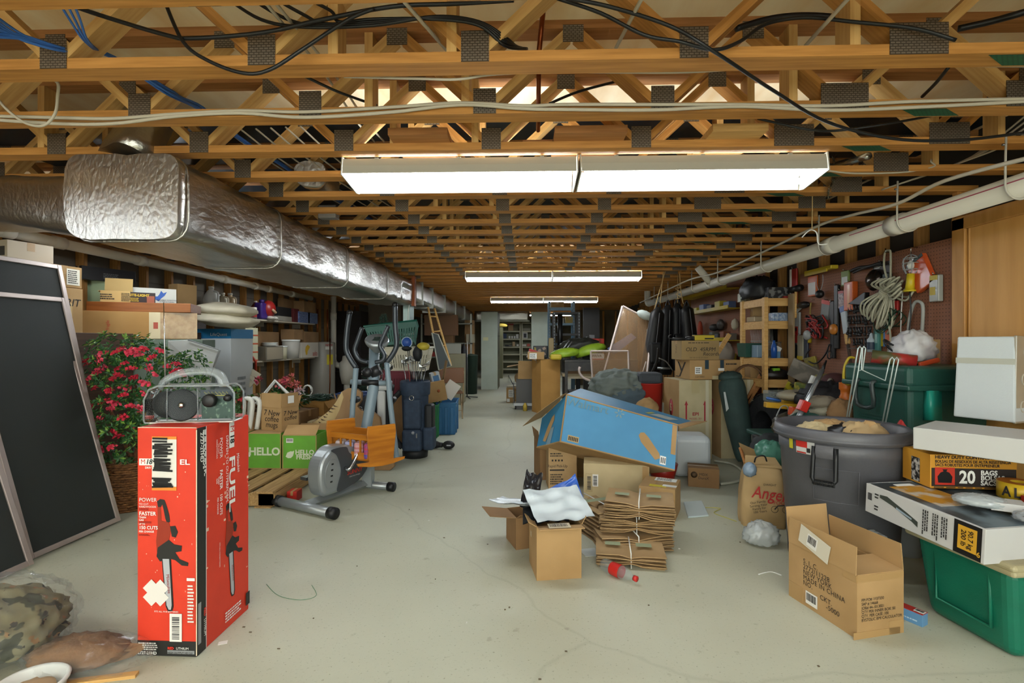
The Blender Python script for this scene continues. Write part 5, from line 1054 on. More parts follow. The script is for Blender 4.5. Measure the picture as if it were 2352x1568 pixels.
t = T('metal_shelving', 'tall pale green metal panel unit right of the far passage', 'shelving', (P(1240, 0, 13.5).x, 13.5, 0))
obj('end_panel', MB().box((0, 0, 1.05), (.46, .03, 2.1)), PALE, t, bev=.004); obj('back_panel', MB().box((-.22, .5, 1.05), (.02, 1.0, 2.1)), OLIVE, t)
for z in (.1, 1.0, 2.05): obj('shelf_board', MB().box((0, .5, z), (.46, .98, .03)), OLIVE, t)
def cream(label, x0, x1, Y):
    a, b = P(x0, 0, Y).x, P(x1, 0, Y).x; w = b - a
    t = T('metal_shelving', label, 'shelving', ((a + b) / 2, Y, 0), group=None)
    obj('back_panel', MB().box((0, .38, 1.02), (w, .02, 2.04)), OLIVE, t)
    for s_ in (-1, 1): obj('side_panel', MB().box((s_ * (w / 2 - .012), .19, 1.02), (.024, .38, 2.04)), OLIVE, t); obj('post', MB().box((s_ * (w / 2 - .02), -.01, 1.02), (.05, .02, 2.04)), CRM, t)
    for y in (742, 761, 779, 797, 814, 831, 848): obj('shelf_board', MB().box((0, .18, HC + (784 - y) * Y / F), (w - .03, .38, .05)), CRM, t)
    return t
cream('wide cream metal shelf unit at the far end, left one', 1152, 1196, 20.0); cream('narrow cream metal shelf unit at the far end, right one', 1198, 1232, 20.0)
tag(obj('locker', MB().box((P(1148, 0, 17.6).x, 17.8, .9), (.2, .5, 1.8)), OLIVE, bev=.004), 'olive cabinet side left of the far cream shelves', 'cabinet')
def far(label, cat, px, py, w, h, col, Y=19.9, name='shelf_box', dp=.2):
    p = P(px, py, Y); tag(obj(name, MB().box((0, 0, h / 2), (w, dp, h)), K(col, .5), loc=(p.x, Y + .12, p.z), bev=.004), label, cat)
tag(obj('hat', lump((0, 0, .05), (.2, .15, .08), 2, .1), K('#c2a84a', .6), loc=(P(1152, 0, 17.7).x, 17.7, 1.81)), 'yellow hat on the olive cabinet at the far end', 'hat')
far('tan box with a red lid on the top far shelf', 'box', 1173, 759, .2, .22, '#a98a62'); far('red lid on the tan box, top far shelf', 'lid', 1173, 746.5, .22, .06, '#9a2a22', name='red_cover'); far('dark blue basket on the second far shelf', 'basket', 1158, 777, .18, .2, '#2a3a55', name='basket'); far('white carton on the second far shelf', 'box', 1188, 777, .1, .17, '#b9b9b0')
for i, px in enumerate((1170, 1176, 1182)): far('white mug on the second far shelf, %s of three' % ['left', 'middle', 'right'][i], 'mug', px, 777, .07, .1, '#c2c2ba', name='mug', dp=.07)
far('tan paper bag on the third far shelf', 'bag', 1180, 795, .1, .18, '#a98f6a', name='paper_bag'); far('dark gadget on the third far shelf', 'gadget', 1164, 795, .14, .06, '#2a2a28', name='gadget'); far('grey gadget on the third far shelf', 'gadget', 1172, 795, .12, .05, '#5a5a55', name='gadget'); far('white pitcher on the third far shelf', 'pitcher', 1189, 795, .09, .08, '#b5b5ac', name='pitcher')
far('framed black print on the narrow far shelf unit', 'picture', 1206, 777, .2, .25, '#b9b9b4', name='picture_card', dp=.02); far('dark print motif card in the framed print', 'picture', 1206, 775, .11, .16, '#3a3a3c', Y=19.86, name='printed_card', dp=.01); far('red striped box on the narrow far shelf', 'box', 1214, 795, .12, .1, '#a94a3a'); far('white trays on the narrow far shelf', 'tray', 1204, 795, .16, .08, '#b9b3a8', name='tray'); far('flat grey boxes on the top of the narrow far shelf', 'box', 1209, 759, .3, .1, '#8d8874')
far('brown box on the left wall stack beyond the tan cabinet', 'box', 1012, 770, .8, .5, '#6d4a2c', 12.0)
tag(obj('cardboard_roll', MB().box((P(1078, 0, 12.8).x, 12.9, 1.35), (.24, .2, 1.0)), CB(2)), 'tall brown cardboard sheet behind the pale shelf unit', 'cardboard')
tag(obj('trash_bin', MB().lathe([(.001, 0), (.15, 0), (.17, .95), (.18, .96), (.001, 1.0)], 18), K('#22352a', .5), loc=(P(1082, 0, 12.4).x, 12.4, 0)), 'dark green bin left of the pale shelf unit', 'bin')
t = T('stand', 'thin metal display stand left of the pale shelf unit', 'stand', (P(1073, 0, 11.4).x, 11.4, 0)); obj('pole', MB().tube([(0, 0, .03), (0, 0, 1.3)], .012, 8), K('#8d8d88', .3, metal=1), t)
for a in range(4): obj('foot', MB().tube([(0, 0, .04), (.25 * cos(a * 1.57 + .4), .25 * sin(a * 1.57 + .4), .015)], .012, 6), K('#3a3a38', .4), t)
tag(obj('garment_bag', lump((0, 0, .6), (.1, .12, .62), 3, .12, 1.5, 20, 14), K('#1d1d1f', .6), loc=(P(1064, 0, 11.6).x, 11.7, .0)), 'black hanging garment on the floor stand', 'garment')
t = T('metal_shelving', 'grey shelf rack with boxes beyond the folding chair', 'shelving', (P(1052, 0, 12.6).x - .3, 12.8, 0))
for z in (.9, 1.25, 1.75): obj('shelf_board', MB().box((0, 0, z), (1.3, .4, .03)), K('#77786c', .5), t)
for s_ in (-1, 1): obj('post', MB().box((s_ * .63, -.18, 1.0), (.04, .04, 2.0)), K('#9a9a8c', .5), t)
for i, (x, z, w, h, c) in enumerate(((-.9, .916, .5, .12, '#8a2a22'), (-.35, .916, .4, .1, '#6a3a2c'), (-.55, 1.266, .3, .3, '#7d5c3a'), (0, 1.266, .24, .22, '#8d8672'))): tag(obj('shelf_box', MB().box((P(1052, 0, 12.6).x + x + .3, 12.8, z + h / 2), (w * .8, .3, h)), K(c, .6)), '%s box on the grey rack beyond the folding chair' % ['long red', 'short reddish', 'tall brown', 'grey'][i], 'box')
# aisle cartons
t, d = pcarton('small brown carton with two white labels on the aisle floor', 1163, 889, 1198, 923, 10.6, .32, CB(0)); t.location.z = 0; fdec(t, d, -.06, d[2] * .62, .11, .16, WHT); lines(t, FM('f', d, -.06, d[2] * .62), .09, .13, INK, 6); fdec(t, d, -.12, .05, .06, .07, WHT); obj('top_flap', MB().box((0, 0, d[2] + .02), (d[0], .2, .03)), K('#b5b09c', .6), t)
SILC = K('#9a9c9e', .3, metal=.8)
t = T('wire_cart', 'rolling wire basket cart behind the small carton', 'cart', (P(1205, 0, 9.6).x, 9.75, 0))
mb = MB()
for k in range(7): mb.tube([(-.2, -.2 + k * .066, .1), (-.22, -.2 + k * .066, .5)], .003, 4); mb.tube([(-.22 + k * .07, -.2, .1), (-.22 + k * .07, -.22, .5)], .003, 4)
for z in (.1, .2, .3, .4, .5): mb.tube([(-.22, -.22, z), (.22, -.22, z), (.22, .22, z), (-.22, .22, z)], .004, 4, closed=True)
obj('wire_basket', mb, SILC, t); obj('base', MB().box((0, -.1, .1), (.42, .3, .05)), SILC, t)
for x in (-.17, .17): obj('caster', MB().tube([(x - .015, -.2, .035), (x + .015, -.2, .035)], .034, 12), BLK, t)
tag(obj('yellow_bottle', MB().lathe([(.001, 0), (.04, 0), (.04, .1), (.02, .13), (.02, .15), (.001, .151)], 14), K('#b59a3a', .4), loc=(P(1206, 0, 9.4).x, 9.35, 0)), 'small yellow bottle on the floor by the wire cart', 'bottle')
tag(obj('cart_bag', lump((0, 0, .1), (.18, .16, .14), 4, .3), K('#8d7350', .8), loc=(P(1205, 0, 9.6).x, 9.72, .47)), 'crumpled brown paper bag in the wire cart', 'bag')
tag(obj('dust_pan_stick', MB().tube([G(1168, 862), P(1178, 882, 12)], .012, 6), K('#4a4a48', .5)), 'thin dark stick lying in the far passage', 'stick')
t = carton('tall golden brown carton standing at the end of the workbench', (P(1255, 0, 9.0).x, 9.22, 0), rad(26), (.40, .36, .975), CB(3))
t, d = pcarton('open brown carton with a flap out, beside the tall carton', 1190, 838, 1222, 870, 9.5, .4, CB(0), {'l': (190, .22), 'f': (100, .08)}); tag(obj('cart_stand', MB().box((t.location.x, t.location.y, t.location.z / 2), (.34, .36, t.location.z - .004)), K('#4b4a48', .5)), 'dark stand under the open flapped carton', 'stand')
# workbench
BB = mat('bench_black', '#2a2a2a', .5, col2='#3c3a36', ns=9)
bx0, bx1, by = P(1297, 0, 8.8).x, 1.95, 8.8
t = T('workbench', 'black workbench loaded with bags and tool cases', 'workbench', ((bx0 + bx1) / 2, by + .35, 0)); bw = bx1 - bx0
obj('bench_top', MB().box((0, 0, .955), (bw, .72, .04)), BB, t, bev=.004); obj('apron', MB().box((0, -.34, .86), (bw - .04, .03, .16)), BB, t); obj('lower_shelf', MB().box((0, 0, .66), (bw - .05, .66, .03)), K('#8d836c', .6), t); obj('bottom_shelf', MB().box((0, 0, .2), (bw - .05, .66, .03)), BB, t)
for s_ in (-1, 1):
    for q in (-1, 1): obj('leg', MB().box((s_ * (bw / 2 - .03), q * .32, .47), (.05, .04, .94)), BB, t)
mb = MB()
for k in range(9): mb.box((-.02, -.342, .1 + k * .055), (.02, .004, .03)); mb.box((.16, -.342, .1 + k * .055), (.02, .004, .03))
obj('slotted_post', MB().box((-.02, -.33, .42), (.05, .02, .82)).box((.16, -.33, .42), (.05, .02, .82)), BB, t); obj('post_slots', mb, K('#a9a594', .6), t)
for i, (x, z, w, h, c) in enumerate(((-.42, .676, .5, .05, '#a09274'), (-.38, .727, .42, .05, '#7a5a3a'), (.25, .676, .4, .07, '#8d866f'), (.1, .216, .3, .28, '#2d6a9a'), (-.4, .216, .3, .2, '#3b3b38'))): tag(obj('shelf_box', MB().box((t.location.x + x, by + .3, z + h / 2), (w, .4, h)), K(c, .6)), ['flat tan stack on the workbench lower shelf', 'brown folders on the tan stack under the workbench', 'flat grey stack at the right on the workbench shelf', 'blue crate on the bottom shelf of the workbench', 'dark box on the bottom shelf of the workbench'][i], 'box')
zt = .976
def bx(label, x0, y0, x1, y1, Y, dp, m, cat='box', name='tool_box'):
    a, b = P(x0, y1, Y), P(x1, y0, Y); t = T(name, label, cat, ((a.x + b.x) / 2, Y + dp / 2, a.z)); d = (b.x - a.x, dp, b.z - a.z); obj('box_body', MB().box((0, 0, d[2] / 2), d), m, t, bev=min(.012, d[2] * .2)); return t, d
t, d = bx('black carton with yellow lettering and pictured jugs on the workbench', 1225, 783, 1258, 812, 9.6, .2, K('#1c1d1f', .4)); t.location.z = zt; d = (d[0], d[1], d[2]); txt('STANLEY', t, FM('f', d, -.1, d[2] * .5, PI / 2), .045, K('#c2b22a', .5), bold=.02); 
for u, v in ((-.02, .15), (.07, .19), (.07, .08)): fdec(t, d, u, v, .06, .05, K('#a08a78', .5), rot=.5, name='printed_picture')
tag(obj('bench_riser', MB().box((P(1241, 0, 9.6).x, 9.72, .485), (.42, .3, .97)), BB), 'dark cabinet left of the workbench under the black lettered carton', 'cabinet')
t, d = bx('gold framed panel leaning at the back of the workbench', 1260, 778, 1272, 826, 9.35, .05, K('#8d7a52', .5), 'panel', 'framed_picture'); t.location.z = zt
t, d = bx('white and red carton tilted beside the brown carton', 1208, 800, 1232, 822, 9.1, .1, K('#b5a9a4', .5)); t.rotation_euler = (0, rad(20), 0); t.location.z = .98; fdec(t, d, 0, d[2] * .85, d[0], d[2] * .28, K('#a92a2a', .5))
t, d = pcarton('brown carton with a white sticker on the tall carton', 1212, 808, 1250, 825, 8.95, .2, CB(0)); t.location.z = .98; fdec(t, d, -.05, d[2] * .45, .13, .1, WHT); lines(t, FM('f', d, -.05, d[2] * .45), .11, .08, INK, 4)
LIME = mat('lime_bag', '#8fae2c', .5, col2='#7c9a24', ns=6); YEL = K('#b5a028', .5)
tag(obj('lime_bag', lump((0, 0, .1), (.26, .16, .1), 3, .18, 2), LIME, loc=(P(1300, 0, 8.9).x, 9.0, zt), rot=(0, rad(-8), 0)), 'lime green bag with yellow end lying on the left of the workbench', 'bag')
tag(obj('lime_bag', lump((0, 0, .1), (.28, .16, .11), 7, .2, 2), LIME, loc=(P(1362, 0, 8.9).x, 9.05, zt + .06), rot=(0, rad(-16), 0)), 'lime green bag lying on the right of the workbench under the black bag', 'bag')
tag(obj('yellow_case', MB().box((0, 0, .05), (.2, .12, .1)), YEL, loc=(P(1277, 0, 8.85).x, 8.86, zt), bev=.03), 'yellow case at the left end of the lime bag', 'case')
tag(obj('black_bag', lump((0, 0, .12), (.34, .18, .13), 11, .45, 2.4), K('#26261f', .55), loc=(P(1332, 0, 9.1).x, 9.22, zt + .12), rot=(0, rad(-6), 0)), 'collapsed black bag draped over the lime bags', 'bag')
tag(obj('folding_stand', MB().tube([P(1288, 808, 9.0), P(1308, 782, 9.0)], .012, 6).tube([P(1296, 808, 9.0), P(1314, 784, 9.0)], .012, 6), SILC), 'metal folding legs sticking out of the collapsed black bag', 'legs')
t = T('tool_case', 'orange-red tool case on top of the bags on the workbench', 'case', (P(1360, 0, 9.4).x, 9.45, 1.25)); obj('case_body', MB().box((0, 0, .055), (.44, .2, .1)), K('#b8331f', .45), t, bev=.015); obj('handle', MB().box((0, -.02, .14), (.1, .05, .07)), K('#6d6f70', .5), t, bev=.01)
for s_ in (-.14, .14): obj('latch', MB().box((s_, -.105, .06), (.04, .012, .06)), K('#8a2416', .5), t)
tag(obj('case_stand', MB().box((P(1360, 0, 9.4).x, 9.52, 1.11), (.36, .16, .265)), K('#3a3a34', .6)), 'dark box under the orange-red tool case', 'box')
t, d = bx('white carton lettered on the right end of the workbench', 1357, 811, 1388, 826, 8.8, .15, K('#b9b4ac', .5)); t.location.z = zt; txt('ARRIVA', t, FM('f', d, -.03, d[2] * .6), .06, INK, bold=.02); fdec(t, d, 0, d[2] * .12, d[0], .02, K('#a4453a', .5))
# slotted racks behind the bench
def rack(label, x0, x1, Y, col, zs, zt_, sh):
    a, b = P(x0, 0, Y).x, P(x1, 0, Y).x; t = T('slotted_rack', label, 'rack', ((a + b) / 2, Y, 0)); w = b - a; m = K(col, .45)
    for s_ in (-1, 1):
        for q in (0, .4):
            obj('post', MB().box((s_ * w / 2, q, zt_ / 2), (.045, .03, zt_)), m, t)
        mb = MB()
        for k in range(int((zt_ - .9) / .06)): mb.box((s_ * w / 2, -.0165, .95 + k * .06), (.014, .003, .03))
        obj('post_slots', mb, K('#8d9498', .5), t)
    for z in zs: obj('shelf_board', MB().box((0, .2, z), (w, .42, .04)), sh, t)
    return t
rack('blue-grey slotted steel rack behind the black one', 1262, 1318, 10.6, '#5d7c92', [HC + (784 - y) * 10.6 / F for y in (708, 744, 790)], 2.15, K('#6f92a8', .4))
rack('black slotted steel rack above the workbench', 1273, 1330, 9.85, '#1a1b1c', [HC + (784 - y) * 9.85 / F for y in (719, 768, 800)], 1.88, K('#23211f', .5))
tag(obj('black_tube', MB().tube([(P(1286, 0, 9.75).x, 9.72, .98), (P(1286, 0, 9.75).x, 9.72, 1.84)], .05, 16), K('#141414', .4)), 'thick black tube standing in front of the slotted racks', 'tube')
carton('brown carton on top of the blue-grey rack', (P(1280, 0, 10.7).x, 10.8, HC + (784 - 708) * 10.6 / F + .021), 0, (.28, .3, .12), CB(0))
carton('yellow printed carton on the blue-grey rack', (P(1308, 0, 10.7).x, 10.75, HC + (784 - 744) * 10.6 / F + .021), 0, (.17, .2, .13), K('#a9904a', .6)); carton('white carton on the blue-grey rack beside the yellow one', (P(1290, 0, 10.7).x, 10.75, HC + (784 - 744) * 10.6 / F + .021), 0, (.1, .2, .11), K('#a9aaa2', .6))
S('trim_2', MB().box((2.25, 15.0, 1.12), (1.7, .12, 2.24)), mat('dim_panel', '#6d5f44', .8, col2='#5c5038', ns=3))
for i in range(5): beam('stud', (1.55 + i * .36, 14.88, 0), (1.55 + i * .36, 14.88, 2.2), .09, .045, LUM, bpy.data.objects['trim_2'])
tag(obj('tall_board', MB().box((1.62, 12.6, 1.1), (.4, .1, 2.1)), K('#24211e', .6)), 'black tall board behind the orange-red tool case', 'board')
# clear framed panel and smaller frame
def pane_mat():
    return mat('hazy_film', '#a98a6a', .15, alpha=.38, spec=.8)
WF = K('#b3a49c', .5)
t = T('storm_window', 'large hazy plastic panel in a white frame leaning by the clothes pile', 'panel'); q = [P(1374, 905, 6.9), P(1482, 905, 6.9), P(1498, 738, 7.5), P(1430, 703, 7.5)]
obj('film', MB().plate(q, (0, .004, 0)), pane_mat(), t); 
for a, b in ((0, 3), (3, 2), (2, 1)): obj('frame_bar', MB().tube([q[a], q[b]], .018, 4, sm=False), WF, t)
t = T('storm_window', 'smaller white framed panel in front of the large hazy one', 'panel'); q = [P(1363, 905, 6.7), P(1446, 905, 6.7), P(1443, 806, 6.95), P(1357, 806, 6.95)]
obj('film', MB().plate(q, (0, .004, 0)), pane_mat(), t)
for a, b in ((0, 3), (3, 2), (2, 1)): obj('frame_bar', MB().tube([q[a], q[b]], .013, 4, sm=False), WF, t)
tag(obj('blue_board', MB().plate([P(1395, 800, 7.9), P(1450, 765, 7.9), P(1462, 775, 7.9), P(1410, 815, 7.9)], (0, .02, 0)), K('#4f5f85', .5)), 'blue angled board behind the hazy panel', 'board')
tag(obj('white_hoop', MB().tube([P(1370 + 40 * cos(a), 850 + 26 * sin(a), 8.2) for a in [.2 + k * .25 for k in range(14)]], .02, 8), WF), 'curved white hoop under the right end of the workbench', 'hoop')
# clothes and tubs behind the blue carton
CLO = mat('grey_cloth', '#77807a', .9, col2='#68716d', ns=5)
c = G(1420, 1010); t = T('clothes_pile', 'heap of grey-green jackets behind the blue carton', 'clothes', (P(1422, 0, 6.2).x, 6.3, 0))
obj('jacket', lump((0, 0, .74), (.32, .25, .2), 5, .26, 2.2, 80, 40), CLO, t); obj('jacket', lump((.1, -.06, .62), (.24, .2, .18), 9, .26, 2.4, 60, 30), mat('blue_denim', '#55656e', .9), t); obj('underlayer', lump((0, 0, .3), (.34, .26, .32), 2, .15), CLO, t)
t = T('tub', 'red plastic tub right of the clothes pile', 'tub', (P(1497, 0, 6.1).x, 6.25, 0)); obj('tub_body', MB().lathe([(.001, .0), (.14, 0), (.17, .78), (.18, .79), (.001, .7)], 24), K('#a3261c', .45), t)
tag(obj('seat_cushion', MB().box((P(1496, 0, 6.1).x, 6.25, .85), (.3, .26, .14)), K('#3a3f45', .7), bev=.04), 'dark grey padded cushion on the red tub', 'cushion')
tag(obj('paper_bag', lump((0, 0, .1), (.12, .1, .13), 5, .3), CB(0), loc=(P(1490, 0, 5.3).x, 5.4, .45)), 'crumpled brown paper between the red tub and the blue carton', 'paper'); carton('hidden brown carton under the crumpled paper', (P(1490, 0, 5.3).x, 5.42, 0), 0, (.3, .3, .46), CB(2))
# black sports bags hanging from the ceiling
BAG = mat('black_nylon', '#141416', .5, bump=.1, bs=80); STR = mat('twine', '#b59a6a', .8)
def hbag(label, top, bot, r0, r1, Y, fl=.6, pouch=False):
    a, b = P(*top, Y), P(*bot, Y); t = T('sports_bag', label, 'bag', (0, 0, 0), group='black bags hanging by twine'); k = 12
    mb = MB(); pts = [a.lerp(b, i / k) for i in range(k + 1)]; rr = [(.25 if i == 0 else 1) * (r0 + (r1 - r0) * i / k) * (.75 if i == k else 1) for i in range(k + 1)]
    obj('bag_body', MB().tube(pts, rr, 14, sq=fl), BAG, t); obj('zipper', MB().tube([p + V((-.0, -rr[i] * .95, 0)) for i, p in enumerate(pts) if 0 < i < k], .006, 5), K('#4a4a4c', .4), t)
    if pouch: obj('pouch', MB().box((0, 0, 0), (.17, .1, .3)), BAG, t, loc=a.lerp(b, .6) + V((0, -r1 * .8, 0)), bev=.03)
    obj('handle', MB().tube(smooth([a + V((-.04, 0, -.02)), a + V((0, 0, .07)), a + V((.04, 0, -.02))], 4), .01, 6), BAG, t)
    return t
hbag('leftmost black hanging bag with straps, lowest of the group', (1512, 705), (1490, 880), .12, .19, 7.35, .7, True); hbag('second black hanging bag, smooth grey tinted tube', (1534, 700), (1528, 860), .13, .16, 7.65); hbag('third black hanging bag with a side strap', (1556, 697), (1556, 850), .12, .14, 7.7, .7, True); hbag('rightmost black hanging bag, flat and wide', (1577, 702), (1586, 800), .13, .17, 7.4)
tag(obj('strap_loop', MB().tube(smooth([P(1512, 800, 6.8), P(1508, 830, 6.75), P(1495, 858, 6.75), P(1484, 872, 6.8)], 5), .03, 6, sq=.4), K('#2d2b29', .6)), 'padded grey shoulder strap hanging from the leftmost bag', 'strap')
tag(obj('chrome_tube', MB().tube(smooth([P(1513, 822, 6.9), P(1530, 830, 6.9), P(1545, 850, 6.9)], 4), .008, 6).tube([P(1510, 845, 6.8), P(1540, 846, 6.8)], .014, 6), SILC), 'chrome frame tube in front of the black bags', 'frame'); tag(obj('ski_pole', MB().tube([P(1472, 870, 6.9), P(1484, 830, 6.9)], .01, 6), WF), 'pale pole leaning left of the black bags', 'pole')
for i, (x0, y0, x1, y1, Y) in enumerate(((1524, 620, 1516, 700, 7.35), (1528, 620, 1500, 722, 7.35), (1557, 640, 1556, 695, 7.7), (1561, 655, 1570, 698, 7.4))):
    p = P(x0, y0, Y); p.z = 2.32
    tag(obj('twine', MB().tube(smooth([p, P((x0 * 2 + x1) / 3, (y0 * 2 + y1) / 3, Y), P(x1, y1, Y)], 4), .006, 5), STR), ['twine holding the leftmost black bag', 'slanting twine to the white sack beside the bags', 'twine with a knot above the third black bag', 'twine above the rightmost black bag'][i], 'twine', 'twine from the joists')
tag(obj('twine_knot', MB().tube(smooth([P(1558 + 7 * sin(k * 2.1), 655 + k * 4, 7.28) for k in range(9)], 4), .005, 5), STR), 'knotted bundle of orange twine above the black bags', 'twine')
tag(obj('white_sack', lump((0, 0, 0), (.12, .06, .06), 3, .2, 2, 24, 12, False), K('#a9b3ae', .6), loc=P(1482, 724, 7.4), rot=(0, rad(25), 0)), 'pale cloth sack hanging left of the black bags', 'sack')
tag(obj('pale_board', MB().box((0, 0, .75), (.06, .03, 1.5)), K('#8d9ea3', .5), loc=(P(1490, 0, 8.2).x, 8.2, 0)), 'narrow pale blue panel behind the black bags', 'panel')
# ---- blue carton propped on cartons
BLU = mat('blue_print', '#3f86ae', .5, col2='#377ba3', ns=3)
q = lambda x, y, Y: P(x, y, Y)
Fb = [P(1287, 1014, 4.16), P(1550, 1080, 3.98), P(1557, 976, 4.10), P(1302, 906, 4.30)]       # front face, lower left first
back = V((.06, .36, .12)); sideL = (P(1233, 1026, 4.5) - Fb[0])
Lb = P(1233, 1027, 4.52); Lt = P(1245, 960, 4.62)
t = T('blue_carton', 'large bright blue carton propped at an angle on brown cartons, flaps open', 'box')
obj('front_panel', MB().plate(Fb, (0, .006, 0)), [BLU], t)
obj('end_panel', MB().plate([Lb, Fb[0], Fb[3], Lt], (.006, .002, 0)), BLU, t)
tb = P(1334, 893, 4.72); tr = P(1588, 968, 4.45)
obj('top_panel', MB().plate([Fb[3], Fb[2], tr, tb], (0, 0, .006)), BLU, t)
obj('bottom_panel', MB().plate([Fb[0], Lb, Lb + V((.95, -.1, -.2)), Fb[1]], (0, 0, -.006)), CB(0), t)
obj('flap', MB().plate([P(1302, 903, 4.31), P(1245, 958, 4.62), P(1200, 979, 4.5), P(1232, 950, 4.28), P(1290, 908, 4.27)], (.004, 0, .006)), CB(0), t)
obj('flap', MB().plate([Fb[2], tr, P(1624, 968, 4.3), P(1562, 985, 4.0)], (0, 0, .006)), CB(0), t)
e_ = MB()
for a, b in ((Fb[0], Fb[1]), (Fb[3], Fb[2]), (Fb[0], Fb[3]), (Lb, Fb[0])): e_.tube([a, b], .007, 4, sm=False)
obj('brown_edge', e_, CB(0), t)
def onF(u, v, k=.004): a = Fb[0].lerp(Fb[1], u); b = Fb[3].lerp(Fb[2], u); return a.lerp(b, v) + V((0, -k, 0))
def shapeF(pts, m, nm='printed_patch'): obj(nm, MB().plate([onF(u, v) for u, v in pts], (0, .002, 0)), m, t)
shapeF([(.83, .12), (.87, .18), (.86, .28), (.76, .56), (.72, .64), (.69, .62), (.675, .55), (.70, .42)], CB(0)); shapeF([(.955, .33), (.995, .33), (.995, .98), (.955, .98)], CB(0)); shapeF([(.06, .06), (.16, .06), (.16, .18), (.06, .18)], K('#a98f5c', .6)); shapeF([(.87, .06), (.92, .06), (.92, .24), (.87, .24)], WHT, 'label')
mb = MB()
for k in range(6): mb.plate([onF(.068 + k * .015, .08, .006), onF(.078 + k * .015, .08, .006), onF(.078 + k * .015, .16, .006), onF(.068 + k * .015, .16, .006)], (0, .001, 0))
for k in range(3): mb.plate([onF(.877 + k * .015, .09, .006), onF(.884 + k * .015, .09, .006), onF(.884 + k * .015, .21, .006), onF(.877 + k * .015, .21, .006)], (0, .001, 0))
obj('barcode', mb, INK, t)
fx = (Fb[1] - Fb[0]).normalized(); fy = (Fb[3] - Fb[0]); Mf = fmat(onF(.2, .88, .005), fx, fy); txt('Walmart', t, Mf, .1, K('#5f7f86', .6))
mb = MB()
for k in range(6): mb.plate([(.27 + .014 * cos(k * PI / 3) - .005 * sin(k * PI / 3), .014 * sin(k * PI / 3) + .005 * cos(k * PI / 3), .0012), (.27 + .04 * cos(k * PI / 3) - .006 * sin(k * PI / 3), .04 * sin(k * PI / 3) + .006 * cos(k * PI / 3), .0012), (.27 + .04 * cos(k * PI / 3) + .006 * sin(k * PI / 3), .04 * sin(k * PI / 3) - .006 * cos(k * PI / 3), .0012), (.27 + .014 * cos(k * PI / 3) + .005 * sin(k * PI / 3), .014 * sin(k * PI / 3) - .005 * cos(k * PI / 3), .0012)], (0, 0, .0004))
obj('printed_emblem', mb, K('#6f8a8e', .6), t, M=Mf)
el = lambda u, v: Lb.lerp(Fb[0], u).lerp(Lt.lerp(Fb[3], u), v) + V((-.004, -.004, 0))
obj('printed_patch', MB().plate([el(.25, .15), el(.38, .1), el(.62, .6), el(.6, .75), el(.5, .72), el(.36, .48)], (.001, .001, 0)), CB(0), t); obj('tape', MB().plate([el(.42, .0), el(.6, .0), el(.66, .42), el(.5, .42)], (.001, .001, 0)), K('#7d95a0', .3), t)
onT = lambda u, v: Fb[3].lerp(Fb[2], u).lerp(tb.lerp(tr, u), v) + V((0, 0, .008))
obj('label', MB().plate([onT(.72, .25), onT(.9, .25), onT(.93, .6), onT(.76, .6)], (0, 0, .001)), K('#a9b3b0', .5), t); obj('label', MB().plate([onT(.68, .3), onT(.71, .3), onT(.73, .6), onT(.7, .6)], (0, 0, .001)), K('#b5ad4a', .5), t)
# ---- cartons under it
d = (.53, .34, .285); t = carton('wide dented tan carton under the right end of the blue carton', (P(1420, 0, 4.15).x, 4.30, 0), rad(-7), d, CB(4), {'b': (60, .15), 'f': (12, .12)}); barcode(t, FM('f', d, -.17, .15), .05, .1, vert=True); fdec(t, d, -.22, .13, .055, .15, K('#a8946a', .7)); barcode(t, FM('f', d, -.22, .13), .05, .14, CB(4), vert=True); fdec(t, d, .235, .14, .05, .28, TAPE, name='tape')
d = (.25, .2, .36); t = T('paper_bag', 'brown paper pickup bag with printed text and twine handles', 'bag', (P(1290, 0, 4.45).x, 4.52, 0), rad(4)); KR = mat('kraft_paper', '#a88c64', .85, col2='#9a7d56', ns=4, bump=.1, bs=12)
obj('bag_body', box_body(d, .003), KR, t); lines(t, FM('f', d, -.05, .085), .12, .1, INK, 5, seed=7); lines(t, FM('f', d, -.05, .3), .12, .04, INK, 2, seed=8); txt('Rapid Pick-Up', t, FM('f', d, -.045, .2), .034, INK, sx=.9); fdec(t, d, -.05, .165, .13, .012, INK)
for k in range(4): fdec(t, d, -.09 + k * .028, .25, .014, .016, INK, name='printed_icon')
obj('handle', MB().tube(smooth([(-.06, -.1, .35), (-.05, -.11, .41), (.0, -.12, .43), (.04, -.11, .41), (.05, -.1, .35)], 4), .005, 6), K('#b5a480', .8), t); obj('crumpled_paper', lump((0, 0, .35), (.09, .07, .05), 4, .35), KR, t)
d = (.2, .3, .36); carton('dark brown open carton left of the paper pickup bag', (P(1262, 0, 4.8).x - .02, 4.85, 0), rad(10), d, CB(2), {'l': (100, .1), 'f': (120, .08)}); carton('brown carton behind the paper pickup bag', (P(1330, 0, 4.8).x, 4.95, 0), rad(-5), (.3, .3, .4), CB(0), {'f': (100, .06), 'r': (100, .08)}); carton('dark brown carton hidden under the blue carton', (P(1400, 0, 4.9).x, 4.98, 0), rad(3), (.4, .28, .34), CB(2))
tag(obj('red_basin', MB().lathe([(.001, 0), (.1, 0), (.14, .16), (.001, .15)], 20), K('#a3261c', .4), loc=(P(1530, 0, 4.6).x, 4.72, 0)), 'red plastic basin under the right corner of the blue carton', 'basin')
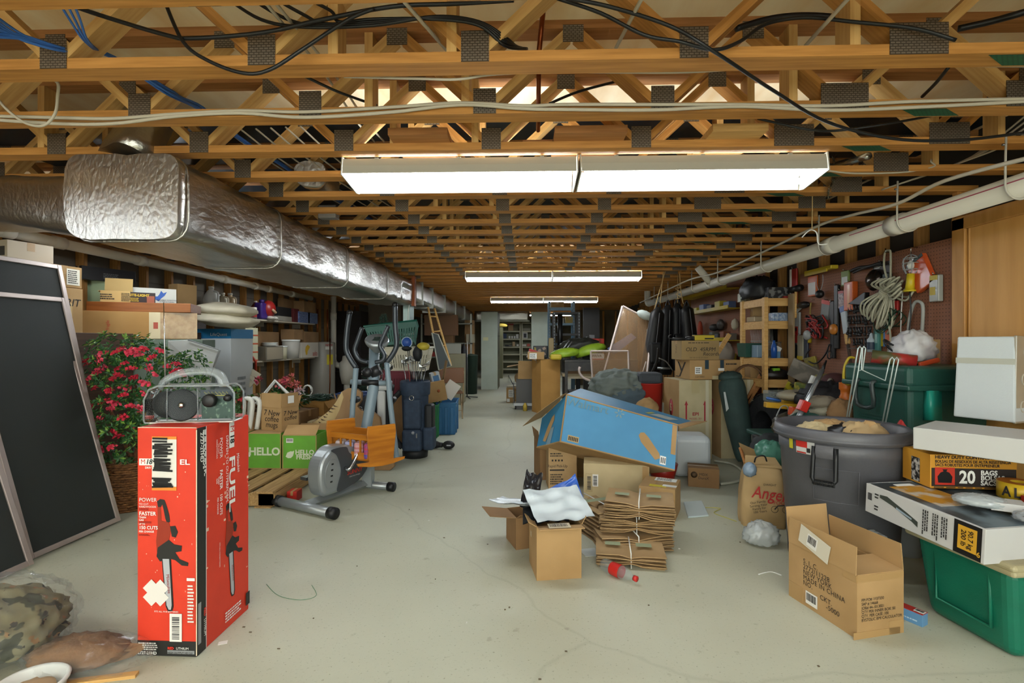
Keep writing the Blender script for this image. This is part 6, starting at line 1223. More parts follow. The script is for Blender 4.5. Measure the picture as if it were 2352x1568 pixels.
# carton of mailers in the aisle
d = (.25, .25, .295); rz = rad(9); ca = G(1228, 1335)
t = carton('open brown carton stuffed with plastic mailers, front of the aisle pile', (ca.x + .115, ca.y + .15, 0), rz, d, CB(0), {'f': (172, .085), 'r': (120, .05), 'l': (150, .05)})
barcode(t, fmat((-.01, -.168, .309), (1, 0, 0), (0, 1, .08)), .12, .055, K('#b5aa92', .5)); fdec(t, d, -.05, .19, .03, .03, K('#b9aa8d', .6), 'l')
o = V((ca.x + .115, ca.y + .15, .295))
POLY = K('#b5bfc3', .3); 
tag(obj('poly_mailer', sheet((0, 0, .075), (.16, .05, .0), (-.04, .11, .055), 3, .018, 1.2), POLY, loc=o + V((.02, -.02, 0))), 'white plastic mailer on top of the aisle carton', 'mailer')
tag(obj('poly_mailer', sheet((0, 0, .0), (.13, .0, .0), (.0, .12, .04), 8, .02, 1.8), K('#15161a', .25), loc=o + V((-.05, .05, .03))), 'glossy black plastic mailer under the white one in the carton', 'mailer')
tag(obj('poly_mailer', sheet((0, 0, .0), (.05, -.02, -.01), (.02, .05, .1), 5, .02, 2), K('#15161a', .25), loc=o + V((-.13, .13, .1))), 'crumpled black plastic mailer rising at the back left of the carton', 'mailer')
tag(obj('poly_mailer', sheet((0, 0, .0), (.1, .03, .05), (-.02, .05, .06), 6, .01, 1.5), K('#2a55a8', .3), loc=o + V((.06, .15, .07))), 'blue plastic mailer sticking out behind the white mailer', 'mailer')
tag(obj('poly_mailer', sheet((0, 0, .0), (.14, -.06, -.0), (.04, .1, -.02), 9, .012, 1.4), POLY, loc=o + V((-.2, .09, .05))), 'white plastic sheet hanging over the left flap of the carton', 'mailer')
d = (.2, .2, .2); t = carton('open brown carton lying behind the mailer carton', (G(1200, 1262).x + .02, G(1200, 1262).y + .12, 0), rad(20), d, CB(2), {'l': (170, .17), 'f': (150, .08)})
# flattened paper yard bags in tied bundles
def bundle(label, c, rz, w, dp, n, h, z, seed, tilt=(0, 0)):
    t = T('paper_bag_bundle', label, 'paper bags', (c[0], c[1], z), 0, 'bundles of flattened paper bags', (tilt[0], tilt[1], rz)); r = random.Random(seed)
    for i in range(n):
        zz = h * i / n; k = r.uniform(.94, 1.0); sk = r.uniform(-.015, .015)
        def fn(u, v, zz=zz, i=i, sk=sk, k=k):
            x = (u - .5) * w * k; y = (v - .5) * dp; pinch = math.exp(-((u - .5) / .13) ** 2); lift = (1 - pinch) * .5 + .5
            return V((x, y + sk, h * .5 + (zz - h * .5) * lift + .006 * noise.noise(V((x * 9, y * 9, i + seed)))))
        mb = MB().grid(13, 9, fn); b = MB().grid(13, 9, lambda u, v: fn(u, v) - V((0, 0, .0035))); b.f = [list(reversed(f)) for f in b.f]; mb.add(b.v, b.f, 0, True)
        mb.tube([fn(u / 6, 0) for u in range(7)], .004, 4)
        obj('folded_bag', mb, KR, t)
    obj('white_string', MB().tube([(0, -dp / 2 - .004, .0), (0, -dp / 2 - .004, h), (0, dp / 2 + .004, h), (0, dp / 2 + .004, 0)], .004, 5, closed=True), WHT, t)
    mb = MB(); 
    for u in (-.25, .2): mb.box((u * w, 0, h + .004), (.09, .05, .001))
    obj('green_print', mb, K('#8d9678', .7), t); return t
g = G(1450, 1245)
bundle('bundle of flattened paper bags, lowest at the front of the stack', (G(1458, 1310).x, G(1458, 1310).y + .14, 0), rad(-8), .40, .24, 6, .085, .004, 1); bundle('bundle of flattened paper bags, second from the bottom', (g.x - .01, 3.22, 0), rad(8), .46, .28, 8, .1, .004, 2); bundle('bundle of flattened paper bags, third from the bottom', (g.x + .02, 3.26, 0), rad(-6), .46, .28, 8, .095, .108, 3); bundle('bundle of flattened paper bags, topmost of the stack', (g.x + .05, 3.24, 0), rad(-14), .44, .3, 8, .1, .207, 4); bundle('bundle of flattened paper bags, leaning at the left of the stack', (g.x - .2, 3.4, 0), rad(24), .2, .34, 8, .22, .004, 5)
d = (.26, .3, .23); t = carton('brown carton with white and yellow labels behind the paper bag stack', (P(1528, 0, 3.75).x - .02, 3.82, 0), rad(-24), d, CB(0)); decal(t, FM('t', d, .03, .09), .16, .09, WHT); lines(t, FM('t', d, .03, .09), .13, .07, INK, 4); decal(t, FM('t', d, -.0, -.1), .12, .05, K('#c9b82f', .5)); decal(t, FM('t', d, .08, -.07), .1, .05, WHT)
# clear bottle
PET = mat('clear_bottle', '#a3adad', .08, alpha=.2, spec=1.0); a, b = G(1385, 1312), G(1470, 1352)
t = T('soda_bottle', 'empty clear plastic bottle with a red label and cap lying on the floor', 'bottle', (a.x, a.y + .02, .036)); ax_ = (b - a); L_ = ax_.length; qM = V((0, 0, 1)).rotation_difference(V((ax_.x, ax_.y, 0))).to_matrix().to_4x4()
pr = [(.001, .004), (.026, .0), (.034, .015), (.036, .05), (.033, .09), (.036, .13), (.034, .16), (.02, .195), (.0125, .205), (.0125, .222)]
obj('bottle_body', MB().lathe(pr, 24), PET, t, M=qM); obj('label', MB().lathe([(.0345, .07), (.0368, .105), (.037, .135)], 24, caps=False), K('#b3221c', .4), t, M=qM)
obj('cap', MB().lathe([(.001, .221), (.015, .221), (.015, .24), (.001, .241)], 18), K('#b3221c', .4), t, M=qM)
# white jug, hose, small carton, papers
WP = K('#b9c0c2', .4); p = P(1598, 1085, 4.7); p.z = 0
t = T('water_container', 'white rounded plastic container lying beside the blue carton', 'container', (P(1599, 0, 4.75).x, 4.95, 0), rad(-6)); obj('container_body', MB().box((0, 0, .2), (.35, .32, .40)), WP, t, bev=.06, seg=4); obj('red_valve', MB().box((-.18, -.05, .2), (.02, .05, .07)), K('#a3261c', .4), t)
d = (.26, .2, .17); g = G(1608, 1120); t = carton('small brown carton with faint printing in front of the white container', (g.x + .06, g.y + .1, 0), rad(-16), d, CB(2)); txt('MDX\nDuraX', t, FM('f', d, .0, .1), .032, INK, bold=.01); obj('printed_mark', MB().lathe([(.028, 0), (.001, .0006)], 18, 0, FM('f', d, -.08, .11)), K('#5c452e', .7), t)
cable('water_hose', 'pale hose curving on the floor behind the small carton', 'hose', [G(1640, 1062) + V((0, 0, .02)), G(1680, 1068) + V((0, 0, .015)), G(1705, 1085) + V((0, 0, .015)), G(1708, 1100) + V((0, 0, .015)), G(1690, 1110) + V((0, 0, .015)), G(1655, 1115) + V((0, 0, .015))], .013, K('#b5b5a4', .5), n=8)
tag(obj('plastic_tray', MB().plate([G(1570, 1155), G(1612, 1152), G(1628, 1186), G(1580, 1190)], (0, 0, .012)), K('#b3c0c0', .4), bev=.004), 'flat pale plastic tray on the floor right of the labeled carton', 'tray')
cable('yellow_string', 'thin yellow cord on the floor right of the pale tray', 'cord', [G(1620, 1166) + V((0, 0, .003)), G(1655, 1168) + V((0, 0, .003)), G(1640, 1178) + V((0, 0, .003)), G(1670, 1190) + V((0, 0, .003)), G(1692, 1198) + V((0, 0, .003))], .0025, K('#b5ad4a', .6)); tag(obj('paper_sheet', MB().plate([G(1330, 1262), G(1365, 1258), G(1385, 1275), G(1345, 1278)], (0, 0, .002)), K('#c3c9c6', .6)), 'white paper under the paper bag stack', 'paper')
# ================= right centre: cartons, shelf unit, tyre
def epi(label, x, Y, dp=.46):
    d = (.37, dp, .875); t = carton(label, (x, Y + dp / 2, 0), rad(5), d, mat('carton_cream', '#b5a986', .85, col2='#a89c78', ns=4)); RD = K('#9a2f35', .6)
    for s_ in (-.105, .105): obj('printed_arrow', MB().prism([(s_ - .009, .42), (s_ + .009, .42), (s_ + .009, .6), (s_ + .02, .6), (s_, .65), (s_ - .02, .6), (s_ - .009, .6)], .0006), RD, t, M=FM('f', d))
    txt('EPI', t, FM('f', d, 0, .5), .05, RD, bold=.02, sx=1.2); txt('MODEL 201', t, FM('f', d, 0, .45), .028, RD, bold=.02); txt('White', t, FM('f', d, 0, .41), .022, K('#5a4a3c', .6)); fdec(t, d, .13, .45, .035, .85, K('#b8b398', .5), name='tape'); fdec(t, d, 0, .8, .09, .14, K('#a99c74', .4), name='tape')
    obj('printed_oval', MB().lathe([(.075, 0), (.001, .0006)], 24, 0, FM('l', d, 0, .55) @ Matrix.Diagonal((.8, 1.3, 1, 1))), RD, t); txt('EPI', t, FM('l', d, 0, .55) @ Matrix.Rotation(PI / 2, 4, 'Z') @ Matrix.Translation((0, 0, .001)), .07, K('#b5a986', .7), bold=.02)
    obj('box_side', MB().box((-d[0] / 2 - .0005, 0, d[2] / 2), (.001, d[1] - .004, d[2] - .004)), CB(0), t); return t
epi('cream carton with red printed arrows in full view, left one of two', 1.647 + .19, 5.55); epi('cream carton with red arrows behind the green chair bag, right one of two', 2.13 + .19, 5.62)
d = (.6, .36, .215); t = carton('brown carton with a big dark Y on its end, on the cream cartons', (2.07, 5.8, .878), rad(9), d, CB(0)); Yk = K('#2f2b26', .7)
for pl in ([(-.12, .19), (-.085, .19), (.0, .1), (-.02, .07)], [(.1, .19), (.065, .19), (-.085, .02), (-.05, .02)]): obj('printed_letter', MB().prism([(x * .9, z) for x, z in pl], .0007), Yk, t, M=FM('l', d, .0, 0))
fdec(t, d, -.2, .1, .08, .08, WHT); lines(t, FM('f', d, -.2, .1), .06, .06, INK, 3); fdec(t, d, -.1, .165, .045, .1, K('#2c3f4a', .4), name='tape'); fdec(t, d, .08, .165, .045, .1, K('#2c3f4a', .4), name='tape'); fdec(t, d, .07, .11, .07, .03, WHT); fdec(t, d, .0, .02, .07, .04, K('#c2b48c', .5), name='tape'); lines(t, FM('f', d, .2, .17), .15, .03, INK, 1); txt('CD10001', t, FM('f', d, -.18, .03), .03, K('#4a3f30', .7)); lines(t, FM('l', d, -.1, .02), .1, .02, INK, 1)
t_h = .878 + .217
d = (.43, .3, .215); t = carton('brown carton with handwriting Old 45RPM Records, topmost of the stack', (1.925, 5.78, t_h), rad(5), d, mat('cardboard_drab', '#9c8358', .85, col2='#8f774e', ns=3)); txt('OLD  45RPM', t, FM('f', d, -.0, .115), .062, INK, shear=.15); txt('Records', t, FM('f', d, .12, .065), .055, INK, shear=.15); lines(t, FM('f', d, 0, .19), .28, .02, K('#4a3f30', .7), 1); lines(t, FM('f', d, 0, .025), .25, .025, K('#7d6845', .7), 1); txt('TAB', t, FM('l', d, 0, .12, PI / 2), .06, K('#6d5a3a', .7))
z2 = t_h + .217; p = P(1615, 0, 5.75)
t = T('drill_kit', 'yellow and black drill kit box on the handwritten record carton', 'tool kit', (p.x, 5.75, z2)); obj('kit_body', MB().box((0, 0, .03), (.22, .1, .06)), K('#b5a01f', .4), t, bev=.004); fdec(t, (.22, .1, .06), .05, .02, .1, .015, INK); obj('black_end', MB().box((-.14, 0, .025), (.06, .08, .05)), BLK, t, bev=.008); obj('black_rim', MB().box((0, 0, .062), (.22, .1, .006)), BLK, t)
tag(obj('caulk_gun', MB().tube([(-.18, 0, .02), (-.02, 0, .02)], .012, 8).tube([(-.03, 0, .02), (.05, 0, .022)], .02, 8).tube(smooth([(-.18, 0, .02), (-.22, 0, .03), (-.21, 0, .06), (-.19, 0, .065)], 3), .006, 6), K('#2b2c2e', .4), loc=(P(1582, 0, 5.7).x, 5.72, z2)), 'black hooked hand tool lying left of the yellow drill kit', 'tool')
# folding chair bag
t = T('chair_bag', 'dark green folding chair bag leaning against the cartons', 'bag'); a, b = P(1677, 868, 5.42), P(1713, 1058, 5.2); b.z = .07; GB = mat('green_canvas', '#2f433f', .8, col2='#283a37', ns=8, bump=.15, bs=60)
pts = [a + V((-.0, 0, .0)), a.lerp(b, .04), a.lerp(b, .14), a.lerp(b, .5), a.lerp(b, .9), b]; rr = [.05, .12, .135, .125, .1, .07]
obj('bag_body', MB().tube(smooth(pts, 5), [rr[min(5, i // 5)] + (rr[min(5, i // 5 + 1)] - rr[min(5, i // 5)]) * (i % 5) / 5 for i in range(26)], 20), GB, t); obj('cinched_neck', lump(a + V((0, 0, .01)), (.11, .1, .06), 3, .35, 3, 26, 12, False), GB, t)
obj('care_label', MB().plate([P(1662, 900, 5.26), P(1666, 900, 5.26), P(1674, 938, 5.25), P(1668, 945, 5.25)], (0, .004, 0)), K('#a9b0ac', .6), t)
# tyre and hoop
TYR = mat('tyre_rubber', '#17181a', .85, bump=.5, bs=30)
t = T('tire', 'black tire standing upright right of the green chair bag', 'tire', (2.44, 5.0, .39)); t.scale = (1.05, 1.13, 1.13); tp = [(.2, -.1), (.27, -.115), (.325, -.105), (.343, -.07), (.346, 0), (.343, .07), (.325, .105), (.27, .115), (.2, .1), (.19, 0), (.2, -.1)]
obj('tire_body', MB().lathe(tp, 48, caps=False), TYR, t, rot=(0, PI / 2, 0)); mb = MB()
for k in range(48):
    a_ = 2 * PI * k / 48
    for x in (-.075, -.025, .03, .08): mb.box((0, 0, 0), (.035, .022, .008), 0, Matrix.Rotation(a_, 4, 'X') @ Matrix.Translation((x, 0, .347)) @ Matrix.Rotation(.3, 4, 'Z'))
obj('tread', mb, TYR, t)
t = T('wooden_hoop', 'brown wooden hoop leaning behind the green chair bag', 'hoop'); hc = P(1722, 900, 5.5); obj('hoop_ring', MB().tube([hc + V((.2 * cos(a), .04 * sin(a), .29 * sin(a))) for a in [k * PI / 14 for k in range(28)]], .022, 6, closed=True, sq=.5), K('#5c4028', .5), t)
for i, (x0, y0, x1, y1) in enumerate(((1712, 905, 1738, 870), (1716, 912, 1742, 880))): tag(obj('wood_board', MB().box((0, 0, .2), (.035, .02, .42)), LUM3, loc=P(x0, 925, 5.62), rot=(0, rad(28 + i * 6), 0)), 'thin board leaning inside the wooden hoop, %s' % ('left one', 'right one')[i], 'board')
tag(obj('hoop_stand', MB().box((hc.x, 5.72, .31), (.4, .2, .62)), DKW), 'dark wooden box under the leaning hoop', 'box')
# wooden shelf unit at the right wall
SX0, SX1, SY0, SY1 = 2.54, 2.82, 5.40, 5.95
t = T('wooden_shelf_unit', 'open pine shelf unit against the right wall', 'shelf unit', ((SX0 + SX1) / 2, (SY0 + SY1) / 2, 0)); hw, hd = (SX1 - SX0) / 2, (SY1 - SY0) / 2
for s_ in (-1, 1):
    for q_ in (-1, 1): obj('post', MB().box((s_ * hw, q_ * hd, .885), (.04, .06, 1.77)), LUM2, t, bev=.003)
SHZ = [.87, 1.10, 1.50, 1.745]
for z in SHZ:
    obj('shelf_board', MB().box((0, 0, z + .012), (hw * 2 - .0, hd * 2 - .06, .016)), LUM2, t)
    for q_ in (-1, 1): obj('shelf_rail', MB().box((0, q_ * (hd - .045), z - .03), (hw * 2 - .04, .03, .07)), LUM2, t)
    obj('shelf_rail', MB().box((-hw + .005, 0, z - .03), (.025, hd * 2 - .07, .07)), LUM2, t)
def sp_(dx, dy, z): return (t0.x + dx, t0.y + dy, z)
t0 = V(t.location)
def ob(name, label, cat, loc, mb, m, **k): return tag(obj(name, mb, m, loc=loc, **k), label, cat)
zt = 1.745 + .021
ob('black_tarp', 'crumpled black bag on top of the pine shelf unit', 'bag', sp_(-.05, .08, zt + .06), lump((0, 0, .04), (.16, .2, .16), 5, .4, 2.5), K('#17181a', .5)); ob('toy_box', 'black box with grey prints on top of the pine shelf unit', 'box', sp_(.03, -.14, zt), MB().box((0, 0, .06), (.22, .16, .12)), mat('grey_print', '#1a1a1b', .5, col2='#6d6d6a', ns=22, lo=.5, hi=.6), bev=.004); ob('red_tray', 'red flat tray under the black box on the pine shelf unit', 'tray', sp_(.12, -.2, zt), MB().box((0, 0, .01), (.1, .12, .02)), K('#8e2a22', .5)); ob('foil_pack', 'silver crumpled pack at the left of the pine shelf top', 'pack', sp_(-.13, .17, zt), lump((0, 0, .04), (.06, .09, .06), 3, .4), K('#8d9a94', .25, metal=.7)); ob('white_bottle_box', 'small white and green carton at the left end of the shelf top', 'box', sp_(-.13, .32, zt), MB().box((0, 0, .05), (.07, .08, .1)), K('#9a9a88', .5), bev=.003)
zt = 1.50 + .021
ob('clear_pack', 'clear wrapped packs on the upper pine shelf', 'pack', sp_(-.07, .1, zt), MB().box((0, 0, .03), (.12, .2, .06)), K('#a08d6d', .3), bev=.01); ob('blue_box', 'blue and silver wrapped box on the upper pine shelf', 'box', sp_(.05, -.17, zt), MB().box((0, 0, .045), (.16, .1, .09)), mat('blue_print_pack', '#5f7aa0', .3, col2='#a9b3c0', ns=40), bev=.006); carton('small upright brown carton at the left of the upper pine shelf', sp_(-.02, .2, zt), 0, (.1, .08, .2), CB(0))
zt = 1.10 + .021; WIR = K('#9da09c', .35, metal=.3)
def wirerack(label, loc, w, h, rot):
    mb = MB(); n = int(w / .013)
    for k in range(n + 1): mb.tube([(-w / 2 + k * w / n, 0, 0), (-w / 2 + k * w / n, 0, h)], .0022, 4)
    for z in (0, h * .5, h): mb.tube([(-w / 2 - .01, 0, z), (w / 2 + .01, 0, z)], .004, 4)
    return tag(obj('wire_rack', mb, WIR, loc=loc, rot=rot), label, 'rack')
wirerack('large white wire shelf rack leaning inside the pine shelf unit', sp_(.02, .1, zt + .004), .26, .36, (rad(-8), 0, rad(6))); wirerack('smaller white wire rack leaning in front inside the pine shelf unit', sp_(.08, -.05, zt + .004), .16, .17, (rad(-12), 0, rad(4)))
t = T('plastic_bin', 'dark green plastic bin at the left of the middle pine shelf', 'bin', sp_(-.1, .2, zt)); obj('bin_body', box_body((.18, .24, .16), .006, True, 0, .88), K('#21483c', .45), t)
ob('clear_bin', 'clear plastic bin with blue base next to the green bin', 'bin', sp_(-.07, .0, zt), MB().box((0, 0, .07), (.12, .14, .14)), mat('clear_blue', '#8fa9bd', .2, alpha=.7), bev=.006); t = T('water_bottle', 'blue bottle standing on the middle pine shelf', 'bottle', sp_(.0, -.18, zt)); obj('bottle_body', MB().lathe([(.001, 0), (.03, 0), (.032, .1), (.025, .14), (.014, .165), (.014, .19), (.001, .192)], 18), K('#1f4f9a', .3), t); ob('blue_note_box', 'small blue box behind the blue bottle', 'box', sp_(.045, -.14, zt), MB().box((0, 0, .035), (.06, .05, .07)), K('#5f86a9', .5)); ob('white_card', 'white card leaning behind the blue bottle', 'card', sp_(.03, -.11, zt), MB().box((0, 0, .07), (.06, .006, .13)), WHT, rot=(0, .5, 0))
zt = .87 + .021
ob('bagged_part', 'black part in clear wrap on the lowest pine shelf', 'part', sp_(.03, -.12, zt), lump((0, 0, .05), (.14, .1, .06), 4, .3), K('#2a2624', .4)); ob('green_card', 'lime green tag box on the wrapped part', 'card', sp_(.02, -.18, zt + .09), MB().box((0, 0, .015), (.07, .04, .03)), K('#7ab52c', .5)); carton('small brown carton on the lowest pine shelf', sp_(-.08, .15, zt), 0, (.12, .15, .14), CB(0))
tag(obj('wall_post', MB().box((0, 0, .9), (.02, .1, 1.8)), K('#8f7a5a', .7), loc=(2.78, 5.33, 0), bev=.002), 'pale wooden upright board between the pine shelves and the pegboard', 'board')
# ================= pegboard wall with tools
def peg_mat():
    m = mat('pegboard_brown', '#8a5c44', .7, col2='#7d523c', ns=2); nt = m.node_tree; N = nt.nodes; L = nt.links; b = N['Principled BSDF']; src = b.inputs['Base Color'].links[0].from_socket
    tc = N.new('ShaderNodeTexCoord'); sp = N.new('ShaderNodeSeparateXYZ'); cb = N.new('ShaderNodeCombineXYZ'); L.new(tc.outputs['Object'], sp.inputs[0]); L.new(sp.outputs[1], cb.inputs[0]); L.new(sp.outputs[2], cb.inputs[1])
    v = N.new('ShaderNodeTexVoronoi'); v.voronoi_dimensions = '2D'; v.inputs['Scale'].default_value = 39.37; v.inputs['Randomness'].default_value = 0; L.new(cb.outputs[0], v.inputs['Vector'])
    lt = N.new('ShaderNodeMath'); lt.operation = 'LESS_THAN'; lt.inputs[1].default_value = .13; L.new(v.outputs['Distance'], lt.inputs[0])
    mx = N.new('ShaderNodeMix'); mx.data_type = 'RGBA'; mx.inputs[7].default_value = lin('#2a1a12'); L.new(lt.outputs[0], mx.inputs[0]); L.new(src, mx.inputs[6]); L.new(mx.outputs[2], b.inputs['Base Color']); return m
PEG = peg_mat()
tag(obj('pegboard', MB().box((2.853, 4.36, 1.385), (.006, 1.86, 1.22)), PEG), 'brown pegboard panel beside the door, covered with hanging tools', 'pegboard'); tag(obj('pegboard', MB().box((2.853, 7.4, 1.385), (.006, 2.7, 1.5)), PEG), 'farther brown pegboard panel with yellow shelves behind the pine shelf unit', 'pegboard')
XW = 2.845
def W(px, py, off=.01): return PX(px, py, XW - off)
HK = K('#a9a9a4', .25, metal=1)
def tool(name, label, cat, px, py, parts, hook=True, off=.014, hy=0):
    o = W(px, py, off); t = T(name, label, cat, o)
    for nm, mb, m, *b in parts: obj(nm, mb, m, t, bev=b[0] if b else 0)
    if hook: obj('peg_hook', MB().tube([(off, 0, .03 + hy), (-.012, 0, .025 + hy), (-.02, 0, .04 + hy)], .003, 6), HK, t)
    return t
def flat(px0, py0, px1, py1, o=None):      # size (Y extent, Z extent) of a photo rectangle on the board
    a, b = W(px0, py1), W(px1, py0); return abs(a.y - b.y), abs(W(px0, py0).z - W(px0, py1).z)
def pack(name, label, cat, x0, y0, x1, y1, m, th=.02, extra=(), rot=0, hook=True):
    w, h = flat(x0, y0, x1, y1); c = W((x0 + x1) / 2, (y0 + y1) / 2, .006 + th / 2); t = T(name, label, cat, c, rot=(rot, 0, 0))
    obj('pack_body', MB().box((0, 0, 0), (th, w, h)), m, t, bev=min(.006, th * .3))
    for (u, v, ew, eh, em) in extra: obj('printed_panel', MB().box((-th / 2 - .001, -u * w, v * h), (.002, ew * w, eh * h)), em, t)
    if hook: obj('peg_hook', MB().tube([(th / 2 + .005, 0, h / 2 + .005), (-.02, 0, h / 2 + .005), (-.025, 0, h / 2 + .02)], .003, 6), HK, t)
    return t
RDT, SLV, YLW, ORG, TEAL = K('#9a221c', .45), K('#8d908f', .4), K('#b09a22', .45), K('#b5521c', .4), K('#4f8a84', .5)
pack('level', 'upper red and white level hanging at the left of the pegboard', 'level', 1816, 618, 1831, 700, RDT, .02, ((-.35, 0, .3, 1, WHT),)); pack('level', 'lower red and silver level hanging at the left of the pegboard', 'level', 1822, 718, 1838, 792, SLV, .02, ((0, -.18, .6, .5, RDT), (0, -.02, .3, .1, WHT)))
tool('hammer', 'black mallet with a wooden handle at the left of the pegboard', 'hammer', 1835, 664, (('handle', MB().tube([(-.03, 0, 0), (-.03, .01, -.3)], .014, 8), LUM2), ('head', MB().tube([(-.03, .09, .0), (-.03, -.09, .008)], .034, 12), BLK)))
tool('plastic_holder', 'yellow plastic tool holder bar at the top of the pegboard', 'holder', 1893, 620, (('holder_bar', MB().box((-.035, 0, 0), (.07, .44, .035)), YLW, .006), ('lip', MB().box((-.07, .02, -.02), (.012, .36, .03)), YLW)), False)
pack('package', 'red card package with a grey item below the yellow holder', 'package', 1857, 634, 1877, 680, ORG, .02, ((.0, -.12, .8, .6, K('#a9a196', .4)),)); tool('hook_lamp', 'black clamp lamp with wire loop under the yellow holder', 'lamp', 1890, 632, (('wire_loop', MB().tube(smooth([(-.03, .05, 0), (-.03, .05, -.08), (-.03, 0, -.15), (-.03, -.05, -.08), (-.03, -.05, 0)], 4), .003, 5), SLV), ('lamp_head', MB().ball((-.03, 0, -.18), (.035, .05, .04)), BLK)))
tool('multi_tool', 'black gripped grass shears hanging on the pegboard', 'shears', 1850, 700, (('grip', MB().ball((-.02, 0, 0), (.03, .11, .035)), BLK), ('blades', MB().plate([(-.02, .12, -.03), (-.02, .02, -.03), (-.02, .15, -.09)], (-.008, 0, 0)), SLV))); tool('yellow_string', 'yellow braided cord hanging beside the shears', 'cord', 1868, 695, (('cord', MB().tube(smooth([(-.02, 0, 0), (-.02, .02, -.1), (-.02, -.02, -.2), (-.02, .0, -.22), (-.02, .02, -.12), (-.02, .01, 0)], 4), .006, 6), K('#8d7a3a', .7)),))
pack('seed_packet', 'green and white card package near the top of the pegboard', 'package', 1933, 622, 1951, 656, K('#6d7d3c', .5), .015, ((0, -.15, .7, .5, K('#a9ada0', .4)),)); pack('package', 'orange shiny blister package on the pegboard', 'package', 1944, 648, 1964, 712, ORG, .05, ((.1, 0, .3, .8, K('#c98a5c', .2)),))
for i, (x0, y0, x1, y1) in enumerate(((1918, 655, 1927, 800), (1909, 692, 1918, 822))): pack('pry_bar', 'long black bar hanging on the pegboard, %s' % ('taller right one', 'lower left one')[i], 'bar', x0, y0, x1, y1, BLK, .025)
pack('zip_tie_bag', 'bag of black zip ties with a red header', 'bag', 1887, 690, 1906, 732, K('#5c5c58', .4), .015, ((0, .4, 1, .22, K('#b5301f', .5)),), .2); pack('zip_tie_bundle', 'loose black zip ties hanging right of the bag', 'zip ties', 1906, 695, 1914, 735, K('#2a2a2a', .5), .02, (), .15); pack('parts_bag', 'bag of pink and dark parts on the pegboard', 'bag', 1924, 668, 1941, 708, mat('parts_mix', '#5a3436', .4, col2='#9a8480', ns=60), .02, ((0, .42, .8, .15, RDT),))
pack('black_card', 'dark card package behind the round steel bowl', 'card', 2005, 603, 2046, 660, K('#2c2220', .5), .008, ((-.2, .36, .4, .03, WHT), (-.25, .3, .3, .03, WHT), (0, -.48, 1, .05, RDT))); tool('steel_bowl', 'round dark steel bowl hanging on the pegboard', 'bowl', 2013, 643, (('bowl', MB().lathe([(.001, .03), (.05, .025), (.082, .0), (.088, -.01), (.08, -.012), (.001, .0)], 28, 0, fmat((-.03, 0, 0), (0, -1, 0), (0, 0, 1))), K('#4a423c', .2, metal=.9)),), False); pack('green_tray', 'dark green slotted card next to the steel bowl', 'card', 2030, 628, 2046, 656, K('#39453e', .5), .03)
tool('black_bracket', 'black wedge-shaped plastic bracket on the pegboard', 'bracket', 1985, 690, (('bracket_body', MB().prism([(.12, -.02), (-.09, -.045), (-.1, .06), (-.08, .06)], .04, 0, fmat((-.02, 0, 0), (0, -1, 0), (0, 0, 1)) @ Matrix.Diagonal((-1, 1, 1, 1))), BLK, .004),))
# wire organiser with many small bits
t = T('wire_organizer', 'black wire organiser crowded with bits and sockets', 'organiser', W(1982, 748, .02)); w, h = flat(1952, 700, 2012, 800); mb = MB()
for k in range(5): mb.tube([(-.02, -w / 2, -h / 2 + k * h / 4), (-.02, w / 2, -h / 2 + k * h / 4)], .004, 5)
for k in range(4): mb.tube([(-.02, -w / 2 + k * w / 3, -h / 2), (-.02, -w / 2 + k * w / 3, h / 2)], .004, 5)
obj('wire_frame', mb, K('#6d6d6a', .4, metal=.6), t); r = random.Random(8)
bit = None
for k in range(34):
    row, c_ = divmod(k, 9); y = -w / 2 + .02 + c_ * (w - .04) / 8; z = h / 2 - .01 - row * h / 4
    if bit is None: o = bit = obj('bit', MB().tube([(-.03, 0, 0), (-.03, 0, -.05)], .008, 6).tube([(-.03, 0, -.045), (-.03, 0, -.065)], .012, 6), K('#2b2b2c', .35, metal=.4), t)
    else: o = bit.copy(); C.objects.link(o); o.parent = t
    o.location = (0, y, z); o.rotation_euler = (r.uniform(-.3, .3), 0, 0); s_ = r.uniform(.7, 1.25); o.scale = (1, s_, s_)
# rope
ROPE = mat('white_rope', '#a9a68f', .8, bump=.4, bs=220); t = T('rope_coil', 'coiled white rope hanging on the pegboard', 'rope', W(2040, 668, .05)); mb = MB(); r = random.Random(2)
ax0, ax1 = V((0, .10, -.2)), V((0, -.14, .08))
for k in range(15):
    s_ = (k - 7) / 7; n_ = V((0, .5, .85)); off_ = V((-.02 + .025 * cos(k * 2), s_ * .055, s_ * .04 - abs(s_) * .03)); mid = off_ * .4
    for e in (ax0, ax1):
        tip = e * r.uniform(.9, 1.1) + off_ * 1.6; mb.tube(smooth([mid, (mid + tip) / 2 + off_ * .9 + V((-.015, 0, 0)), tip, (mid + tip) / 2 + off_ * .5 + V((.02, 0, .0)), mid + V((.02, 0, 0))], 5), .0075, 7)
obj('rope_loops', mb, ROPE, t); mb = MB()
dv = (ax1 - ax0).normalized(); sd_ = dv.cross(V((1, 0, 0)))
for k in range(8): mb.tube([dv * (k - 4) * .014 + V((.05 * cos(a), 0, 0)) + sd_ * .045 * sin(a) for a in [j * PI / 8 for j in range(16)]], .0075, 7, closed=True)
obj('rope_wrap', mb, ROPE, t); obj('rope_end', MB().tube(smooth([(-.01, -.0, .1), (-.01, .03, .2), (-.01, .02, .3), (-.01, -.02, .31), (-.01, -.04, .28), (-.01, -.04, .1)], 5), .0075, 7).tube(smooth([(-.01, .02, -.2), (-.01, -.03, -.3), (-.01, -.03, -.42), (-.01, .05, -.6)], 5), .0075, 7), ROPE, t); obj('peg_hook', MB().tube([(.05, -.0, .3), (-.02, 0, .3), (-.02, 0, .33)], .004, 6), HK, t)
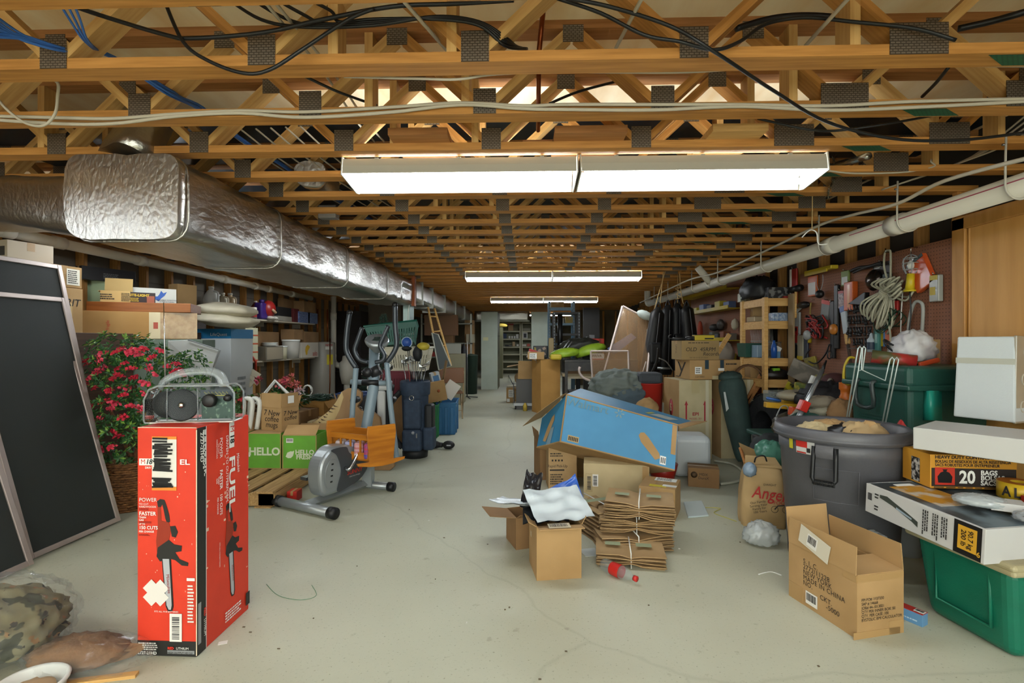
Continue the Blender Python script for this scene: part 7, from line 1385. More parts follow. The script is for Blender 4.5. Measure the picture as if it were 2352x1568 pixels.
# trouble light
t = T('work_light', 'caged work light with a yellow handle on the pegboard', 'lamp', W(2092, 628, .06)); mb = MB()
for k in range(6): a = k * PI / 3; mb.tube(smooth([(.03 * cos(a), .03 * sin(a), 0), (.05 * cos(a), .05 * sin(a), .05), (.045 * cos(a), .045 * sin(a), .11), (0, 0, .14)], 4), .003, 5)
for z, q_ in ((.03, .044), (.075, .05), (.11, .044)): mb.tube([(q_ * cos(a), q_ * sin(a), z) for a in [j * PI / 8 for j in range(16)]], .003, 5, closed=True)
obj('cage', mb, SLV, t); obj('reflector', MB().grid(9, 6, lambda u, v: V((.046 * cos(-.9 + 1.8 * u) , .046 * sin(-.9 + 1.8 * u), .01 + .11 * v))), K('#a9aaa8', .2, metal=.8), t); obj('bulb', MB().ball((0, 0, .06), (.022, .022, .035)), K('#c9c9c0', .2), t); obj('handle', MB().tube([(0, 0, .0), (0, .005, -.06), (0, .01, -.12)], [.024, .026, .03], 12), K('#c2ab1f', .4), t); obj('handle_guard', MB().lathe([(.04, 0), (.04, .012), (.001, .012)], 14, 0, Matrix.Translation((0, .01, -.13))), K('#c2ab1f', .4), t); obj('power_cord', MB().tube(smooth([(0, .01, -.13), (0, .0, -.3), (-.01, .02, -.5), (-.02, .03, -.68)], 5), .005, 6), BLK, t); obj('hook', MB().tube([(0, 0, .14), (0, 0, .19), (.05, 0, .19)], .003, 5), HK, t)
pack('orange_pouch', 'orange tilted blister pouch behind the work light', 'package', 2096, 590, 2138, 664, mat('orange_blister', '#b5441c', .2, col2='#c25a30', ns=14), .035, ((0, .44, 1, .1, K('#2a3a34', .4)),), rad(-26)); pack('tape_measure_pack', 'yellow tape measure in a grey clear package by the door frame', 'package', 2139, 632, 2161, 692, K('#8f9088', .25), .035, ((0, .4, .8, .18, YLW), (-.1, -.1, .55, .3, YLW)))
t = T('hand_saw', 'hand saw in a blue and white sleeve with a wooden handle', 'saw', W(1944, 760, .03), rot=(rad(-12), 0, 0)); obj('blade_sleeve', MB().box((0, 0, .1), (.02, .07, .24)), K('#a9b3ba', .4), t, bev=.004); obj('sleeve_header', MB().box((0, 0, .2), (.024, .075, .05)), K('#2a4a8a', .4), t); obj('handle', MB().box((0, 0, -.07), (.03, .05, .1)), LUM2, t, bev=.012); obj('saw_blade', MB().plate([(0, -.015, -.12), (0, .03, -.12), (0, .015, -.36), (0, -.01, -.36)], (.004, 0, 0)), K('#4a3a30', .4, metal=.6), t)
t = T('jumper_cables', 'tangled red and black jumper cables on the pegboard', 'cables', W(1880, 745, .04)); r = random.Random(5)
for m_, sd in ((K('#8a1f1a', .5), 1), (BLK, 2)):
    mb = MB(); r = random.Random(sd)
    for k in range(5): mb.tube(smooth([(r.uniform(-.05, 0), r.uniform(-.16, .16), r.uniform(-.14, .1)) for _ in range(6)], 5), .008, 6)
    obj('cable', mb, m_, t)
obj('clamp', MB().ball((-.04, .12, -.1), (.03, .06, .05)), SLV, t)
tool('screwdriver', 'screwdriver with a red and yellow handle hanging low on the pegboard', 'screwdriver', 1868, 775, (('grip', MB().tube([(-.03, 0, .03), (-.03, .01, -.05)], .018, 8), YLW), ('collar', MB().tube([(-.03, 0, .07), (-.03, 0, .03)], .018, 8), RDT)), False)
tool('orange_puck', 'round orange knob hanging beside the saw', 'knob', 1922, 756, (('disc', MB().ball((-.03, 0, 0), (.03, .05, .05)), K('#b5702a', .4)),), False); pack('bolt_cutter', 'bolt cutter with a yellow tip low at the left of the pegboard', 'cutter', 1834, 770, 1847, 826, K('#8a8470', .4), .03, ((0, -.42, 1, .16, YLW),)); pack('file_set', 'dark blue handled file hanging next to the bolt cutter', 'file', 1848, 768, 1856, 828, K('#2c3444', .4), .02); pack('file_set', 'black handled file hanging third in the low row', 'file', 1828, 772, 1833, 822, BLK, .02)
t = T('garden_wire', 'loop of dark green wire hanging below the rope', 'wire', W(2050, 735, .02)); mb = MB()
for k in range(6): mb.tube([(-.01 * k, .09 * cos(a + k) + .02 * k - .05, .05 * sin(a + k * .4) * (1 + .2 * k)) for a in [j * PI / 8 for j in range(16)]], .004, 5, closed=True)
obj('wire_loops', mb, K('#16361f', .4), t)
pack('utility_knife', 'red utility knife package below the rope', 'knife', 2056, 690, 2064, 724, RDT, .02, ((0, -.3, .5, .3, SLV),)); pack('purple_stick', 'purple stick package beside the rope', 'stick', 2020, 664, 2029, 702, K('#4a2a5c', .4), .02)
t = T('spray_bottle', 'white lubricant bottle with a blue label low on the pegboard', 'bottle', W(2001, 808, .045)); obj('bottle_body', MB().lathe([(.001, 0), (.03, 0), (.03, .1), (.014, .12), (.01, .15), (.001, .16)], 16), K('#a9b5ba', .35), t); obj('label', MB().lathe([(.0305, .02), (.0305, .08)], 16, caps=False), K('#2c3a4a', .4), t); pack('teal_tube', 'pale teal tube hanging right of the white bottle', 'tube', 2009, 757, 2021, 808, TEAL, .03, ((0, .1, .7, .4, K('#8fb5ac', .4)),))
for i, (c_, x) in enumerate((('#b5a022', 2030), ('#2a6aa0', 2036), ('#b5562a', 2041))): pack('plastic_card', '%s card strip hanging below the rope' % ('yellow', 'blue', 'orange')[i], 'card', x - 6, 757, x + 5, 795 + i, K(c_, .5), .008 + i * .006)
cable('white_hose', 'white hose looped over a hook left of the door frame', 'hose', [W(2086, 800, .03), W(2088, 740, .03), W(2098, 700, .04), W(2110, 692, .04), W(2120, 705, .04), W(2118, 760, .03), W(2116, 790, .03)], .011, K('#9a9c94', .5), n=8); tag(obj('key_string', MB().tube([W(2073, 672, .03), W(2070, 720, .03), W(2068, 800, .03)], .004, 5), WHT), 'white tagged string hanging beside the work light cord', 'string'); tag(obj('cable_bundle', MB().tube(smooth([W(1862, 800, .03), W(1850, 820, .05), W(1872, 835, .06), W(1895, 815, .05), W(1905, 790, .04)], 5), .007, 6), BLK), 'black cable drooping low on the pegboard', 'cable'); tag(obj('cable_bundle', MB().tube(smooth([W(1955, 622, .03), W(1975, 614, .04), W(1995, 612, .04), W(2025, 603, .03)], 5), .014, 6).tube(smooth([W(1960, 626, .03), W(1985, 616, .04), W(2030, 606, .03)], 5), .01, 6), BLK), 'black cord bundle along the top of the pegboard', 'cord')
# yellow shelves on the farther pegboard
YSH = K('#a9921f', .45)
def yshelf(label, x0, x1, y0, th=.05):
    a, b = PX(x0, y0, 2.8), PX(x1, y0, 2.8); c = (a + b) / 2; L_ = abs(a.y - b.y); z = P(x0, y0, a.y).z
    t = T('yellow_shelf', label, 'shelf', (2.76, c.y, z), group='yellow shelves on the farther pegboard'); obj('shelf_tray', MB().box((0, 0, 0), (.17, L_, .012)), YSH, t); obj('front_lip', MB().box((-.085, 0, .02), (.008, L_, .045)), YSH, t); return V((2.76, c.y, z)), L_
for i, (lb, x0, x1, y0, items) in enumerate((('topmost yellow shelf on the farther pegboard', 1585, 1690, 688, 0), ('middle yellow shelf holding tool packs on the farther pegboard', 1600, 1694, 722, 5), ('lower yellow shelf with yellow packs on the farther pegboard', 1640, 1694, 782, 4), ('lowest yellow shelf behind the pine board', 1645, 1694, 824, 3))):
    c, L_ = yshelf(lb, x0, x1, y0)
    for k in range(items):
        col = ['#3a3a40', '#4a5a80', '#6d6a60', '#a99a30', '#7a4a34', '#2a2a2c'][(k * 2 + i) % 6]
        tag(obj('tool_pack', MB().box((0, 0, .06), (.1, L_ / items * .6, .12 if k % 2 else .09)), K(col, .5), loc=(c.x, c.y - L_ / 2 + (k + .5) * L_ / items, c.z + .0075 + (.0 if k % 2 else -.015)), bev=.006), '%s tool pack on the %s yellow shelf, %s from the near end' % ({'#3a3a40': 'charcoal', '#4a5a80': 'blue', '#6d6a60': 'grey', '#a99a30': 'yellow', '#7a4a34': 'brown', '#2a2a2c': 'black'}[col], ('', 'middle', 'lower', 'lowest')[i], ('first', 'second', 'third', 'fourth', 'fifth')[k]), 'tool pack')
for i, (px, py, w_, h_, c_) in enumerate(((1640, 752, .3, .1, '#2a2422'), (1655, 745, .18, .14, '#3a332e'), (1688, 745, .12, .14, '#a39c88'), (1608, 760, .06, .3, '#a5432c'))): tag(obj('hung_tool', lump((0, 0, 0), (.04, w_ / 2, h_ / 2), i + 2, .25, 2.5, 20, 12, False), K(c_, .6), loc=PX(px, py, 2.79)), ['dark clamp hanging on the farther pegboard', 'dark coiled strap hanging on the farther pegboard', 'white cord bundle hanging beside the pine shelf post', 'red handled tool hanging right of the black bags'][i], 'tool')
tag(obj('wood_board', MB().box((0, 0, .0), (.05, .02, .42)), LUM2, loc=P(1655, 800, 6.3), rot=(0, rad(32), 0)), 'pale slanted board leaning behind the record carton', 'board'); tag(obj('papers', lump((0, 0, 0), (.12, .1, .14), 4, .3, 3, 30, 14, False), K('#a39c92', .7), loc=P(1662, 812, 6.5)), 'white crumpled papers and packs behind the record carton', 'papers'); tag(obj('side_table', MB().box((P(1665, 0, 6.5).x, 6.5, .49), (.6, .5, .98)), DKW), 'dark stand behind the stacked cartons', 'stand')
# ================= door at the right
OAKD = mat('oak_door', '#d6a25c', .45, col2='#ca9650', ns=2.2, stretch=(1, 7, .7), nd=6); OAKT = mat('oak_trim', '#c08d4c', .45, col2='#ae7c3c', ns=3, stretch=(6, 6, .8))
t = S('door_1', MB().box((2.875, 2.83, 1.015), (.04, .94, 2.03)), OAKD)
def dtrim(nm, c, d): obj(nm, MB().box(c, d), OAKT, t, bev=.006)
dtrim('door_casing', (2.85, 3.37, 1.055), (.03, .10, 2.11)); dtrim('door_casing', (2.85, 2.29, 1.055), (.03, .10, 2.11)); dtrim('door_casing', (2.85, 2.83, 2.075), (.03, 1.18, .09)); dtrim('door_jamb', (2.868, 3.31, 1.02), (.03, .02, 2.04)); dtrim('door_stop', (2.858, 3.306, 1.02), (.02, .012, 2.03))
beam('stud', (2.92, 3.44, 2.0), (2.92, 3.44, 2.3), .038, .089, LUM, wr)
# ================= right heap below the pegboard
t = T('work_table', 'low dark table under the pegboard covered by the heap', 'table', (2.70, 4.6, 0)); obj('table_top', MB().box((0, 0, .56), (.26, 1.3, .04)), DKW, t)
for s_ in (-1, 1):
    for q_ in (-1, 1): obj('leg', MB().box((s_ * .1, q_ * .6, .27), (.06, .06, .54)), DKW, t)
ZT_ = .581
t = T('lidded_tote', 'grey tote with a dark green lid left of the trash can', 'tote', (P(1800, 0, 4.4).x - .05, 4.35, 0)); obj('tote_body', MB().box((0, 0, .24), (.36, .34, .48), 0, None, .9), K('#6d7064', .5), t, bev=.01); obj('lid', MB().box((0, 0, .5), (.42, .4, .04)), K('#1f4a42', .45), t, bev=.012)
def hp(name, label, cat, px, py, Y, mb, m, rot=None, dz=0, **k): p = P(px, py, Y); p.z += dz; return tag(obj(name, mb, m, loc=p, rot=rot, **k), label, cat)
mixm = lambda n, a, b, s=20: mat(n, a, .4, col2=b, ns=s, lo=.45, hi=.6)
hp('package', 'black and yellow blister package leaning in the heap', 'package', 1828, 905, 4.9, MB().box((0, 0, 0), (.02, .22, .2)), mixm('pk_by', '#23211f', '#a39424', 16), (rad(24), rad(-20), .9), bev=.004); hp('package', 'large clear blister package at the top left of the heap', 'package', 1845, 855, 5.0, MB().box((0, 0, 0), (.03, .26, .2)), mixm('pk_cl', '#6d685f', '#8d867a', 9), (rad(28), rad(-15), .6), bev=.01); hp('package', 'yellow backed package beside the clear blister package', 'package', 1866, 845, 5.0, MB().box((0, 0, 0), (.03, .12, .22)), mixm('pk_y', '#8d8030', '#5c574c', 9), (rad(-14), 0, .5), bev=.006)
hp('package', 'green and yellow package in the middle of the heap', 'package', 1845, 893, 4.7, MB().box((0, 0, 0), (.06, .16, .1)), mixm('pk_gy', '#5c6a34', '#b0a040', 20), (rad(10), 0, .4), bev=.01); hp('package', 'white strip package in the heap near the pole', 'package', 1865, 880, 4.6, MB().box((0, 0, 0), (.05, .05, .14)), WHT, (.2, .3, 0), bev=.006); hp('package', 'yellow and green bag at the right of the heap', 'package', 1893, 872, 4.6, lump((0, 0, 0), (.08, .1, .05), 6, .3, 3, 22, 12, False), mixm('pk_yg', '#8d8436', '#4a5c3a'), None)
hp('plastic_shell', 'beige plastic shell in a clear tray on the heap', 'shell', 1830, 908, 4.3, lump((0, 0, 0), (.16, .12, .05), 4, .1, 2, 26, 12, False, False), K('#8d8672', .5)); hp('clear_tray', 'clear plastic tray at the left of the heap', 'tray', 1790, 910, 4.5, MB().box((0, 0, 0), (.2, .2, .1)), mat('clear_tray', '#8d9490', .2, alpha=.45), None, bev=.01); hp('blue_tool', 'blue handled tool lying in front of the clear tray', 'tool', 1782, 918, 4.35, MB().tube([(-.08, 0, 0), (.08, .0, .0)], .012, 8), K('#2f5a9a', .4), (0, .2, 0))
hp('plastic_level', 'yellow plastic level lying across the heap front', 'level', 1800, 932, 4.2, MB().box((0, 0, 0), (.3, .06, .045)), K('#b58a1f', .4), (0, rad(4), -.05), bev=.004); hp('plastic_level', 'second yellow holder lying behind the yellow level', 'level', 1820, 922, 4.35, MB().box((0, 0, 0), (.2, .06, .04)), K('#a9821f', .4), (0, 0, .1), bev=.004); hp('wire_bracket', 'bent metal bracket in front of the yellow level', 'bracket', 1800, 948, 4.15, MB().tube(smooth([(-.06, 0, -.03), (-.02, 0, .05), (.03, 0, .05), (.04, 0, -.03)], 4), .005, 6), SLV)
hp('garden_trowel', 'white bladed orange handled tool at the heap front', 'tool', 1826, 945, 4.05, MB().box((0, 0, 0), (.09, .05, .07)), K('#b5441c', .4), (0, .2, .1), bev=.008); hp('blade', 'pale plastic scoop beside the orange handle', 'scoop', 1843, 942, 4.0, MB().plate([(-.09, 0, -.05), (-.05, 0, -.06), (.05, 0, .03), (.03, 0, .06), (-.02, 0, .03)], (0, .03, 0)), K('#a9a394', .5))
t = T('pruning_pole', 'silver pole with a red clamp and wire ring leaning in the heap', 'pole'); a, b = P(1847, 932, 3.7), P(1889, 850, 3.9); obj('tube', MB().tube([a, b], .017, 12), K('#a9afb3', .25, metal=.7), t); c_ = P(1905, 815, 3.98); obj('shears_rod', MB().tube([b, P(1898, 828, 3.95)], [.014, .006], 8), BLK, t); obj('ring', MB().tube([c_ + V((.016 * cos(k * .4), 0, .03 * sin(k * .4))) for k in range(16)], .005, 6, closed=True), BLK, t); obj('red_clamp', MB().box((0, 0, 0), (.06, .06, .08)), K('#b5261c', .4), t, loc=P(1845, 932, 3.68), rot=(0, rad(25), 0), bev=.006); obj('end_socket', MB().tube([P(1843, 940, 3.68), P(1832, 965, 3.65)], .02, 10), K('#8d9296', .3, metal=.6), t)
DKC = K('#1d1d1f', .7)
hp('clothing', 'dark jacket heaped beside the green trunk', 'clothes', 1915, 910, 4.1, lump((0, 0, -.05), (.24, .2, .15), 5, .4, 2.8, 44, 20), DKC); hp('work_glove', 'pair of grey work gloves on the heap', 'gloves', 1885, 925, 3.85, lump((0, 0, 0), (.11, .08, .05), 8, .4, 3, 30, 14, False), K('#7a7262', .9)); hp('work_glove', 'pale glove lying in front of the grey gloves', 'gloves', 1895, 945, 3.8, lump((0, 0, 0), (.1, .07, .035), 3, .4, 3, 30, 14, False), K('#8d8a78', .9)); hp('cap', 'maroon cap with a pale emblem on the heap', 'cap', 1918, 873, 4.3, lump((0, 0, 0), (.1, .1, .06), 2, .1, 1.5, 24, 12), K('#4a2a2a', .8)); hp('cap_emblem', 'pale round patch on the maroon cap', 'patch', 1908, 876, 4.19, MB().lathe([(.03, 0), (.001, .004)], 16, 0, fmat((0, 0, 0), (1, 0, 0), (0, 0, 1))), K('#a39a8a', .7))
hp('black_tray', 'black angular tray on the heap under the cap', 'tray', 1900, 893, 4.1, MB().plate([(-.2, 0, -.04), (.16, 0, .03), (.2, 0, -.01), (-.12, 0, -.1)], (0, .12, 0)), BLK); hp('red_tool', 'dark red tool body between the pole and gloves', 'tool', 1862, 925, 4.0, MB().box((0, 0, 0), (.14, .06, .04)), K('#7a1f1f', .4), (0, rad(-25), 0), bev=.008); hp('brush', 'black and white striped brush at the right of the heap', 'brush', 1912, 937, 3.8, MB().box((0, 0, 0), (.1, .04, .05)), mixm('stripe', '#1d1d1f', '#a39a94', 30), (0, rad(-35), 0), bev=.01)
hp('green_tarp', 'dark green folded tarp at the front of the heap', 'tarp', 1890, 955, 3.85, lump((0, 0, -.04), (.24, .14, .08), 7, .3, 2.5, 40, 18), K('#23463e', .6)); hp('paper_bag', 'brown paper bag beside the green trunk', 'bag', 1930, 945, 3.7, lump((0, 0, -.02), (.08, .08, .1), 3, .4, 2.5, 26, 14, False), CB(2)); hp('orange_canister', 'orange bottle with a black band by the green trunk', 'bottle', 1943, 900, 3.75, MB().tube(smooth([(.02, 0, -.1), (0, 0, -.03), (.0, 0, .02), (.0, 0, .07)], 4), [.045] * 5 + [.034] * 3 + [.045] * 5, 14), K('#b5601c', .4)); cable('yellow_hose', 'yellow cord loop beside the lid of the green trunk', 'cord', [P(1962, 822, 3.6), P(1950, 822, 3.6), P(1940, 842, 3.6), P(1938, 870, 3.6), P(1946, 882, 3.6), P(1960, 880, 3.55)], .009, K('#a9941f', .5), n=8)
tag(obj('clutter_heap', lump((0, 0, .1), (.16, .5, .17), 9, .25, 3, 50, 20), mixm('heap_mix', '#3a3a34', '#6d6858', 12), loc=(2.68, 4.55, ZT_)), 'mixed tools, cords and bags heaped on the low table', 'heap', kind='stuff'); tag(obj('clutter_heap', lump((0, 0, .06), (.2, .18, .12), 4, .3, 3, 40, 16), mixm('heap_mix2', '#4a4438', '#75684a', 12), loc=(2.3, 4.3 - .02, .521)), 'small clutter heaped on the green lidded tote', 'heap', kind='stuff')
hp('tool_bag', 'dark bag on the floor left of the trash can', 'bag', 1785, 1035, 4.2, lump((0, 0, .0), (.2, .16, .14), 6, .25), K('#23282a', .7), None); tag(obj('toolbox', MB().box((0, 0, .12), (.28, .2, .24)), K('#4a5258', .5), loc=(P(1765, 0, 3.95).x, 4.0, 0), bev=.02), 'grey plastic tool case on the floor behind the paper bags', 'case'); tag(obj('dark_board', MB().box((0, 0, 0), (.26, .2, .05)), K('#26292a', .5), loc=P(1775, 1008, 4.25), bev=.01), 'dark flat case on the bag left of the trash can', 'case')
# ---- green trunk with wire rack
GT_ = mat('trunk_green', '#1f4a40', .45, col2='#1b4239', ns=6, bump=.08, bs=120)
t = T('storage_chest', 'large dark green plastic trunk with a lid under the pegboard', 'trunk', (2.54, 3.34, .42), rad(4)); d = (.52, .5, .60)
obj('trunk_body', MB().box((0, 0, .3), d, 0, None, .92), GT_, t, bev=.03, seg=3); obj('lid', MB().box((0, 0, .665), (.57, .55, .13)), GT_, t, bev=.03, seg=3); obj('lid_ridge', MB().box((0, 0, .60), (.59, .57, .035)), GT_, t, bev=.01)
h_ = obj('handle', MB().tube(smooth([(-.285, .12, .62), (-.31, .12, .6), (-.3, .12, .46), (-.3, -.02, .46), (-.31, -.02, .6), (-.285, -.02, .62)], 3), .014, 6), K('#2a3432', .4), t)
for k in range(14): obj('rib', MB().box((-.256 + k * .0012, .05, .4 - k * .019), (.012, .2, .007)), GT_, t)
tag(obj('trunk_stand', MB().box((2.5, 3.36, .21), (.5, .46, .415)), K('#33413c', .6), bev=.02), 'dark bin under the green trunk', 'bin')
t = T('wire_stand', 'bent white wire stand leaning in front of the green trunk', 'wire stand'); WI = K('#9da8a4', .3, metal=.5); Yw = 2.99
q_ = lambda l: [P(x, y, Yw + (2045 - x) * .0008) for x, y in l]
for l in ([(1945, 957), (1971, 800), (1975, 795), (1979, 800), (1970, 859), (1950, 957)], [(1970, 852), (1979, 849), (1981, 800), (1984, 795), (1988, 800), (1981, 850), (2033, 874), (2044, 826), (2049, 820), (2054, 826), (2027, 970)], [(2056, 826), (2060, 820), (2064, 826), (2034, 970)]): obj('wire', MB().tube(q_(l), .0045, 6), WI, t)
zt = .42 + .731
RP = mixm('gift_paper', '#9a2a26', '#4a4a2a', 9)
tag(obj('gift_wrap_roll', MB().tube([P(2002, 822, 3.32), P(2105, 835, 3.2)], .042, 16), RP, loc=(0, 0, .012)), 'roll of red floral wrapping paper on the green trunk', 'roll'); p = P(2118, 850, 3.25)
tag(obj('grocery_bag', lump((0, 0, .1), (.12, .11, .12), 6, .3, 2.8, 44, 22), mixm('grocery', '#b9b9b9', '#a8a4aa', 7), loc=(p.x, 3.33, zt - .01)), 'crumpled white plastic bag on the green trunk', 'bag'); tag(obj('orange_packet', MB().box((0, 0, .02), (.13, .02, .03)), K('#b5441f', .5), loc=(p.x, 3.19, zt + .0), rot=(0, rad(-14), 0), bev=.008), 'orange packet peeking from the white plastic bag', 'packet'); t = T('cord_coil', 'coiled black cord lying on the red paper roll', 'cord', P(2062, 806, 3.33)); mb = MB()
for k in range(6): mb.tube([(.08 * cos(a) * (1 - .06 * k), .01 * k, .022 * sin(a) + .004 * k - .05 * cos(a)) for a in [j * PI / 8 for j in range(16)]], .006, 6, closed=True)
obj('coil', mb, BLK, t); tag(obj('cardboard_sheet', MB().plate([P(2040, 840, 3.5), P(2160, 840, 3.5), P(2160, 779, 3.5), P(2046, 783, 3.5)], (0, .01, 0)), CB(0)), 'flat brown cardboard standing behind the white plastic bag', 'cardboard')
# ---- trash can
CAN = mat('can_grey', '#58585c', .45, col2='#525256', ns=4, bump=.06, bs=90); cx_, cy_ = P(1935, 0, 3.0).x, 3.02
t = T('trash_can', 'large round dark grey trash can filled with paper bags', 'trash can', (cx_, cy_, 0))
obj('can_body', MB().lathe([(.001, 0), (.262, 0), (.272, .012), (.315, .66), (.322, .665), (.325, .74), (.316, .74), (.305, .68), (.262, .05), (.001, .03)], 56, caps=False), CAN, t); obj('rim', MB().lathe([(.324, .735), (.345, .74), (.352, .765), (.345, .80), (.332, .812), (.318, .80), (.312, .74)], 56, caps=False), CAN, t); obj('rim_groove', MB().lathe([(.353, .752), (.356, .758), (.353, .764)], 56, caps=False), CAN, t)
def onc(a, z, r): a = rad(a); return V((r * cos(a), r * sin(a), z))
def curved(nm, a0, a1, z0, z1, r, m): obj(nm, MB().grid(8, 2, lambda u, v: onc(a0 + (a1 - a0) * u, z0 + (z1 - z0) * v, r + (0.002 * v))), m, t)
curved('label', -162, -143, .665, .735, .327, K('#b9b9b5', .4)); curved('label', -162, -150, .7, .735, .3285, K('#b02a22', .4)); curved('label', -150.5, -147, .675, .7, .3285, INK); curved('label', -161, -151, .667, .675, .3285, K('#b02a22', .4)); curved('label', -171, -166, .68, .735, .328, K('#b5ad2a', .4))
ang = -134; hd_ = [onc(ang - 9, .72, .335), onc(ang - 9, .66, .345), onc(ang - 9, .55, .36), onc(ang - 7, .53, .365), onc(ang + 7, .53, .365), onc(ang + 9, .55, .36), onc(ang + 9, .66, .345), onc(ang + 9, .72, .335)]
hh = obj('handle', MB().tube(hd_, .012, 8), BLK, t); obj('handle_mount', MB().grid(6, 4, lambda u, v: onc(ang - 7 + 14 * u, .66 + .07 * v, .34 + .012 * sin(PI * v))), CAN, t); mb = MB()
for k in range(13): p = hd_[3].lerp(hd_[4], k / 12); mb.box(p, (.008, .026, .026))
obj('grip_ribs', mb, BLK, hh); obj('panel_outline', MB().tube([onc(a, z, .272 + (.315 - .272) * z / .66 + .004) for a, z in [(-146, .6), (-146, .42), (-125, .42), (-106, .42), (-106, .6), (-125, .6)]], .002, 4, closed=True), K('#5c5c62', .5), t)
for i, (x, y, z, s_, m_, lb) in enumerate(((-.14, -.0, .74, 3, CB(4), 'crumpled pale paper bag at the left in the trash can'), (-.02, .05, .75, 5, CB(0), 'crumpled brown paper bag in the middle of the trash can'), (.06, -.1, .76, 8, CB(1), 'folded tan paper bag at the front of the trash can'), (.0, -.06, .74, 4, K('#1d1d1f', .3), 'black plastic bag between the papers in the trash can'))): tag(obj('paper_bag' if i < 3 else 'plastic_bag', lump((0, 0, 0), (.12, .1, .07), s_, .45, 2.6, 34, 16, False), m_, loc=(cx_ + x, cy_ + y, z)), lb, 'bag')
tag(obj('paper_bag', MB().plate([(-.1, -.02, -.06), (.14, -.04, -.07), (.06, .02, .07), (.02, .03, .075)], (0, .012, .004)), CB(0), loc=(cx_ + .04, cy_ - .17, .775)), 'pointed brown paper corner sticking over the trash can rim', 'bag'); tag(obj('bag_fill', MB().lathe([(.001, .66), (.29, .66), (.29, .68), (.001, .7)], 24), DKC, loc=(cx_, cy_, 0)), 'dark refuse filling the trash can', 'refuse', kind='stuff')
# ---- grocery paper bags
d = (.3, .2, .42); t = T('paper_bag', 'brown paper grocery bag with red script lettering, folded top', 'bag', (P(1765, 0, 3.5).x, 3.6, 0), rad(-10)); z_ = lump((0, 0, .2), (.165, .105, .2), 5, .14, 2.2, 44, 26, False); KR2 = mat('kraft_light', '#b09468', .85, col2='#a0855a', ns=4, bump=.12, bs=12)
def bagfn(u, v):
    a = 2 * PI * u; k = 1 / max(abs(cos(a)), abs(sin(a))); k = min(k, 1.22); w_ = 1 + .06 * sin(v * 5) - .25 * max(0, v - .75) * 2; q = noise.noise(V((cos(a) * 2, sin(a) * 2, v * 4))) * .012
    return V((cos(a) * k * .138 * w_ + q, sin(a) * k * (.09 if v < .8 else .09 - .06 * (v - .8) / .2) * w_ + q, v * .43 + q))
obj('bag_body', MB().grid(40, 16, bagfn, 0, True, wu=True), KR2, t); obj('bag_bottom', MB().box((0, 0, .006), (.24, .15, .01)), KR2, t); obj('folded_top', MB().plate([(-.12, -.04, .42), (.12, -.04, .41), (.1, .04, .46), (-.1, .04, .47)], (0, 0, .01)), KR2, t); M_ = fmat((0.02, -.122, .25), (1, 0, 0), (0, .0, 1)); txt('Angeli', t, M_ @ Matrix.Rotation(rad(-5), 4, 'Z'), .115, K('#a52a26', .6), shear=.2, bold=.01, sx=.8); txt('FOODS', t, M_ @ Matrix.Translation((.08, -.055, 0)), .035, K('#a52a26', .6)); txt('DWIGHT', t, M_ @ Matrix.Translation((.0, .065, 0)), .02, INK); txt('Our Family\nServing Your\nFamily for\n100 Years', t, M_ @ Matrix.Translation((-.07, -.09, 0)) @ Matrix.Rotation(rad(12), 4, 'Z'), .022, INK); mb = MB()
for x in (.03, .1): mb.tube([(x + .022 * cos(a), -.1 + .022 * sin(a), .001) for a in [k * .5 for k in range(13)]], .0015, 4, closed=True)
mb.tube([(.03, -.1, .001), (.05, -.075, .001), (.09, -.07, .001), (.11, -.085, .001)], .004, 4); obj('printed_picture', mb, INK, t, M=M_); obj('twisted_handle', MB().tube(smooth([(-.06, -.05, .45), (-.05, -.06, .49), (0, -.06, .5), (.02, -.05, .46)], 4), .005, 6), BLK, t)
tag(obj('plastic_wad', lump((0, 0, 0), (.04, .035, .045), 3, .4, 4, 26, 14, False), K('#7d8fa0', .3), loc=P(1722, 1078, 3.5)), 'small bluish crumpled plastic film on the left of the grocery bag', 'plastic'); d = (.28, .2, .36); t = T('paper_bag', 'open brown paper bag stuffed with teal plastic behind the grocery bag', 'bag', (P(1778, 0, 3.85).x, 3.93, 0), rad(8)); obj('bag_body', box_body(d, .003), KR2, t); obj('open_flap', MB().plate([(-.14, -.1, .36), (-.14, .1, .36), (-.19, .1, .5), (-.19, -.1, .49)], (.003, 0, 0)), KR2, t); tag(obj('plastic_film', lump((0, 0, 0), (.11, .08, .1), 8, .45, 3, 36, 18, False), mat('teal_film', '#5f9a86', .2, alpha=.75), loc=(P(1778, 0, 3.85).x, 3.92, .42)), 'crumpled teal plastic bag in the open paper bag', 'bag')
tag(obj('plastic_film', lump((0, 0, .06), (.1, .08, .08), 5, .35, 3.5, 40, 20), mat('milky_film', '#c2c9c9', .15, alpha=.55, spec=.8), loc=(G(1762, 1262).x, G(1762, 1262).y + .08, 0)), 'crumpled clear plastic bag on the floor left of the open carton', 'bag'); tag(obj('wood_lath', MB().tube([P(1700, 1028, 4.0), P(1722, 1095, 3.75)], .012, 4, sm=False), LUM3), 'thin brown lath leaning on the paper bags', 'lath'); cable('zip_tie', 'white plastic strip on the floor left of the open carton', 'strip', [G(1742, 1320) + V((0, 0, .003)), G(1770, 1314) + V((0, 0, .003)), G(1795, 1322) + V((0, 0, .003))], .003, WHT)
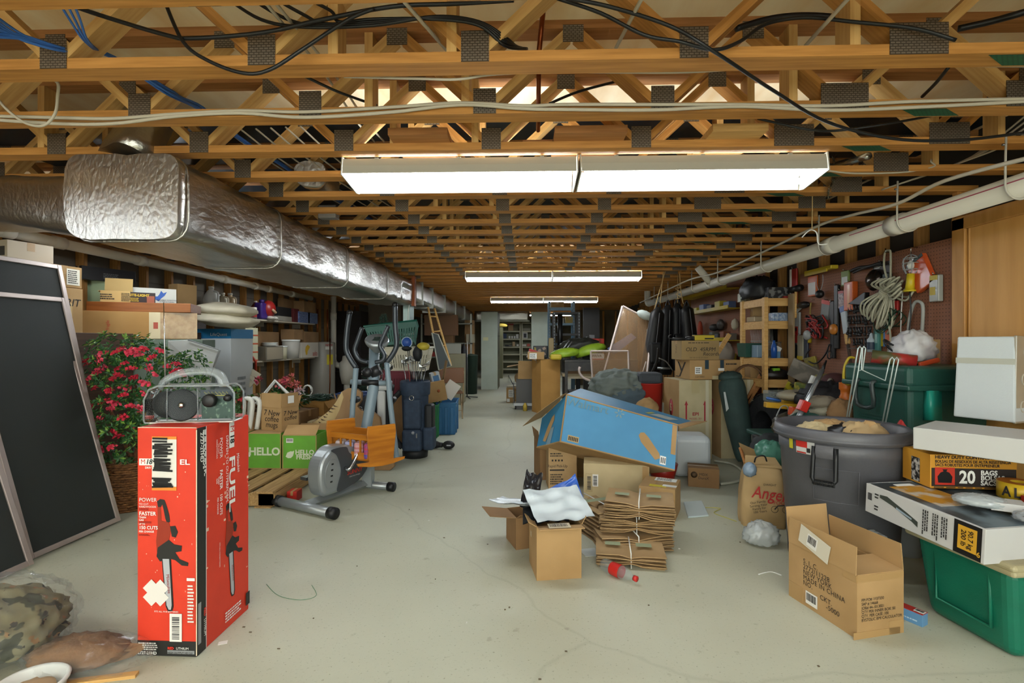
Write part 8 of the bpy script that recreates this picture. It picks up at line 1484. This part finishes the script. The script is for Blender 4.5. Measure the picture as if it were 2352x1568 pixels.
# ---- open carton in the right foreground
d = (.252, .393, .277); c_ = V((1.44, 2.22)); rz = rad(14.2); t = carton('open brown carton stamped with black shipping text beside the green tote', (1.44 + .126 * cos(rz) - .1965 * sin(rz), 2.22 + .126 * sin(rz) + .1965 * cos(rz), 0), rz, d, CB(0), {'l': (88, .125), 'r': (84, .12), 'b': (97, .17), 'f': (4, .15)})
txt('S. I. C.\n2772/11228\nNEW YORK\nMADE IN CHINA\nNO.', t, FM('l', d, -.1, .165), .033, INK, align='LEFT', sx=.9, line=.8, space=1.1); txt('CKT.\n    -5000', t, FM('l', d, .0, .075), .032, INK, align='LEFT', line=.9); barcode(t, FM('l', d, -.05, .05), .07, .06)
txt('FPI PO# 1137350\nSAP # 14668\nJOB# 44-1013001\nQTY PER INNER BOX: 50\nQTY. PER CASE: 100\nBYSTOLIC BMI CALCULATOR', t, FM('f', d, -.105, .125), .0185, INK, align='LEFT', sx=.9, line=.95)
[obj('tape', MB().box(c, q), TAPE, t) for c, q in (((.085, -.197, .03), (.08, .0016, .06)), ((-.02, -.197, .015), (.25, .0016, .03)), ((0, -.197, .262), (.25, .0016, .03)), ((-.1268, .15, .04), (.0016, .09, .08)), ((-.1268, -.16, .262), (.0016, .07, .03)))]; M_ = fmat((-.131, .03, .33), (0, -1, 0), (0, 0, 1)) @ Matrix.Rotation(rad(-12), 4, 'Z'); obj('label', MB().prism([(-.09, -.04), (.09, -.05), (.09, .04), (-.09, .05)], .0008), K('#c9c3b0', .5), t, M=M_); barcode(t, M_ @ Matrix.Translation((-.01, 0, .001)), .06, .06)
# ---- green tote with tan lid and things on it
TG = mat('tote_green', '#0f6a52', .4, col2='#0d6049', ns=5, bump=.05, bs=100); rz = rad(8); d = (.8, .44, .385)
t = T('storage_tote', 'bright green storage tote with a tan lid in the right foreground', 'tote', (2.31, 2.33, 0), rz); obj('tote_body', MB().box((0, 0, .19), d, 0, None, .88), TG, t, bev=.045, seg=4); obj('lid', MB().box((0, 0, .397), (.86, .5, .032)), K('#a39a78', .5), t, bev=.016, seg=3); obj('lid_rim', MB().box((0, 0, .375), (.85, .49, .03)), K('#a39a78', .5), t, bev=.012)
obj('front_panel', MB().box((0, -.2055, .16), (.5, .02, .2), 0, Matrix.Rotation(rad(0), 4, 'X')), TG, t, bev=.01); obj('recess_frame', MB().tube([(-.385, .12, .33), (-.377, .12, .1), (-.377, -.12, .1), (-.385, -.12, .33)], .008, 6, closed=True), TG, t)
tag(obj('foam_bits', MB().box((0, 0, .15), (.03, .1, .3)), mixm('speckle', '#a9adab', '#6d7270', 40), loc=(1.83, 2.66, 0)), 'white speckled foam strip between the trash can and the tote', 'foam')
# long white hand truck carton
rz = rad(10.2); d = (.72, .565, .145); o_ = V((1.84, 2.064, .4155)); ctr = o_ + V((.36 * cos(rz) - .2825 * sin(rz), .36 * sin(rz) + .2825 * cos(rz), 0))
WC = K('#b9b9b6', .45); t = carton('white hand truck carton with black and yellow printing on the tote lid', ctr, 0, d, WC, None, False, rot=(rad(3), 0, rz))
obj('printed_top', MB().box((0, 0, .1458), (.7, .54, .001)), mixm('top_print', '#2c3234', '#5f6d74', 6), t); obj('printed_patch', MB().box((-.2, .08, .1468), (.2, .26, .001)), mixm('top_print2', '#b0802a', '#b5b0a4', 12), t); decal(t, FM('t', d, -.2, .22), .1, .04, WHT)
obj('printed_corner', MB().box((-.3608, -.215, .072), (.001, .11, .14)), BLK, t); obj('printed_panel', MB().box((-.362, -.215, .075), (.001, .075, .1)), K('#c9982a', .5), t); txt('90.7 kg\n200 lb', t, FM('l', d, .215, .075, -PI / 2) @ Matrix.Translation((0, 0, .0016)), .028, BLK, bold=.015); txt('6', t, FM('l', d, .262, .03) @ Matrix.Translation((0, 0, .001)), .03, K('#c9982a', .5), bold=.02); barcode(t, FM('l', d, -.255, .08), .03, .06, WC)
for i, u in enumerate((.12, .08, .035)): lines(t, FM('l', d, u, .072, -PI / 2), .11, .03, INK, 3, seed=i + 1)
obj('printed_picture', MB().prism([(-.1, .02), (-.03, .005), (.02, -.012), (.07, -.03), (.1, -.045), (.1, -.02), (.05, .0), (-.02, .025), (-.06, .04), (-.1, .035)], .0006), K('#39403a', .5), t, M=FM('l', d, -.1, .078)); obj('printed_picture', MB().prism([(-.03, 0), (.05, -.02), (.05, -.012), (-.03, .01)], .0007), K('#8fa0ac', .5), t, M=FM('l', d, -.08, .075)); lines(t, FM('l', d, -.215, .1), .025, .03, INK, 2); lines(t, FM('l', d, -.215, .04), .025, .03, INK, 2)
zz = .4155 + .145
# trash bag carton
d = (.39, .2, .165); rz = rad(-4); zb_ = zz + .0195; t = carton('orange and black carton of 20 heavy duty trash bags', (2.185, 2.60, zb_), rz, d, K('#c28a2a', .5), None, False); fdec(t, d, .0, .055, .38, .09, K('#2a2320', .5), name='printed_panel'); fdec(t, d, -.13, .06, .09, .085, K('#b5301f', .5), name='printed_panel'); obj('printed_picture', MB().prism([(-.03, -.03), (.03, -.03), (.034, .0), (.02, .02), (.006, .026), (.012, .036), (-.012, .036), (-.006, .026), (-.02, .02), (-.034, 0)], .0008), BLK, t, M=FM('f', d, -.13, .058) @ Matrix.Translation((0, 0, .001)))
txt('20', t, FM('f', d, -.03, .055) @ Matrix.Translation((0, 0, .001)), .085, WHT, bold=.03, sx=.85); txt('BAGS\nBOLSAS\nSACS', t, FM('f', d, .03, .055) @ Matrix.Translation((0, 0, .001)), .031, WHT, align='LEFT', bold=.03, line=.8); txt('BOLSAS DE RESIDUOS DE ALTA RESISTENCIA\nSACS ROBUSTES POUR ENTRPRENEUR', t, FM('f', d, -.175, .123), .0195, INK, align='LEFT', bold=.02, line=.9, sx=.87); txt('HEAVY DUTY CONTRACTOR', t, FM('f', d, -.175, .153), .022, INK, align='LEFT', bold=.03); lines(t, FM('f', d, 0, .006), .36, .008, INK, 1); fdec(t, d, 0, .07, .12, .06, mixm('bag_side', '#22201f', '#b5b0a8', 40), 'l', PI / 2, 'printed_panel')
# caution tape, red set, bubble wrap, blue pack
t = T('caution_tape', 'roll of yellow caution tape in front of the trash bag carton', 'tape', (2.29, 2.39, zz + .012)); obj('tape_roll', MB().lathe([(.03, 0), (.078, 0), (.078, .075), (.03, .075), (.03, 0)], 36, caps=False), K('#c2a022', .4), t)
for i, ch in enumerate('ALCA'): a_ = rad(-165 + i * 27); txt(ch, t, fmat((.0785 * cos(a_), .0785 * sin(a_), .035), (-sin(a_), cos(a_), 0), (0, 0, 1)), .062, INK, bold=.03, sx=.8)
obj('core', MB().lathe([(.031, .0), (.031, .0755)], 24, caps=False), CB(0), t); obj('orange_top', MB().lathe([(.077, .0752), (.032, .0754)], 36, caps=False), K('#b56a1c', .4), t)
t = carton('red and white cutter set box lying on the hand truck carton', (2.36, 2.235, zz + .004), rad(-12), (.3, .1, .045), K('#b0301f', .4), None, False); txt('CUTTER SET', t, FM('f', (.3, .1, .045), -.04, .02), .018, WHT, bold=.02); obj('clear_window', MB().box((0, .01, .0455), (.28, .05, .001)), mixm('window', '#8d8684', '#b9b5b0', 40), t)
tag(obj('blue_pack', MB().box((0, 0, .01), (.26, .06, .02)), mixm('blue_stripe', '#b9b9bd', '#3a3f8a', 40), loc=(2.33, 2.15, zz - .002), rot=(0, 0, rad(-10))), 'blue and white flat pack in front of the red cutter set', 'pack'); t = T('bubble_wrap', 'small white box half wrapped in bubble wrap', 'package', (2.04, 2.27, zz + .006), rad(-30)); obj('white_box', MB().box((.06, 0, .02), (.12, .1, .035)), WC, t, bev=.002); obj('bubble_film', lump((-.02, .01, .022), (.1, .075, .028), 3, .12, 9, 60, 24, True, False), mat('bubble', '#b5bdbd', .15, alpha=.75, spec=.8), t); tag(obj('clear_packet', lump((0, 0, .02), (.13, .07, .025), 6, .35, 4, 40, 14), mat('clear_packet', '#a9aeb0', .1, alpha=.5, spec=1), loc=(2.15, 2.11, zz - .004)), 'crumpled clear packet near the front edge of the white carton', 'packet')
# white slab carton and foam block
d = (.85, .36, .105); rz = rad(-52); c1 = V((1.905, 2.52, .772)); ctr = c1 + V((cos(rz) * .425 - sin(rz) * .18, sin(rz) * .425 + cos(rz) * .18, 0)); t = T('white_carton', 'long plain white carton lying over the trash bag carton', 'box', ctr, rz, rot=(0, 0, rz)); obj('box_body', MB().box((0, 0, .0525), d), K('#b5b5b0', .5), t, bev=.004); obj('lid_crease', MB().box((.1, -.1803, .05), (.001, .001, .1)), SLV, t)
zf = .772 + .107; FOAM = mat('white_foam', '#b9c0c0', .75, bump=.15, bs=140); d = (.24, .42, .44); t = T('foam_block', 'tall white foam block in taped clear wrap, upright on the white carton', 'foam', (2.61, 2.82, zf), rot=(rad(-2), 0, rad(-62))); obj('foam_body', MB().box((0, 0, .22), d, 0, None, 1.06), FOAM, t, bev=.008); obj('wrap', MB().box((.119, .0, .22), (.014, .42, .45)), mat('dirty_wrap', '#8a8474', .2, col2='#a09a8a', ns=3, spec=.8), t, bev=.004); obj('seam', MB().box((0, -.214, .31), (.245, .003, .03)), K('#a9aa9c', .3), t)
for y_, z_ in ((-.1, .36), (.04, .34), (-.12, .22), (-.13, .08), (.05, .2)): obj('round_dent', MB().tube([(.127, y_ + .028 * cos(a), z_ + .028 * sin(a)) for a in [k * .35 for k in range(18)]], .003, 5, closed=True), K('#b0aa9a', .3), t)
tag(obj('teal_sheet', MB().grid(9, 2, lambda u, v: P(2117 + 62 * u, 965 - 68 * v, 3.1 - .08 * sin(u * 4))), K('#1f8a78', .35)), 'curved teal plastic sheet standing behind the long white carton', 'sheet'); bpy.data.objects['teal_sheet'].modifiers.new('thick', 'SOLIDIFY').thickness = .004
t = T('bleach_jug', 'white jug with a red spout behind the trash can', 'jug', (P(2086, 0, 3.12).x, 3.14, 0)); obj('jug_body', MB().lathe([(.001, 0), (.08, 0), (.085, .55), (.07, .68), (.001, .7)], 24), K('#b5b9b9', .4), t); obj('red_spout', MB().lathe([(.001, .69), (.068, .69), (.06, .75), (.03, .82), (.02, .9), (.001, .9)], 20), K('#b5261f', .4), t)
for i in range(3): tag(obj('plastic_strip', MB().plate([P(2045 + i * 8, 1075 - i * 4, 2.95), P(2105, 1065 - i * 12, 2.9), P(2105, 1058 - i * 12, 2.9), P(2045 + i * 8, 1066 - i * 4, 2.95)], (0, .02, 0)), WC), 'white plastic slat behind the hand truck carton, %s' % ('lowest', 'middle', 'top')[i], 'slat', 'white slats behind the trash can')
# small red and blue box
a, b = G(2060, 1416), G(2119, 1441); rz = math.atan2(b.y - a.y, b.x - a.x); L_ = (b - a).length; d = (L_, .05, .055); c_ = (a + b) / 2; t = carton('small red and blue carton on the floor beside the green tote', (c_.x - sin(rz) * .025, c_.y + cos(rz) * .025, 0), rz, d, K('#5a86ac', .45), None, False); obj('red_top', MB().box((0, 0, .0555), (L_, .05, .002)), K('#a9322c', .45), t); barcode(t, FM('t', d, .03, 0) @ Matrix.Translation((0, 0, .0016)), .04, .03, vert=False); lines(t, FM('f', d, 0, .02), .09, .012, K('#a9c0d0', .5), 1)
# ================= cables overhead
BC, WC_, BLC = K('#141414', .4), K('#b5ac98', .5), K('#3466b0', .45)
def run(label, pts, r, m, name='cable'):     # pts: photo point + distance along the room
    return cable(name, label, 'cable', [P(*p) for p in pts], r, m, 'cables strung through the trusses', n=7)
run('long black cable sagging from the upper left along the nearest truss', [(115, -5, 1.7), (230, 35, 1.7), (380, 80, 1.72), (440, 88, 1.72), (600, 75, 1.72), (740, 45, 1.72), (900, 15, 1.72), (1050, 8, 1.72), (1180, 0, 1.7)], .0075, BC)
run('black cable drooping in a deep U across the nearest truss at the left', [(375, -5, 1.71), (420, 95, 1.71), (480, 140, 1.71), (560, 168, 1.71), (620, 160, 1.71), (700, 110, 1.71), (800, 45, 1.71), (860, 20, 1.71)], .0065, BC)
for i, d_ in enumerate((0, 6, 12, 20)): run('black cable of the bundle curving down left of the copper pipe, %s of four' % ('first', 'second', 'third', 'fourth')[i], [(515 + d_ * 9, -8, 1.74), (600 + d_ * 8, 45 - d_, 1.74), (700 + d_ * 4, 62 - d_ * .6, 1.74), (860, 58 - d_ * .7, 1.74), (1000, 38 + d_ * .3, 1.74), (1100, 50 + d_ * .4, 1.76), (1160, 85 + d_, 1.8), (1190 + d_, 112, 1.9)], .006, BC)
run('black cable from the top middle sagging past the third plate then rising right', [(1280, -4, 1.72), (1380, 30, 1.72), (1480, 80, 1.72), (1560, 95, 1.72), (1640, 114, 1.72), (1700, 95, 1.74), (1760, 55, 1.76), (1850, 40, 1.76), (1960, 50, 1.76), (2100, 65, 1.74), (2195, 92, 1.73)], .0065, BC)
run('long black cable slanting down from the top middle to the right photo edge', [(1300, -4, 1.69), (1400, 15, 1.69), (1540, 60, 1.69), (1640, 118, 1.69), (1780, 210, 1.9), (1900, 280, 2.1), (2050, 318, 2.14), (2200, 322, 2.14), (2352, 305, 2.14)], .0065, BC)
run('short black cable sagging below the second truss at the right', [(1740, 272, 2.5), (1850, 296, 2.45), (1920, 300, 2.45), (2040, 284, 2.4), (2160, 262, 2.4)], .006, BC); run('thick black cable above the right part of the nearest truss', [(1690, 66, 1.9), (1760, 45, 1.9), (1830, 36, 1.9), (1900, 38, 1.9), (1970, 46, 1.88)], .012, BC); run('thick black cable at the upper right photo edge', [(2200, 66, 1.9), (2280, 48, 1.85), (2352, 28, 1.8), (2420, 10, 1.8)], .012, BC)
run('thin black cable crossing the second truss bay left of the copper pipe', [(700, 175, 2.0), (780, 212, 2.1), (865, 242, 2.25)], .006, BC); run('thin black cable rising right of the copper pipe', [(1262, 238, 2.2), (1330, 210, 2.25), (1420, 186, 2.3)], .006, BC); run('thin black cable at the right between the first and second trusses', [(2118, 222, 2.2), (2150, 190, 2.1), (2178, 155, 2.0)], .007, BC)
for i in (0, 1): run('long white cable stapled along the second truss, %s of the pair' % ('upper', 'lower')[i], [(x, y + i * (9 + 5 * sin(x * .01)), 2.165) for x, y in ((-40, 266), (130, 270), (260, 272), (400, 262), (550, 254), (700, 257), (900, 246), (1060, 236), (1200, 243), (1300, 240), (1500, 240), (1700, 240), (1900, 243), (2100, 233), (2400, 226))], .0075, WC_)
run('white cable loop dangling at the left photo edge', [(-10, 222, 2.1), (20, 255, 2.1), (60, 283, 2.1), (100, 288, 2.1), (126, 262, 2.1), (132, 225, 2.1), (128, 186, 2.0), (60, 182, 1.95), (-30, 184, 1.95)], .006, WC_)
run('thin white cable behind the nearest truss, right across the photo', [(790, 176, 1.9), (950, 180, 1.9), (1050, 182, 1.9), (1140, 170, 1.9), (1300, 165, 1.9), (1550, 166, 1.9), (1700, 158, 1.9), (1900, 150, 1.9), (2120, 150, 1.9), (2400, 152, 1.9)], .005, WC_)
for i, dx in enumerate((0, 22)): run('white cable pair slanting back from the top left middle, %s one' % ('left', 'right')[i], [(600 + dx, -6, 1.6), (650 + dx, 55, 1.75), (700 + dx, 112, 1.95), (760 + dx, 190, 2.3), (820 + dx, 280, 2.8), (860 + dx, 325, 3.2)], .006, WC_)
for i, (a, b) in enumerate((((925, 0), (1030, 120)), ((1475, -5), (1415, 110)), ((1950, -5), (1850, 105)))): run('flat white strap slanting behind the nearest truss, %s of three' % ('left', 'middle', 'right')[i], [(*a, 1.62), ((a[0] + b[0]) / 2, (a[1] + b[1]) / 2, 1.75), (*b, 1.95)], .007, WC_)
r = random.Random(4)
for i in range(7):
    j = lambda k=7: r.uniform(-k, k)
    run('blue data cable in the bundle running back through the trusses at the left', [(-20, 30 + i * 9, 1.6), (60, 88 + j(), 1.68), (150 + j(), 115 + j(4), 1.78), (240, 122 + j(3), 1.95), (380 + j(), 205 + j(), 2.15), (460 + j(), 250 + j(5), 2.4), (540 + j(), 312 + j(5), 2.75), (640 + j(), 378 + j(5), 3.2), (720 + j(), 425 + j(5), 3.75), (800 + j(), 470 + j(5), 4.6), (880 + j(), 520 + j(4), 6)], .005, BLC)
for i in range(3): run('blue data cable dropping from the top left to the bundle', [(128 + i * 18, -6, 1.6), (160 + i * 12, 45, 1.65), (190 + i * 5, 90, 1.72), (222 + i * 3, 118, 1.86)], .004, BLC)
for i in range(6): run('white cable fanning back between the trusses right of the duct', [(520 + i * 34, 300 - i * 2, 2.7), (600 + i * 34, 358 + i, 3.1), (690 + i * 32, 415 + i * 2, 3.7), (770 + i * 30, 462 + i * 2, 4.5), (860 + i * 26, 512 + i, 5.8)], .005, WC_)
run('long pale cable following the drain pipe at the right', [(px, py, 2.2 * F / (px - 1210)) for px, py in ((2380, 358), (2170, 415), (2060, 468), (1960, 493), (1880, 518), (1760, 575), (1650, 625), (1590, 640), (1540, 662), (1470, 695))], .01, WC_)
for i in range(4): run('white cable dipping between the trusses at the far right', [(2360, 262 + i * 14, 2.6), (2290, 318 + i * 8, 2.75), (2210 - i * 14, 372 + i * 5, 3.1), (2100 - i * 25, 412 + i * 8, 3.4)], .005, WC_)
run('white cable dangling from the right end of the nearest lights', [(1878, 388, 2.8), (1960, 398, 2.9), (2080, 395, 3.0), (2145, 382, 3.0), (2138, 370, 3.0), (2150, 355, 3.05)], .005, WC_)
t = T('wire_hanger', 'white wire coat hanger dangling on a string right of the nearest lights', 'hanger'); Yh = 3.5; obj('string', MB().tube([P(1866, 388, Yh), P(1866, 470, Yh), P(1865, 528, Yh)], .0035, 5), STR, t); obj('hanger_wire', MB().tube(smooth([P(1842, 545, Yh), P(1855, 532, Yh), P(1865, 528, Yh), P(1876, 535, Yh), P(1880, 560, Yh), P(1900, 560, Yh)], 4), .004, 5), WHT, t)
t = T('tinsel_garland', 'silver tinsel garland hanging from the trusses at the right', 'garland'); mb = MB(); r = random.Random(3)
for k in range(420):
    u = r.random(); c = P(1912 + 10 * sin(u * 5), 362 + 92 * u, 3.35); d_ = V((r.gauss(0, 1), r.gauss(0, 1), r.gauss(0, .6))).normalized() * r.uniform(.03, .05); w = d_.cross(V((0, 0, 1))).normalized() * .0022; mb.add([c - w, c + w, c + d_], [(0, 1, 2)])
obj('tinsel', mb, K('#a9a492', .2, metal=.9), t)
tag(obj('conduit', MB().tube([P(1925, 378, 3.3), P(1995, 358, 3.0)], .022, 12), K('#b0b0a8', .2, metal=.9)), 'short shiny metal tube beside the tinsel garland', 'tube'); tag(obj('junction_box', MB().box((0, 0, 0), (.14, .08, .1)), K('#84807a', .4, metal=.6), loc=P(755, 488, 3.9) + V((0, 0, -.0)), bev=.004), 'grey metal junction box under the trusses right of the duct', 'box')
mb = MB(); r = random.Random(9)
for px, py in [(1160, 1400), (1072, 1430), (1170, 1395), (940, 1170), (985, 1195), (1020, 1235), (820, 1300), (1300, 1496), (1240, 1560), (1510, 1240), (1560, 1260), (1700, 1245), (850, 1120), (660, 1190), (720, 1420), (640, 1490), (560, 1440), (575, 1452), (1880, 1530), (1490, 1390), (1120, 1250), (1000, 1330)]:
    g = G(px, py); mb.box((g.x, g.y, .0015), (r.uniform(.004, .012), r.uniform(.004, .01), .003), r.choice([0, 1]), None)
tag(obj('floor_debris', mb, [K('#5a4f3c', .8), K('#c9c9c2', .7)]), 'tiny scraps and crumbs scattered on the concrete floor', 'debris', kind='stuff')
cable('green_thread', 'thin green thread lying on the floor right of the red carton', 'thread', [G(612, 1342) + V((0, 0, .002)), G(640, 1368) + V((0, 0, .002)), G(690, 1378) + V((0, 0, .002)), G(726, 1368) + V((0, 0, .002)), G(716, 1344) + V((0, 0, .002))], .0012, K('#5a8a6a', .6))
